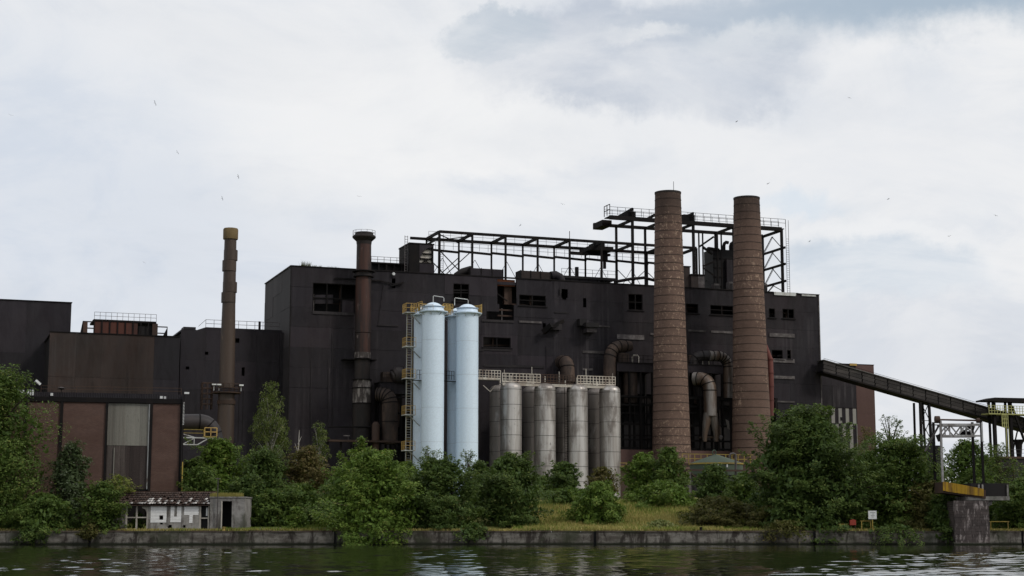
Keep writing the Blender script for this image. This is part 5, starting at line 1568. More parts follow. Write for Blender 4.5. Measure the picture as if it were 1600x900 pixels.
# translucent sheets, two tiers, each sheet its own piece
zm = B.pix(200, 696, 0)[1]; zbot = B.pix(200, 764, 0)[1]
n = 9
for i in range(n):
    a, b = bw(167) + (bw(231.5) - bw(167)) * i / n, bw(167) + (bw(231.5) - bw(167)) * (i + 1) / n
    for tier, (c, d, mt, oo) in enumerate(((zm, zb_top - .02, M['ridge_light'], .10), (zbot, zm - .01, M['ridge_brown'], .14))):
        m = MB()
        k = 5
        for j in range(k):          # shallow ribs
            x0, x1 = a + (b - a) * j / k, a + (b - a) * (j + 1) / k
            m.box(x0, x1 - .02, oo - .03 * (j % 2) + random.uniform(-.006, .006), oo + .05, c, d)
        bb.part('sheet', m, mt)
bb.part('window_sill', MB().box(bw(167), bw(231.5), .05, .3, zg, zbot - .01), M['steel'])
bb.part('window_edge', MB().box(bw(230.6), bw(232.3), .0, .12, zbot, zb_top - .05), M['white_steel'])
bb.part('inner_post', MB().box(bw(178), bw(179.4), .0, .07, zbot - .3, zbot + 3.5), M['ridge_light'])
bb.part('roof_railing', MB().rail([(bw(60), .2, ztp), (bw(281), .2, ztp)], .55, 3.2, .04, 1), M['steel_brown'])
# corner conduit pole with lamp
cp = Thing('corner_lamp_pole', 'white-banded conduit pole with a lamp at the right corner of the brick building', 'lamp', B, (bw(284.5), -.3, zg))
xc = bw(285)
cp.part('pole', MB().bar((xc, -.3, zg), (xc, -.3, B.pix(285, 618, 0)[1]), .09), M['steel'])
m = MB()
for k in range(16):
    z = B.pix(285, 664, 0)[1] + k * .125
    m.bar((xc - .06, -.36, z), (xc + .06, -.36, z + .07), .07, .05)
cp.part('cable_coil', m, M['white_steel'])
z = B.pix(285, 616, 0)[1]
cp.part('lamp_head', MB().box(xc + .02, xc + .42, -.5, -.2, z, z + .16), M['white_lamp'])
solo('yellow_post', 'thin yellow post at the foot of the brick building corner', 'post', B, (bw(286), -.4, zg), MB().bar((bw(286), -.5, zg), (bw(285.6), -.5, B.pix(285, 722, 0)[1]), .09), M['yellow_dull'])
def floodlight(label, px, py, ybase, kind):
    x, z = B.pix(px, py, .1)
    zb = B.pix(px, ybase, .1)[1]
    th = Thing('floodlight', label, 'floodlight', B, (x, .1, zb), 'floodlights on the brick building roof')
    th.part('pole', MB().bar((x, .1, zb), (x, .1, z - .05), .06), M['steel'])
    if kind == 'tilt':
        th.part('head', MB().bar((x - .16, -.1, z + .22), (x + .2, .05, z - .1), .24, .2), M['white_lamp'])
    elif kind == 'flat':
        th.part('head', MB().lathe([(.05, z - .12), (.28, z), (.3, z + .05), (.1, z + .12)], x, .1, 12), M['flash'])
    elif kind == 'side':
        th.part('head', MB().box(x + .08, x + .3, -.1, .15, z - .25, z - .02).bar((x, .1, z), (x + .2, .1, z + .02), .07), M['white_lamp'])
    else:
        th.part('head', MB().box(x - .28, x - .04, -.05, .2, z - .05, z + .16), M['white_lamp'])
        th.part('head', MB().box(x + .04, x + .24, -.05, .2, z - .1, z + .14), M['white_lamp'])
floodlight('tilted white floodlight standing highest on the brick building roof', 59, 599, 615, 'tilt')
floodlight('white floodlight nearest the left tree on the brick building roof', 33, 612, 622, 'twin')
floodlight('small white lamp on a bent pole left of the flat lamp', 77.5, 614, 625, 'side')
floodlight('flat grey lamp on a tall pole above the brick building column', 96, 607, 628, 'flat')
floodlight('twin white lamp above the right brick panel', 255, 622, 632, 'twin')
x, z = B.pix(47.5, 613, .1)
gl = Thing('roof_grille', 'small white barred grille on the brick building roof', 'grille', B, (x, .1, ztp))
for k in range(3):
    gl.part('bar', MB().box(x - .26 + k * .2, x - .12 + k * .2, 0, .1, z - .25, z + .22), M['white_lamp'])
gl.part('stand', MB().bar((x, .15, ztp - .1), (x, .15, z), .07), M['steel'])

# black duct and yellow platform between the brick building and the ochre stack
O3 = F.local(*W.P(310, 660, 165))[1]
pts = bend(F.P(270, 660, O3), F.P(330, 659, O3), F.P(337, 690, O3), 1.4)
d3 = duct('black_elbow_duct', 'thick black elbow duct beside the brick building and the ochre stack', pts, .82, M['duct_black'], 3)
yp = Thing('yellow_platform', 'small yellow railed platform on a white truss bracket under the black duct', 'platform', F, F.P(310, 684, O3 - 1.4))
o = O3 - 1.4
a, z = F.pix(286, 683, o); b, _ = F.pix(338, 683, o)
c_ = F.pix(319, 683, o)[0]
yp.part('deck', MB().box(c_, b, o - .3, o + 1.2, z - .02, z + .14), M['yellow_dull'])
yp.part('railing', MB().rail([(c_, o - .28, z + .14), (b, o - .28, z + .14)], .85, .8, .07, 1), M['yellow'])
yp.part('railing', MB().rail([(a, o + .3, z + .1), (c_, o + .3, z + .1)], .7, 2.0, .05, 1), M['yellow_dull'])
yp.part('truss', MB().bar((a, o - .2, z - .05), (b - .3, o - .2, z - .05), .12).bar((a, o - .2, z - .75), (F.pix(308, 690, o)[0], o - .2, z - .75), .1).bar((F.pix(308, 690, o)[0], o - .2, z - .75), (c_ + .4, o - .2, z - .1), .1).bar((a, o - .2, z - .7), (F.pix(303, 684, o)[0], o - .2, z - .1), .08).bar((F.pix(303, 684, o)[0], o - .2, z - .75), (F.pix(303, 684, o)[0], o - .2, z), .07).bar((a, o - .2, z + .3), (F.pix(303, 684, o)[0], o - .2, z), .08), M['white_steel'])
yp.part('post', MB().box(b - .4, b - .15, o, o + .25, 3, z - .03), M['steel'])

# ------------------------------------------------------------------ derelict shed on the quay
SY = 127.6
sp_ = lambda px, py, y=SY: W.pix(px, py, y)
sh = Thing('derelict_shed', 'derelict low shed with flaking white letters and a mossy tiled roof on the quay', 'shed', W, (sp_(300, 826)[0], SY, QZ))
zf0 = QZ - .05
xA, xB, xC, xD = sp_(232, 800)[0], sp_(313, 800)[0], sp_(327, 800)[0], sp_(197, 800)[0]
zE = sp_(270, 788)[1]
xl0 = sp_(142, 800)[0]
dh = sp_
holes = [(sp_(249, 812)[0], sp_(249, 812)[1], sp_(255, 806)[0], sp_(255, 806)[1]), (sp_(250, 819.5)[0], sp_(250, 819.5)[1], sp_(254.5, 816.5)[0], sp_(254.5, 816.5)[1]),
         (sp_(262, 825)[0], sp_(262, 825)[1], sp_(268.5, 820)[0], sp_(268.5, 820)[1]), (sp_(286, 824.5)[0], sp_(286, 824.5)[1], sp_(290, 820.5)[0], sp_(290, 820.5)[1])]
clad(sh, (xA, zf0, xB, zE), 1, 1, holes, SY, M['shed_render'], thick=.25, seed=31, gap=0, name='front_wall')
sh.part('inside', MB().box(xA, xB + .6, SY + 1.6, SY + 1.7, zf0, zE - .05), M['door_dark'])
# the painted letters: white patches with the letters' strokes in relief (O, U, T)
def patch(name, x0, y0, x1, y1, lift, mat, hs=()):
    a, c = sp_(x0, y1); b, d = sp_(x1, y0)
    m = MB()
    n = max(3, int((d - c) / .11))
    cur = c
    for i in range(n):
        h0, h1 = c + (d - c) * i / n, c + (d - c) * (i + 1) / n
        zc = (h0 + h1) / 2
        segs = [(a, b)]
        for (p0, q0, p1, q1) in hs:
            ha, hc = sp_(p0, q1); hb, hd = sp_(p1, q0)
            if hc < zc < hd:
                new = []
                for s0, s1 in segs:
                    if hb <= s0 or ha >= s1:
                        new.append((s0, s1)); continue
                    if ha > s0: new.append((s0, ha))
                    if hb < s1: new.append((hb, s1))
                segs = new
        for s0, s1 in segs:
            m.box(s0 + random.uniform(0, .02), s1 - random.uniform(0, .02), SY - lift - random.uniform(0, .012), SY - .003, h0 + .008, h1 - .008)
    sh.part(name, m, mat)
patch('letter_o', 235, 789.5, 261, 816.5, .035, M['shed_paint'], [(249, 805.5, 255, 812.5)])
patch('letter_u', 266, 789.5, 284, 816, .035, M['shed_paint'], [(272.5, 788, 277, 808)])
patch('letter_t', 287.5, 789.5, 311, 804.5, .035, M['shed_paint'])
patch('letter_t', 295.5, 804.6, 301.5, 817, .035, M['shed_paint'])
for p in (263, 285.5):
    x = sp_(p, 800)[0]
    sh.part('post', MB().box(x - .07, x + .07, SY - .05, SY - .004, zf0 + .4, zE), M['shed_concrete'])
# left glazed bay
for p in (197.5, 213.5, 230.5):
    x = sp_(p, 800)[0]
    sh.part('window_post', MB().box(x - .06, x + .06, SY, SY + .14, zf0, zE - .04), M['shed_wood'])
for y in (808.5, 789.5):
    z = sp_(215, y)[1]
    sh.part('window_rail', MB().box(xD, xA - .002, SY + .02, SY + .12, z - .045, z + .045), M['shed_wood'])
sh.part('arched_sheet', MB().prism([(sp_(222, 790)[0], zE - .06), (sp_(222, 793)[0], sp_(222, 793.5)[1]), (sp_(227, 796)[0], sp_(227, 796)[1]), (sp_(229, 800)[0], sp_(229, 801)[1]), (sp_(230, 800)[0], sp_(230, 801)[1]), (sp_(230, 790)[0], zE - .06)], SY + .05, SY + .09), M['shed_wood'])
sh.part('left_wall', MB().box(xl0, xD - .05, SY + .02, SY + .2, zf0, zE - .3), M['shed_concrete'])
# doors
x0, x1 = sp_(314, 800)[0], sp_(325, 800)[0]
fr = sh.part('door', MB().box(x0, x1, SY + .18, SY + .22, zf0, zE - .12), M['door_dark'])
sh.part('door_frame', MB().box(x0 - .1, x0 - .002, SY - .03, SY + .2, zf0, zE - .05).box(x1 + .002, x1 + .1, SY - .03, SY + .2, zf0, zE - .05).box(x0, x1, SY - .02, SY + .16, zE - .13, zE - .05).box(x0, x1, SY, SY + .14, sp_(320, 809.5)[1] - .05, sp_(320, 809.5)[1] + .04), M['shed_wood'], fr)
sh.part('pale_pane', MB().box(sp_(321.5, 800)[0], sp_(324, 800)[0], SY + .12, SY + .16, sp_(320, 806)[1], sp_(320, 793)[1]), M['sign_white'], fr)
# right concrete annex
xe0, xe1 = sp_(326.5, 800)[0], sp_(383, 800)[0]
zan = sp_(350, 778)[1]
dx0, dx1, dz1 = sp_(347.5, 800)[0], sp_(363, 800)[0], sp_(355, 783)[1]
clad(sh, (xe0 + .12, zf0, xe1, zan), 1, 1, [(dx0, zf0 - 1, dx1, dz1)], SY - .25, M['shed_concrete'], thick=.3, seed=33, gap=0, name='annex_wall')
sh.part('annex_side', MB().box(xe1 - .25, xe1 - .005, SY + .052, SY + 3, zf0, zan - .01), M['shed_concrete'])
sh.part('annex_side', MB().box(xe0 + .125, xe0 + .35, SY + .052, SY + 3, zf0, zan - .01), M['shed_concrete'])
sh.part('annex_back', MB().box(xe0 + .36, xe1 - .26, SY + 2.8, SY + 3, zf0, zan - .01), M['door_dark'])
sh.part('annex_roof', MB().box(xe0 + .05, xe1 + .05, SY - .3, SY + 3.1, zan, zan + .1), M['shed_concrete'])
sh.part('doorway', MB().box(dx0 - .2, dx1 + .2, SY + 1.0, SY + 1.05, zf0, dz1 + .2), M['door_dark'])
sh.part('doorway_frame', MB().box(dx0 - .06, dx0 + .03, SY - .28, SY - .255, zf0, dz1), M['shed_wood'])
rnd = random.Random(9)
sh.part('roof_grass', tuft(900, xe0 + .1, xe1 - .4, SY - .2, SY + 1.6, zan + .1, .38, rnd), M['straw'], kind='stuff')
# tiled roof: pan tiles in courses
tile_xs = (sp_(140, 780)[0], sp_(328.5, 780)[0])
zr0, zr1 = zE - .02, sp_(270, 769.5, SY + 2.6)[1]
dk = MB()
k0 = len(dk.v)
dk.v += [(tile_xs[0], SY - .3, zr0 - .05), (tile_xs[1], SY - .3, zr0 - .05), (tile_xs[1], SY + 2.6, zr1 - .05), (tile_xs[0], SY + 2.6, zr1 - .05),
         (tile_xs[0], SY - .3, zr0 - .09), (tile_xs[1], SY - .3, zr0 - .09), (tile_xs[1], SY + 2.6, zr1 - .09), (tile_xs[0], SY + 2.6, zr1 - .09)]
dk.f += [(0, 1, 2, 3), (7, 6, 5, 4), (0, 4, 5, 1), (1, 5, 6, 2), (2, 6, 7, 3), (3, 7, 4, 0)]
roof = sh.part('roof', dk, M['steel_brown'])
# one pan tile of slightly curved section, shared by all
tw_, tl_ = .21, .56
tv, tf = [], []
for j, (yy, lift) in enumerate(((0, .05), (tl_, .0))):
    for i in range(5):
        t = i / 4
        tv.append((tw_ * (t - .5), yy, lift + .045 * math.sin(math.pi * t)))
for i in range(4):
    tf.append((i, i + 1, i + 6, i + 5))
tile_me = bpy.data.meshes.new('roof_tile')
tv2 = [(x, y, z - .02) for x, y, z in tv]
allf = tf + [tuple(10 + v for v in reversed(f)) for f in tf] + [(0, 10, 11, 1), (1, 11, 12, 2), (2, 12, 13, 3), (3, 13, 14, 4)]
tile_me.from_pydata(tv + tv2, [], allf)
tile_me.materials.append(M['tile'])
tile_me2 = tile_me.copy(); tile_me2.materials[0] = M['tile_pale']
slope = math.atan2(zr1 - zr0, 2.9)
ncol = int((tile_xs[1] - tile_xs[0]) / (tw_ * .96))
count = 0
for r_ in range(6):
    for c in range(ncol):
        if rnd.random() < (.10 if r_ == 0 else .03):
            continue
        px_t = tile_xs[0] + (c + .5) * (tile_xs[1] - tile_xs[0]) / ncol
        t = r_ / 6.0
        pale = px_t > sp_(205, 780)[0] and rnd.random() < (.55, .28, .10, .03, .01, .01)[r_]
        if count < 290:
            to = add('tile', tile_me2 if pale else tile_me, roof, (px_t - sh.org[0], SY - .34 + 2.9 * t - sh.org[1] + rnd.uniform(-.03, .03), zr0 + (zr1 - zr0) * t - sh.org[2] + rnd.uniform(0, .03)))
            to.rotation_euler = (slope - .05, rnd.uniform(-.06, .06), rnd.uniform(-.07, .07))
        count += 1
sh.part('ridge_beam', MB().bar((tile_xs[0], SY + 2.6, zr1 + .02), (tile_xs[1], SY + 2.6, zr1 + .02), .16, .14), M['steel_brown'])
sh.part('fascia', MB().box(tile_xs[0], tile_xs[1], SY - .24, SY - .18, zE - .14, zE - .09), M['steel'])
an = Thing('roof_antenna', 'thin grey T-shaped antenna mast on the shed roof', 'antenna', W, (sp_(340, 780)[0], SY - .2, zf0))
xa_ = sp_(340, 780, SY - .4)[0]
an.part('mast', MB().bar((xa_, SY - .4, zf0), (xa_, SY - .4, sp_(340, 748, SY - .4)[1]), .06), M['flash'])
an.part('crossbar', MB().bar((xa_ - .2, SY - .4, sp_(340, 748, SY)[1]), (xa_ + .2, SY - .4, sp_(340, 748, SY)[1]), .06), M['flash'])
def bollard(label, px, mat, r=.14, h=.3):
    x = (px - 800) * (QY + .45) / FPX
    th = Thing('bollard', label, 'bollard', W, (x, QY + .45, QZ))
    th.part('post', MB().lathe([(r, QZ), (r * .8, QZ + h * .3), (r * .8, QZ + h * .6)], x, QY + .45, 14), mat)
    th.part('head', MB().lathe([(r * .8, QZ + h * .6), (r * 1.1, QZ + h * .75), (r * 1.1, QZ + h * .92), (r * .6, QZ + h)], x, QY + .45, 14), mat)
bollard('small yellow mooring bollard in front of the shed doorway', 354.5, M['yellow_dull'])
bollard('small dark mooring bollard on the quay below the brambles', 1092, M['steel'], .1, .28)

# rubble by the shed
rb = MB()
rnd = random.Random(12)
for i in range(60):
    x = (rnd.uniform(408, 520) - 800) * 128.2 / FPX
    y = rnd.uniform(127.3, 129.5)
    s_ = rnd.uniform(.08, .3)
    z = G(x, y) + s_ * .2
    rb.box(x - s_, x + s_, y - s_ * .7, y + s_ * .7, z - s_, z + s_ * .7)
solo('rubble', 'grey broken rubble on the quay right of the shed', 'rubble', W, ((460 - 800) * 128.2 / FPX, 128.2, QZ), rb, M['shed_concrete'], kind='stuff')

# ------------------------------------------------------------------ green tank and rails at the foot of the chimneys
OT = F.local(*W.P(1115, 735, 165))[1]
gt = Thing('green_tank', 'moss green tank with a conical lid in front of the brick chimneys', 'tank', F, (F.pix(1118, 740, OT)[0], OT, 3.4))
cxg = F.pix(1119, 725, OT)[0]
zt_, zs_ = F.pix(1119, 711, OT)[1], F.pix(1119, 722.5, OT)[1]
rg = (F.pix(1156, 725, OT)[0] - F.pix(1082, 725, OT)[0]) / 2
gt.part('shell', MB().lathe([(rg, 3.0), (rg, zs_ - .25)], cxg, OT, 36), M['green_tank'])
gt.part('lid', MB().lathe([(rg + .05, zs_ - .1), (rg * .5, zt_ - .35), (.3, zt_), (.1, zt_ + .05)], cxg, OT, 36), M['green_tank'])
gt.part('rim', MB().lathe([(rg + .1, zs_ - .24), (rg + .12, zs_ - .1)], cxg, OT, 36), M['yellow_dull'])
gt.part('lifting_eye', MB().tube([(cxg - .2 + .2 * math.cos(t), OT, zt_ + .25 + .25 * math.sin(t)) for t in [i * math.pi / 5 for i in range(11)]], .06, 8), M['green_tank'])
for p in (1122.5, 1136):
    x, z = F.pix(p, 727, OT - rg)
    gt.part('tag', MB().box(x - .06, x + .06, OT - rg - .06, OT - rg + .5, z - .2, z + .1), M['white_lamp'])
yr = Thing('yellow_site_rail', 'yellow site railing behind the green tank', 'railing', F, (F.pix(1070, 722, OT + 4)[0], OT + 4, 3.4))
z = F.pix(1110, 724, OT + 4)[1]
yr.part('rail', MB().rail([(F.pix(1066, 722, OT + 4)[0], OT + 4, z), (F.pix(1182, 722, OT + 4)[0], OT + 4, z)], .95, .75, .06, 1), M['yellow_dull'])
yr.part('beam', MB().box(F.pix(1066, 722, OT + 4)[0], F.pix(1182, 722, OT + 4)[0], OT + 3.9, OT + 4.1, z - .4, z - .02), M['steel_brown'])
for k in range(5):
    x = F.pix(1068 + k * 27, 722, OT + 4)[0]
    yr.part('post', MB().box(x - .1, x + .1, OT + 3.95, OT + 4.15, 3, z - .41), M['steel'])
gpipe = MB().tube([F.P(1140, 716, OT - 3.5), F.P(1140, 711.5, OT - 3.5), F.P(1142, 709, OT - 3.5), F.P(1146, 708.5, OT - 3.5), F.P(1149, 710, OT - 3.5), F.P(1149.5, 714, OT - 3.5), F.P(1149.5, 742, OT - 3.5)], .11, 10)
solo('swan_neck_pipe', 'grey swan-neck vent pipe beside the green tank', 'pipe', F, F.P(1149, 742, OT - 3.5), gpipe, M['flash'])
cr = Thing('pipe_portal', 'rusty steel portal with a grey post in front of the green tank', 'steel frame', F, F.P(1080, 750, OT - 4))
oo = OT - 4
cr.part('post', MB().box(F.pix(1076, 740, oo)[0], F.pix(1080, 740, oo)[0], oo, oo + .3, 2.5, fz(1078, 737, oo)), M['flash'])
cr.part('post', MB().box(F.pix(1066, 740, oo)[0], F.pix(1074, 740, oo)[0], oo + .3, oo + .6, 2.5, fz(1078, 735, oo)), M['steel_brown'])
cr.part('beam', MB().box(F.pix(1073, 740, oo)[0], F.pix(1170, 740, oo)[0], oo + .02, oo + .28, fz(1078, 739, oo) + .2, fz(1078, 736, oo) + .2), M['steel_brown'])
cr.part('brace', MB().bar(F.P(1080, 740, oo), F.P(1098, 753, oo), .14), M['steel_brown'])
cr.part('back_sheet', MB().box(F.pix(1076, 740, oo)[0], F.pix(1165, 740, oo)[0], oo + .7, oo + .8, 2.5, fz(1078, 741, oo)), M['clad'])
lp = Thing('low_yellow_rail', 'short yellow rail beside the last grey silo foot', 'railing', F, (F.pix(975, 735, -10)[0], -10, ZG))
zz_ = fz(975, 733, -10)
lp.part('rail', MB().rail([(F.pix(968, 733, -10)[0], -10, zz_), (F.pix(1040, 733, -10)[0], -10, zz_)], .8, .9, .06, 1), M['yellow_dull'])
lp.part('kerb', MB().box(F.pix(968, 733, -10)[0], F.pix(1040, 733, -10)[0], -9.9, -9.6, ZG, zz_ - .01), M['steel_brown'])

# ------------------------------------------------------------------ pier, apron and white gantry on the right
PY = QY - 1.4
pp = lambda px, py, y=PY: W.pix(px, py, y)
pr = Thing('masonry_pier', 'lime-stained masonry pier standing in the water under the yellow apron', 'pier', W, (pp(1520, 850)[0], PY, 0))
x0, x1 = pp(1492, 820)[0], pp(1546.5, 820)[0]
zt = pp(1520, 782)[1]
rnd = random.Random(5)
rows_ = 15
for r_ in range(rows_):
    z0, z1 = .2 + (zt - .2) * r_ / rows_, .2 + (zt - .2) * (r_ + 1) / rows_
    x = x0 - (.3 if r_ % 2 else 0)
    while x < x1 - .02:
        L = rnd.uniform(.32, .5)
        a, b = max(x, x0), min(x + L, x1)
        if b - a > .05:
            pr.part('stone', MB().box(a, b - .012, PY + rnd.uniform(-.015, .02), PY + .34, z0, z1 - .012), M['pier_stone'])
        x += L
pr.part('core', MB().box(x0 + .03, x1 - .03, PY + .1, PY + 4.5, -.6, zt - .05), M['pier_brick'])
pr.part('footing', MB().box(x0 - .15, x1 + .1, PY - .12, PY + 1.3, -.6, .2), M['quay'])
pr.part('corbel', MB().prism([(x1 - .5, zt - .75), (x1 + .35, zt - .3), (x1 + .45, zt + .3), (x1 - .5, zt + .3)], PY + .36, PY + 1.6), M['shed_concrete'])
xs_, zs0 = pp(1510, 778); xe_, zs1 = pp(1577, 757)
pr.part('slab', MB().box(xs_, xe_, PY + .05, PY + 3.6, zt + .02, zt + .32), M['shed_concrete'])
pr.part('slab_edge', MB().box(xs_ + .4, xe_, PY + .15, PY + 3.4, zt + .322, pp(1540, 755)[1]), M['dark_inside'])
for k, p in enumerate((1530, 1536, 1575)):
    x = pp(p, 765)[0]
    pr.part('slab_post', MB().box(x - .06, x + .06, PY + .06, PY + .148, zt + .323, pp(1540, 757)[1]), M['shed_concrete'])
ap = Thing('yellow_apron', 'rust-streaked yellow steel apron curving over the pier', 'apron', W, (pp(1505, 770)[0], PY - .1, zt))
xsn = [1473.5 + (1537 - 1473.5) * i / 9 for i in range(10)]
yt_ = lambda p: 752.5 + 11.5 * ((p - 1473.5) / 63.5) ** 1.15
yb_ = lambda p: 766.5 + 9.0 * ((p - 1473.5) / 63.5) ** .8
for a, b in zip(xsn[:-1], xsn[1:]):
    poly = [pp(a, yb_(a), PY - .1), pp(b - .3, yb_(b), PY - .1), pp(b - .3, yt_(b), PY - .1), pp(a, yt_(a), PY - .1)]
    ap.part('plate', MB().prism(poly, PY - .13 - rnd.uniform(0, .04), PY - .05), M['yellow_apron'])
ap.part('backing', MB().prism([pp(1473, 770, PY), pp(1540, 779, PY), pp(1540, 766, PY), pp(1473, 753, PY)], PY - .045, PY + 2.4), M['steel_brown'])
GY = QY + 1.6
gp = lambda px, py, y=GY: W.pix(px, py, y)
gz = G(33, GY) - .1
wg = Thing('white_lifting_gantry', 'small white lattice lifting gantry with a rusty wheel over the quay', 'gantry', W, (gp(1500, 830)[0], GY, gz))
xg0, xg1 = gp(1471, 700)[0], gp(1534.5, 700)[0]
zg1 = gp(1500, 656)[1]
for x, mt in ((xg0, M['gantry_white']), (xg1, M['steel'])):
    wg.part('post', MB().bar((x, GY, gz), (x, GY, zg1), .17), mt)
    wg.part('post', MB().bar((x + (-.25 if x == xg0 else -.35), GY + 1.4, gz), (x + (-.2 if x == xg0 else -.3), GY + 1.4, zg1 - .1), .18), M['steel'])
wg.part('pale_face', MB().bar((xg1 + .02, GY - .13, gp(1500, 690)[1]), (xg1 + .02, GY - .13, gp(1500, 660)[1]), .12, .05), M['gantry_white'])
z1_, z0_ = gp(1500, 663)[1], gp(1500, 681)[1]
for oo in (GY - .02, GY + 1.4):
    wg.part('chord', MB().box(xg0 + .11, xg1 - .11, oo - .09, oo + .09, z1_ - .12, z1_ + .06), M['gantry_white'])
    wg.part('chord', MB().box(xg0 + .11, xg1 - .11, oo - .08, oo + .08, z0_ - .07, z0_ + .07), M['gantry_white'])
    L = xg1 - xg0
    for u0, u1 in ((.0, .22), (.42, .22), (.42, .62), (.82, .62), (.82, 1.0)):
        wg.part('lattice', MB().bar((xg0 + .12 + (L - .24) * u0, oo, z0_ + .05), (xg0 + .12 + (L - .24) * u1, oo, z1_ - .1), .10), M['gantry_white'])
    for u0 in (.22, .62, .75):
        wg.part('lattice', MB().bar((xg0 + L * u0, oo, z0_ + .05), (xg0 + L * u0, oo, z1_ - .1), .09), M['gantry_white'])
wg.part('shaft', MB().tube([(xg0 - .3, GY, zg1 + .02), (xg1 + .1, GY, zg1 - .06)], .07, 8), M['steel_brown'])
xw = gp(1464, 655)[0]
wg.part('wheel', MB().tube([(xw - .16, GY, zg1 + .02), (xw + .2, GY, zg1 + .02)], .29, 16), M['steel_brown'])
wg.part('wheel', MB().tube([(xg1 - .35, GY, zg1 - .06), (xg1 - .12, GY, zg1 - .06)], .2, 14), M['steel_brown'])
wg.part('brace', MB().bar((xg0 - .05, GY + .4, gp(1468, 665)[1]), (gp(1445, 705, GY + .4)[0], GY + .4, gp(1445, 705)[1]), .13), M['flash'])
wg.part('bracket', MB().bar((gp(1455, 664)[0], GY, gp(1455, 664)[1]), (xg0, GY, gp(1455, 664)[1]), .07).prism([gp(1462, 680), gp(1466, 690), gp(1469, 690), gp(1469, 678)], GY - .1, GY + .1), M['steel'])
wg.part('gear', MB().tube([(xg0 + 2.0, GY + .5, z0_ + .25), (xg0 + 2.3, GY + .5, z0_ + .7), (xg0 + 2.8, GY + .5, z1_ - .3)], .12, 8).box(xg0 + 1.7, xg0 + 2.6, GY + .4, GY + .8, z0_ + .1, z0_ + .4), M['steel'])
sb2 = solo('far_low_hut', 'small dark hut far behind the trees left of the white gantry', 'hut', W, W.P(1456, 705, 175), MB().box(W.pix(1447, 700, 175)[0], W.pix(1469, 700, 175)[0], 175, 178, 3, W.pix(1450, 696, 175)[1]), M['dark_inside'])

# sign, red box, yellow rails by the quay
NY = QY + .9
np_ = lambda px, py: W.pix(px, py, NY)
sg = Thing('white_sign', 'small white notice board with faint print on a post by the big tree', 'sign', W, (np_(1363, 829)[0], NY, QZ))
a, c = np_(1357, 811); b, d = np_(1369.5, 798)
sg.part('post', MB().box((a + b) / 2 - .03, (a + b) / 2 + .03, NY + .04, NY + .1, QZ, d - .05), M['yellow_dull'])
brd = sg.part('board', MB().box(a, b, NY, NY + .035, c, d), M['sign_white'])
m = MB()
for i, (u0, u1, v) in enumerate(((.2, .85, .78), (.45, .7, .6), (.3, .75, .42), (.38, .66, .25))):
    z = c + (d - c) * v
    m.box(a + (b - a) * u0, a + (b - a) * u1, NY - .004, NY - .001, z - .025, z + .025)
sg.part('print', m, M['sign_ink'], brd)
rbx = Thing('red_box', 'red lifebuoy box on the quay beside the yellow rails', 'box', W, (np_(1332, 829)[0], NY, QZ))
a, c = np_(1328, 820.5); b, d = np_(1337, 812)
rbx.part('housing', MB().prism([(a, c), (b, c), (b, d - .03), ((a + b) / 2, d + .03), (a, d - .06)], NY - .1, NY + .2), M['red_box'])
rbx.part('leg', MB().box(a + .02, a + .08, NY, NY + .06, QZ, c - .002), M['steel_brown'])
rbx.part('leg', MB().box(b - .08, b - .02, NY, NY + .06, QZ, c - .002), M['steel_brown'])
for i, (p0, p1, y, lab) in enumerate(((1311, 1326, 819, 'yellow quay rail left of the red box'), (1345, 1363, 814, 'yellow quay rail between the red box and the white sign'), (1547, 1578, 815, 'yellow quay rail right of the masonry pier'))):
    x0, z = np_(p0, y); x1 = np_(p1, y)[0]
    th = Thing('quay_rail', lab, 'railing', W, (x0, NY, QZ), 'yellow quay rails')
    th.part('rail', MB().bar((x0, NY + .2, z), (x1, NY + .2, z), .06), M['yellow_dull'])
    for x in (x0 + .1, x1 - .1):
        th.part('post', MB().bar((x, NY + .2, QZ), (x, NY + .2, z), .06), M['yellow_dull'])

# ------------------------------------------------------------------ plants
def quads_mesh(name, co, tint, mat):
    """co (n, 4, 3) leaf quads; tint (n, 3) per-leaf variation"""
    n = len(co)
    me = bpy.data.meshes.new(name)
    me.vertices.add(n * 4); me.vertices.foreach_set('co', co.astype(np.float32).ravel())
    me.loops.add(n * 4); me.loops.foreach_set('vertex_index', np.arange(n * 4, dtype=np.int32))
    me.polygons.add(n); me.polygons.foreach_set('loop_start', np.arange(0, n * 4, 4, dtype=np.int32))
    me.update(calc_edges=True)
    at = me.color_attributes.new('tint', 'FLOAT_COLOR', 'POINT')
    c = np.ones((n * 4, 4), np.float32)
    c[:, :3] = np.repeat(tint, 4, axis=0)
    at.data.foreach_set('color', c.ravel())
    me.materials.append(mat)
    return me

def leaf_quads(rg, c, out, size, up=.8, droop=0.0):
    """one rhombic leaf spray per point c, turned outwards and upwards"""
    n = len(c)
    nrm = out * .55 + rg.normal(size=(n, 3)) * .42
    nrm[:, 2] += up
    nrm /= np.linalg.norm(nrm, axis=1, keepdims=True)
    ax = out * .9 + rg.normal(size=(n, 3)) * .6
    ax[:, 2] -= droop * 3
    ax -= nrm * (ax * nrm).sum(1, keepdims=True)
    ax /= np.linalg.norm(ax, axis=1, keepdims=True)
    sd = np.cross(nrm, ax)
    L = size * rg.uniform(.6, 1.4, n)[:, None]
    Wd = L * rg.uniform(.40, .62, n)[:, None]
    return np.stack([c - ax * L * .5, c + sd * Wd * .5 - ax * L * .05, c + ax * L * .5, c - sd * Wd * .5 + ax * L * .05], 1)

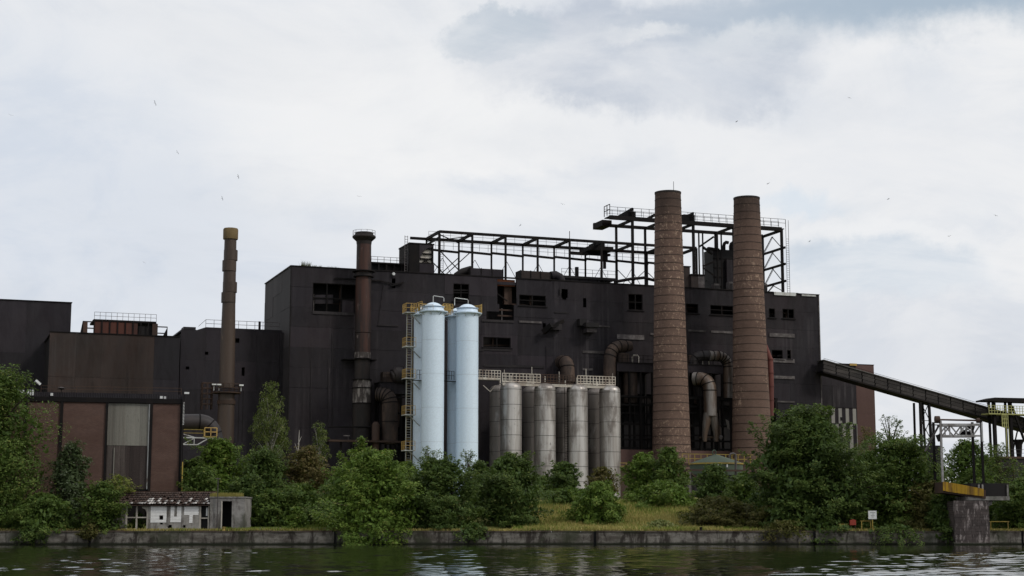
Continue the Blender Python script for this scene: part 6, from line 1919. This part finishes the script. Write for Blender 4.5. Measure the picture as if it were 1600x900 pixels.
def leaves(rg, cen, clump_r, flat, count, size, droop=0.0, upbias=0.9):
    k = len(cen)
    w = clump_r ** 2
    idx = rg.choice(k, count, p=w / w.sum())
    d = rg.normal(size=(count, 3))
    d /= np.linalg.norm(d, axis=1, keepdims=True)
    p = d * (rg.random(count) ** .42)[:, None] * clump_r[idx][:, None]
    p[:, 2] *= flat
    co = leaf_quads(rg, cen[idx] + p, d, size, upbias, droop)
    tint = np.stack([np.clip(rg.random(k)[idx] * .6 + rg.random(count) * .4, 0, 1), rg.random(count), rg.random(count)], 1)
    return co, tint

PROF = {
    'round': lambda u: (.84 + .16 * min(1, u / .3)) if u < .38 else math.sqrt(max(0.0, 1 - ((u - .38) / .62) ** 2)),
    'mound': lambda u: math.sqrt(max(0.0, 1 - u ** 2.2)),
    'cone': lambda u: max(.04, (1 - u) ** .75 * (1.0 if u > .12 else .85 + u * 1.25)),
    'tall': lambda u: max(.05, (1 - u) ** .6 * min(1, .8 + u)),
    'vase': lambda u: (.45 + .55 * min(1, u / .55)) if u < .55 else math.sqrt(max(0.0, 1 - ((u - .55) / .45) ** 2)),
}

def plant(name, label, cat, px, Y, top, wpx, bot, mat, n=6000, clumps=30, leaf=.2, flat=.6, seed=1, shape='round', trunk=.16, bark=None, crown_base=None,
          cr=(.16, .3), droop=0.0, up=.8, group=None, over=0.0, bare=0):
    """a plant whose foliage spans wpx pixels, from py top to py bot, standing at depth Y.
    Foliage: many leafy boughs reaching out from the stem to an uneven envelope, plus leaves inside."""
    rg = np.random.default_rng(seed)
    rnd = random.Random(seed)
    k = Y / FPX
    x = (px - 800) * k
    zt = CAMH + (818 - top) * k * 1.01
    zb = CAMH + (818 - bot) * k
    gz = max(G(x, Y), .9) - .1
    rx = wpx * k / 2
    ry = min(rx * .9, 4.2)
    H = zt - zb
    sparse = 'sparse' in name or name in ('backdrop_tree', 'copper_shrub', 'far_right_tree', 'birch_tree', 'small_birch')
    prof = PROF[shape]
    ph = rg.random(6) * 6.28
    def env(u, a):          # lumpy outline
        s = .97 + .17 * math.sin(3 * a + 6 * u + ph[0]) + .13 * math.sin(5 * a - 11 * u + ph[1]) + .12 * math.sin(2 * a + 19 * u + ph[2])
        return prof(min(.999, max(0, u))) * s
    area = rx * H
    nb = int((26 if sparse else 46) + (8 if sparse else 12) * area ** .8)     # boughs
    size_b = .17 * (rx * H) ** .5 + .22
    tips, rad, outs = [], [], []
    for i in range(nb):
        u = rg.random() ** .9
        a = rg.random() * 2 * math.pi
        e = env(u, a)
        q = rg.uniform(.62, 1.02) if rg.random() < .75 else rg.uniform(.15, .7)
        sp = rg.normal() * .07
        r = e * q + (0.20 * abs(rg.normal()) if rg.random() < .28 else 0)
        tips.append((x + rx * r * math.cos(a), Y + ry * r * math.sin(a) - over * max(0, .75 - u), zb + H * min(1.0, max(.02, u + sp)) - .1))
        outs.append((math.cos(a) * (1.1 - .5 * u), math.sin(a) * (1.1 - .5 * u), .15 + .9 * u - droop))
        rad.append(size_b * rg.uniform(.55, 1.15) * (.7 + .3 * e))
    tips, rad, outs = np.array(tips), np.array(rad), np.array(outs)
    outs /= np.linalg.norm(outs, axis=1, keepdims=True)
    tips[:, 2] = np.minimum(tips[:, 2], zt - rad * rg.uniform(-.1, .6, nb))
    total = int(n * (1.5 if sparse else 2.3))
    inner = 0 if sparse else int(total * .17)
    m_ = total - inner
    w = rad ** 2
    idx = rg.choice(nb, m_, p=w / w.sum())
    # along each bough a flattened plume
    t = rg.random(m_) ** .8
    side = np.cross(outs, np.array([0, 0, 1.0])); side /= np.maximum(np.linalg.norm(side, axis=1, keepdims=True), 1e-5)
    upv = np.cross(side, outs)
    wid = (.25 + .75 * np.sin(np.pi * np.clip(t * .85 + .12, 0, 1)))[:, None]
    R1 = rad[idx][:, None]
    c = tips[idx] + outs[idx] * ((t - .75)[:, None] * R1 * 1.9) + side[idx] * (rg.normal(size=(m_, 1)) * .42 * wid * R1) + upv[idx] * (rg.normal(size=(m_, 1)) * .42 * flat * wid * R1)
    c[:, 2] -= (.22 + droop) * ((t ** 2)[:, None] * R1)[:, 0]
    od = outs[idx] + rg.normal(size=(m_, 3)) * .25
    co = leaf_quads(rg, c, od, leaf, up, droop)
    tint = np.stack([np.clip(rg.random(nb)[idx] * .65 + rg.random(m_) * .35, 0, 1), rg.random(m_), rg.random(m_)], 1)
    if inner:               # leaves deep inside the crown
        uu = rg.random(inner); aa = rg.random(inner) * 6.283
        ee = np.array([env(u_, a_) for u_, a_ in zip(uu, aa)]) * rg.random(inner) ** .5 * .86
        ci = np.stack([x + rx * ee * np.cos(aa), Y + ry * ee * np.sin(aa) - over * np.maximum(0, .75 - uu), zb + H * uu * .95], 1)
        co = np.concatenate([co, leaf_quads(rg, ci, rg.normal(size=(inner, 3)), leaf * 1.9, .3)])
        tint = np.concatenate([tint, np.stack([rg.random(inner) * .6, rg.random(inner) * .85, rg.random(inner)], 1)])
    th = Thing(name, label, cat, W, (x, Y, gz), group)
    fo = 'crown' if cat == 'tree' else 'foliage'
    add(fo, quads_mesh(fo, co - np.array([x, Y, gz]), tint, mat), th.o)
    m = MB()
    top_t = zb + H * (.74 if shape not in ('tall', 'cone') else .93)
    pts, rd = [], []
    for i in range(6):
        tt_ = i / 5
        pts.append((x + rnd.uniform(-1, 1) * .05 * rx, Y + rnd.uniform(-1, 1) * .05 * rx, gz + (top_t - gz) * tt_))
        rd.append(trunk * (1 - .8 * tt_))
    pts[0] = (x, Y, gz - .2)
    m.tube(pts, rd, 7)
    th.part('trunk' if cat == 'tree' else 'stem', m, bark or M['bark'])
    m = MB()
    for i in rg.permutation(nb)[:min(nb, 26 + bare)]:
        c = tips[i]
        tt_ = min(.9, max(.12, (c[2] - gz) / (top_t - gz) * .62))
        s0 = tuple(pts[0][j] + (pts[-1][j] - pts[0][j]) * tt_ for j in range(3))
        md = tuple(s0[j] * .45 + c[j] * .55 for j in range(3))
        md = (md[0], md[1], md[2] + .12 * (c[2] - s0[2]))
        m.tube([s0, md, tuple(c)], [trunk * .42, trunk * .24, trunk * .07], 5)
    th.part('branches', m, bark or M['bark'])
    return th

P_ = plant
M['flower_leaf'] = leaf_mat('pale_flowering_leaves', (0.16, 0.19, 0.06), (0.22, 0.23, 0.09), (0.5, 0.5, 0.4), 0.3)
# left
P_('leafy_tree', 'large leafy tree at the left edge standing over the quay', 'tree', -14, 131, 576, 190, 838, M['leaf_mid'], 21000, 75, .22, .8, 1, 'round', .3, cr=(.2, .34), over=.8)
P_('willow_shrub', 'silvery green shrub right of the large left tree', 'shrub', 114, 130.5, 690, 66, 830, M['leaf_grey'], 5600, 34, .21, .9, 2, 'round', .12, cr=(.24, .4))
P_('yellowing_sapling', 'yellow-green sapling growing through the shed roof', 'shrub', 190, 129.9, 742, 62, 800, M['leaf_yellow'], 1300, 24, .17, .8, 3, 'vase', .08, cr=(.24, .4))
P_('shed_shrub', 'dark green shrub covering the left end of the shed', 'shrub', 166, 126.9, 752, 70, 828, M['leaf_mid'], 4200, 26, .18, .7, 4, 'round', .08, cr=(.22, .36))
P_('window_shrub', 'small green shrub inside the broken shed window', 'shrub', 222, 128.6, 800, 22, 828, M['leaf_mid'], 700, 10, .15, .7, 5, 'round', .04, cr=(.3, .45))
# behind shed
P_('acacia_tree', 'bright green acacia between the brick building and the ochre stack', 'tree', 345, 146, 686, 92, 790, M['leaf_bright'], 8500, 42, .2, .42, 6, 'round', .18, cr=(.2, .34))
P_('acacia_tree', 'lower green acacia close beside the brick building corner', 'tree', 306, 143, 716, 60, 800, M['leaf_mid'], 4500, 26, .2, .45, 7, 'round', .14, cr=(.22, .36))
P_('birch_tree', 'slender drooping birch with a pale trunk', 'tree', 424, 150, 598, 58, 745, M['leaf_birch'], 6600, 46, .17, 1.1, 8, 'round', .10, M['birch_bark'], cr=(.18, .32), droop=.5, up=.3, bare=14)
P_('birch_shrub', 'leafy thicket under the birch', 'shrub', 415, 141, 700, 92, 822, M['leaf_dark'], 7500, 40, .2, .6, 9, 'round', .12, cr=(.2, .34))
P_('small_birch', 'thin young birch right of the bare pale stem', 'tree', 500, 152, 656, 30, 740, M['leaf_birch'], 1500, 24, .17, .9, 10, 'round', .06, M['birch_bark'], cr=(.2, .36), droop=.4, up=.3)
P_('rusty_shrub', 'brownish shrub in front of the young birch', 'shrub', 480, 143, 698, 88, 800, M['leaf_brown'], 6500, 36, .19, .7, 11, 'round', .1, cr=(.2, .34))
P_('quay_shrub', 'dense low green shrub left of the big bright quay bush', 'shrub', 468, 134, 756, 120, 824, M['leaf_mid'], 6800, 40, .19, .6, 12, 'mound', .1, cr=(.18, .3))
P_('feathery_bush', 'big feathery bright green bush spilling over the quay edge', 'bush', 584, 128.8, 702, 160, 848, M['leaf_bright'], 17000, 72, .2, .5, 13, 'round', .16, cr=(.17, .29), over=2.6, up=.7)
P_('spire_shrub', 'bright green upright shrub tip behind the feathery bush', 'shrub', 566, 140, 684, 46, 790, M['leaf_bright'], 2800, 26, .18, .9, 14, 'cone', .08, cr=(.22, .36))
P_('dark_bush', 'dark green bush in front of the pale blue silos', 'bush', 690, 130.2, 716, 122, 842, M['leaf_dark'], 12500, 56, .19, .55, 15, 'round', .15, cr=(.18, .3), over=1.0)
P_('sparse_tree', 'sparse small tree against the front left pale blue silo', 'tree', 672, 142, 698, 62, 742, M['leaf_dark'], 1100, 24, .19, .6, 16, 'round', .1, cr=(.18, .3))
P_('sparse_tree', 'sparse small tree against the front right pale blue silo', 'tree', 734, 142, 704, 44, 750, M['leaf_dark'], 800, 18, .19, .6, 17, 'round', .08, cr=(.2, .32))
P_('dark_bush', 'rounded dark green bush in front of the first grey silo', 'bush', 796, 133, 708, 118, 834, M['leaf_dark'], 12000, 56, .19, .5, 18, 'round', .15, cr=(.18, .3), over=.6)
P_('silo_tree', 'small dark tree in front of the third grey silo', 'tree', 880, 146, 722, 58, 774, M['leaf_dark'], 3000, 28, .2, .5, 19, 'round', .12, cr=(.2, .34))
P_('yellowing_bush', 'yellow-green feathery bush on the grassy bank', 'bush', 934, 134, 752, 92, 824, M['leaf_bright'], 7500, 44, .18, .75, 20, 'mound', .1, cr=(.18, .3), up=.5)
P_('silo_shrub', 'loose shrub with reddish tips at the foot of the last grey silo', 'shrub', 940, 148, 730, 52, 780, M['leaf_brown'], 2200, 22, .18, .7, 21, 'round', .07, cr=(.22, .36))
P_('chimney_shrub', 'fresh green shrub left of the taller chimney foot', 'shrub', 1002, 152, 708, 62, 775, M['leaf_bright'], 4200, 30, .2, .5, 22, 'round', .12, cr=(.2, .34))
P_('chimney_shrub', 'green shrub covering the taller chimney foot', 'shrub', 1044, 150, 700, 62, 775, M['leaf_mid'], 4400, 32, .2, .5, 23, 'round', .12, cr=(.2, .34))
P_('bank_shrub', 'low bright shrub on the bank between the grassy slope and the green tank', 'shrub', 1034, 142, 752, 120, 800, M['leaf_bright'], 6000, 40, .19, .55, 24, 'mound', .1, cr=(.15, .26))
P_('tank_shrub', 'green shrub in front of the green tank', 'shrub', 1112, 143, 726, 66, 800, M['leaf_dark'], 4600, 30, .19, .5, 25, 'round', .1, cr=(.2, .34))
P_('tank_shrub', 'fresh green shrub between the green tank and the big tree', 'shrub', 1160, 139, 738, 66, 815, M['leaf_mid'], 4800, 30, .19, .5, 26, 'round', .1, cr=(.2, .34))
P_('bramble', 'olive bramble thicket on the bank left of the big tree', 'bramble', 1122, 132, 776, 136, 822, M['leaf_bramble'], 9500, 60, .16, .6, 27, 'mound', .06)
P_('low_bramble', 'low bramble thicket at the quay under the big tree', 'bramble', 1196, 129.5, 790, 80, 832, M['leaf_bramble'], 4200, 36, .16, .6, 28, 'mound', .05, cr=(.14, .24))
# right
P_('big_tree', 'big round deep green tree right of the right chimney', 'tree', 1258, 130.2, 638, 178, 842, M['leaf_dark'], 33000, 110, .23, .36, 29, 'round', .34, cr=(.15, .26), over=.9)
P_('backdrop_tree', 'tall loose tree top in front of the brown hall corner', 'tree', 1388, 146, 652, 64, 740, M['leaf_dark'], 2600, 32, .2, .55, 30, 'round', .16, cr=(.18, .32))
P_('copse_tree', 'dense green tree between the big tree and the white gantry', 'tree', 1402, 132, 682, 150, 842, M['leaf_mid'], 17500, 80, .2, .5, 31, 'round', .25, cr=(.16, .28))
P_('copse_tree', 'shorter dark tree behind the white notice board', 'tree', 1352, 138, 706, 84, 824, M['leaf_dark'], 6800, 42, .2, .5, 32, 'round', .18, cr=(.2, .32))
P_('copper_shrub', 'reddish sparse shrub against the brown hall', 'shrub', 1352, 150, 668, 36, 725, M['leaf_brown'], 900, 18, .18, .7, 33, 'round', .07, cr=(.22, .36))
P_('yellowing_tree', 'yellow-olive tree overhanging the quay left of the pier', 'tree', 1442, 129.8, 752, 96, 842, M['leaf_bramble'], 6500, 46, .18, .65, 34, 'round', .12, cr=(.18, .3), over=1.4)
P_('gantry_tree', 'green tree growing inside the white gantry', 'tree', 1508, 141, 688, 92, 800, M['leaf_mid'], 7200, 48, .2, .55, 35, 'round', .18, cr=(.18, .3))
P_('gantry_tree', 'dark tree low under the yellow apron beside the pier', 'tree', 1472, 127.6, 770, 68, 842, M['leaf_dark'], 4800, 30, .19, .55, 36, 'round', .12, over=1.8)
P_('far_right_tree', 'leafy tree right of the white gantry in front of the bunker', 'tree', 1556, 145, 694, 78, 810, M['leaf_mid'], 4600, 40, .2, .6, 37, 'round', .15, cr=(.18, .3))
P_('quay_thicket', 'bright thicket on the quay right of the masonry pier', 'shrub', 1590, 130.5, 748, 96, 836, M['leaf_mid'], 7200, 44, .19, .6, 38, 'round', .12, cr=(.18, .3))
P_('edge_tree', 'dark tree filling the right edge below the bunker', 'tree', 1612, 138, 728, 90, 830, M['leaf_dark'], 6500, 40, .2, .55, 39, 'round', .16, cr=(.18, .3))
P_('white_flower_shrub', 'low pale flowering plant on the grassy bank by the quay', 'shrub', 1030, 129.4, 812, 60, 828, M['flower_leaf'], 900, 24, .13, .6, 40, 'mound', .03, cr=(.14, .26))
P_('quay_weed', 'young leafy weed beside the rubble at the quay edge', 'shrub', 466, 128.2, 792, 40, 828, M['leaf_bright'], 1100, 16, .17, .7, 41, 'round', .04, cr=(.24, .36))
P_('bank_shrub', 'dark shrub joining the two dark silo bushes', 'shrub', 748, 138, 722, 64, 810, M['leaf_dark'], 4600, 28, .19, .55, 42, 'round', .1, cr=(.2, .34))
P_('bank_shrub', 'dark shrub between the quay bush and the first dark silo bush', 'shrub', 640, 137, 722, 72, 826, M['leaf_dark'], 5200, 30, .19, .55, 43, 'round', .1, cr=(.2, .34))
P_('bank_shrub', 'green shrub under the second grey silo', 'shrub', 850, 150, 744, 60, 800, M['leaf_mid'], 2600, 22, .19, .55, 44, 'round', .08, cr=(.2, .34))
P_('shed_back_shrub', 'dense green shrubs right behind the concrete annex', 'shrub', 388, 134.5, 742, 70, 822, M['leaf_dark'], 4800, 30, .19, .55, 45, 'round', .1, cr=(.2, .34))
P_('corner_shrub', 'green shrub at the brick building corner behind the shed roof', 'shrub', 318, 137.5, 730, 70, 800, M['leaf_mid'], 4200, 28, .19, .55, 46, 'round', .1, cr=(.2, .34))

P_('bank_thicket', 'dark thicket low behind the feathery bush', 'shrub', 540, 138, 740, 120, 828, M['leaf_dark'], 6000, 28, .2, .6, 50, 'mound', .1)
P_('bank_thicket', 'dark thicket between the big tree and the white notice board', 'shrub', 1330, 134, 760, 90, 832, M['leaf_dark'], 5000, 28, .2, .6, 51, 'mound', .1)
P_('bank_thicket', 'dark thicket behind the masonry pier', 'shrub', 1530, 135, 750, 110, 826, M['leaf_dark'], 5600, 28, .2, .6, 52, 'mound', .1)
P_('bank_thicket', 'green thicket under the grey silos behind the grassy bank', 'shrub', 890, 143, 762, 100, 800, M['leaf_mid'], 4200, 28, .19, .6, 53, 'mound', .1)
P_('bank_thicket', 'dark thicket left of the big tree trunk', 'shrub', 1190, 135, 762, 80, 826, M['leaf_dark'], 4600, 28, .2, .6, 55, 'mound', .1)
P_('left_thicket', 'dark thicket between the left tree and the shed', 'shrub', 76, 128.4, 770, 120, 834, M['leaf_mid'], 6500, 28, .19, .6, 56, 'mound', .1, over=.8)
P_('bank_thicket', 'dark thicket under the birch beside the rubble', 'shrub', 428, 132, 764, 84, 824, M['leaf_mid'], 4600, 28, .19, .6, 57, 'mound', .1)

# weeds hanging over the quay edge
for i, (px, w, b, lab) in enumerate(((60, 60, 846, 'leafy weeds hanging over the quay below the left tree'), (150, 40, 838, 'weeds hanging over the quay joint left of the shed'), (740, 60, 842, 'weeds hanging over the quay below the dark silo bushes'),
        (1222, 90, 838, 'brambles hanging over the quay left of the big tree'), (1392, 110, 844, 'leafy weeds hanging over the quay right of the white sign'))):
    P_('quay_overhang', lab, 'weeds', px, 126.2, b - 26, w, b, (M['leaf_dark'], M['leaf_bramble'])[i % 2], 1000, 12, .17, .9, 70 + i, 'mound', .02, group='weeds on the quay edge')

# bare pale stem
bx, bz = W.pix(466, 672, 148)
bs = Thing('bare_birch_stem', 'bare pale dead birch stem between the birch and the young birch', 'tree', W, (bx, 148, G(bx, 148)))
bs.part('trunk', MB().tube([(bx - .1, 148, G(bx, 148)), (bx - .1, 148, bz - 3), (bx + .06, 148, bz - 1.4), (bx + .1, 148, bz)], [.10, .08, .05, .02], 7), M['birch_bark'])
for k, (dz, dx, h) in enumerate(((-2.6, .35, .9), (-2.0, -.3, .8), (-1.3, .3, .7), (-3.2, -.28, .7))):
    bs.part('branch', MB().tube([(bx, 148, bz + dz), (bx + dx, 148, bz + dz + h)], [.045, .015], 5), M['birch_bark'])

# grass on the bank
def grass(name, label, mat, n, x0, x1, y0, y1, h, seed, dens=None):
    rg = np.random.default_rng(seed)
    x = rg.uniform(x0, x1, n); y = rg.uniform(y0, y1, n)
    if dens is not None:
        keep = np.array([dens(a, b) for a, b in zip(x, y)]) > rg.random(n)
        x, y = x[keep], y[keep]
    n = len(x)
    z = np.array([G(a, b) for a, b in zip(x, y)]) - .03
    hh = h * rg.uniform(.4, 1.15, n)
    w = rg.uniform(.02, .045, n)
    a = rg.random(n) * 6.28
    lean = rg.uniform(.1, .55, n) * hh
    la = rg.random(n) * 6.28
    base = np.stack([x, y, z], 1)
    sd = np.stack([np.cos(a) * w, np.sin(a) * w, np.zeros(n)], 1)
    tip = base + np.stack([np.cos(la) * lean, np.sin(la) * lean, hh], 1)
    mid = base * .45 + tip * .55 + np.array([0, 0, 1]) * (hh * .08)[:, None]
    co = np.stack([base - sd, base + sd, mid + sd * .8, tip - sd * .15], 1)
    patch_ = .5 + .5 * np.sin(x * 1.1 + 2) * np.sin(y * .9 + x * .4)
    tint = np.stack([np.clip(patch_ * .6 + rg.random(n) * .4, 0, 1), rg.random(n), rg.random(n)], 1)
    return tag(add(name, quads_mesh(name, co, tint, mat)), label, kind='stuff')
gxl = lambda px: (px - 800) * 130 / FPX
yel = lambda x, y: max(0.0, .55 + .45 * math.sin(x * .55 + 1.2) * math.cos(y * .5 + x * .2))
grass('dry_grass', 'straw-coloured dry grass on the bank above the quay', M['straw'], 30000, gxl(818), gxl(1120), QY + .75, 141, .42, 3, yel)
grass('green_grass', 'green grass on the bank above the quay', M['grass'], 30000, gxl(800), gxl(1180), QY + .75, 143, .40, 4, lambda x, y: 1.05 - yel(x, y))
grass('quay_grass', 'dry grass fringe along the quay top', M['straw'], 14000, gxl(-60), gxl(1660), QY + .70, QY + 1.5, .26, 5)
grass('verge_grass', 'grass verge on the quay ground beside the shed', M['grass'], 12000, gxl(360), gxl(560), QY + .8, 133, .34, 6)
grass('quay_grass_green', 'green weeds along the quay edge', M['grass'], 9000, gxl(-60), gxl(1660), QY + .66, QY + 1.3, .3, 8, lambda x, y: max(0, math.sin(x * .8) * math.sin(x * .31 + 1)))

# far wood behind everything
rg = np.random.default_rng(77)
k = 420
cen = np.stack([rg.uniform(-420, 420, k), rg.uniform(430, 520, k), rg.uniform(4, 13, k)], 1)
co, tint = leaves(rg, cen, rg.uniform(5, 9, k), .8, 26000, 1.5)
tag(add('far_wood', quads_mesh('far_wood', co, tint, M['leaf_dark'])), 'far wood on the horizon behind the works', kind='stuff')

# ------------------------------------------------------------------ birds
def bird(label, px, py, Y, yaw, roll, span=1.15):
    Y *= .8
    x, z = W.pix(px, py, Y)
    m = MB()
    m.v = [(0, -.32, 0), (.07, -.05, .03), (0, .35, -.01), (-.07, -.05, .03), (0, -.05, .08), (0, -.05, -.06),
           (.30, -.10, .10), (span / 2, .08, .04), (.28, .07, .09), (-.30, -.10, .10), (-span / 2, .08, .04), (-.28, .07, .09)]
    m.f = [(0, 1, 4), (0, 4, 3), (0, 5, 1), (0, 3, 5), (1, 2, 4), (4, 2, 3), (1, 5, 2), (3, 2, 5), (1, 6, 8), (6, 7, 8), (3, 11, 9), (9, 11, 10), (1, 8, 6), (6, 8, 7), (3, 9, 11), (9, 10, 11)]
    m.f = m.f[:12]
    me = m.mesh('bird'); me.materials.append(M['birdy'])
    o = add('bird', me)
    o.location = (x, Y, z)
    o.rotation_euler = (R(roll) * .5, R(roll), R(yaw))
    return tag(o, label, 'bird', 'birds in the sky')
for b in (('dark bird farthest left in the sky', 17, 180, 420, 20, 15), ('largest bird high over the ochre stack, left part of the sky', 242, 161, 330, 70, 50), ('bird below the largest left bird', 277, 238, 420, 60, 40),
          ('bird high above and right of the ochre stack top', 372, 276, 400, 80, 45), ('bird just above the ochre stack top', 347, 310, 400, 75, 50), ('faint bird above the rusty stack cap', 561, 307, 430, 10, 5),
          ('tiny bird low over the roof lantern', 225, 410, 440, 30, 30), ('bird highest above the right chimney', 1327, 153, 430, 20, 10), ('gliding bird high between the two chimneys and right', 1151, 190, 340, 40, -30),
          ('gliding bird just above the right chimney', 1200, 287, 360, 30, -25), ('faint bird left of the taller chimney top', 879, 319, 440, 20, 10), ('bird just above the low roof frame', 813, 352, 400, 60, -40),
          ('bird in the middle of the right sky', 1388, 311, 380, 40, -25), ('bird nearest the right edge of the sky', 1556, 337, 420, 20, 15), ('low bird right of the tall roof frame', 1265, 377, 400, 40, -30), ('faint bird over the right cumulus cloud', 1483, 369, 420, 15, -10)):
    bird(*b)
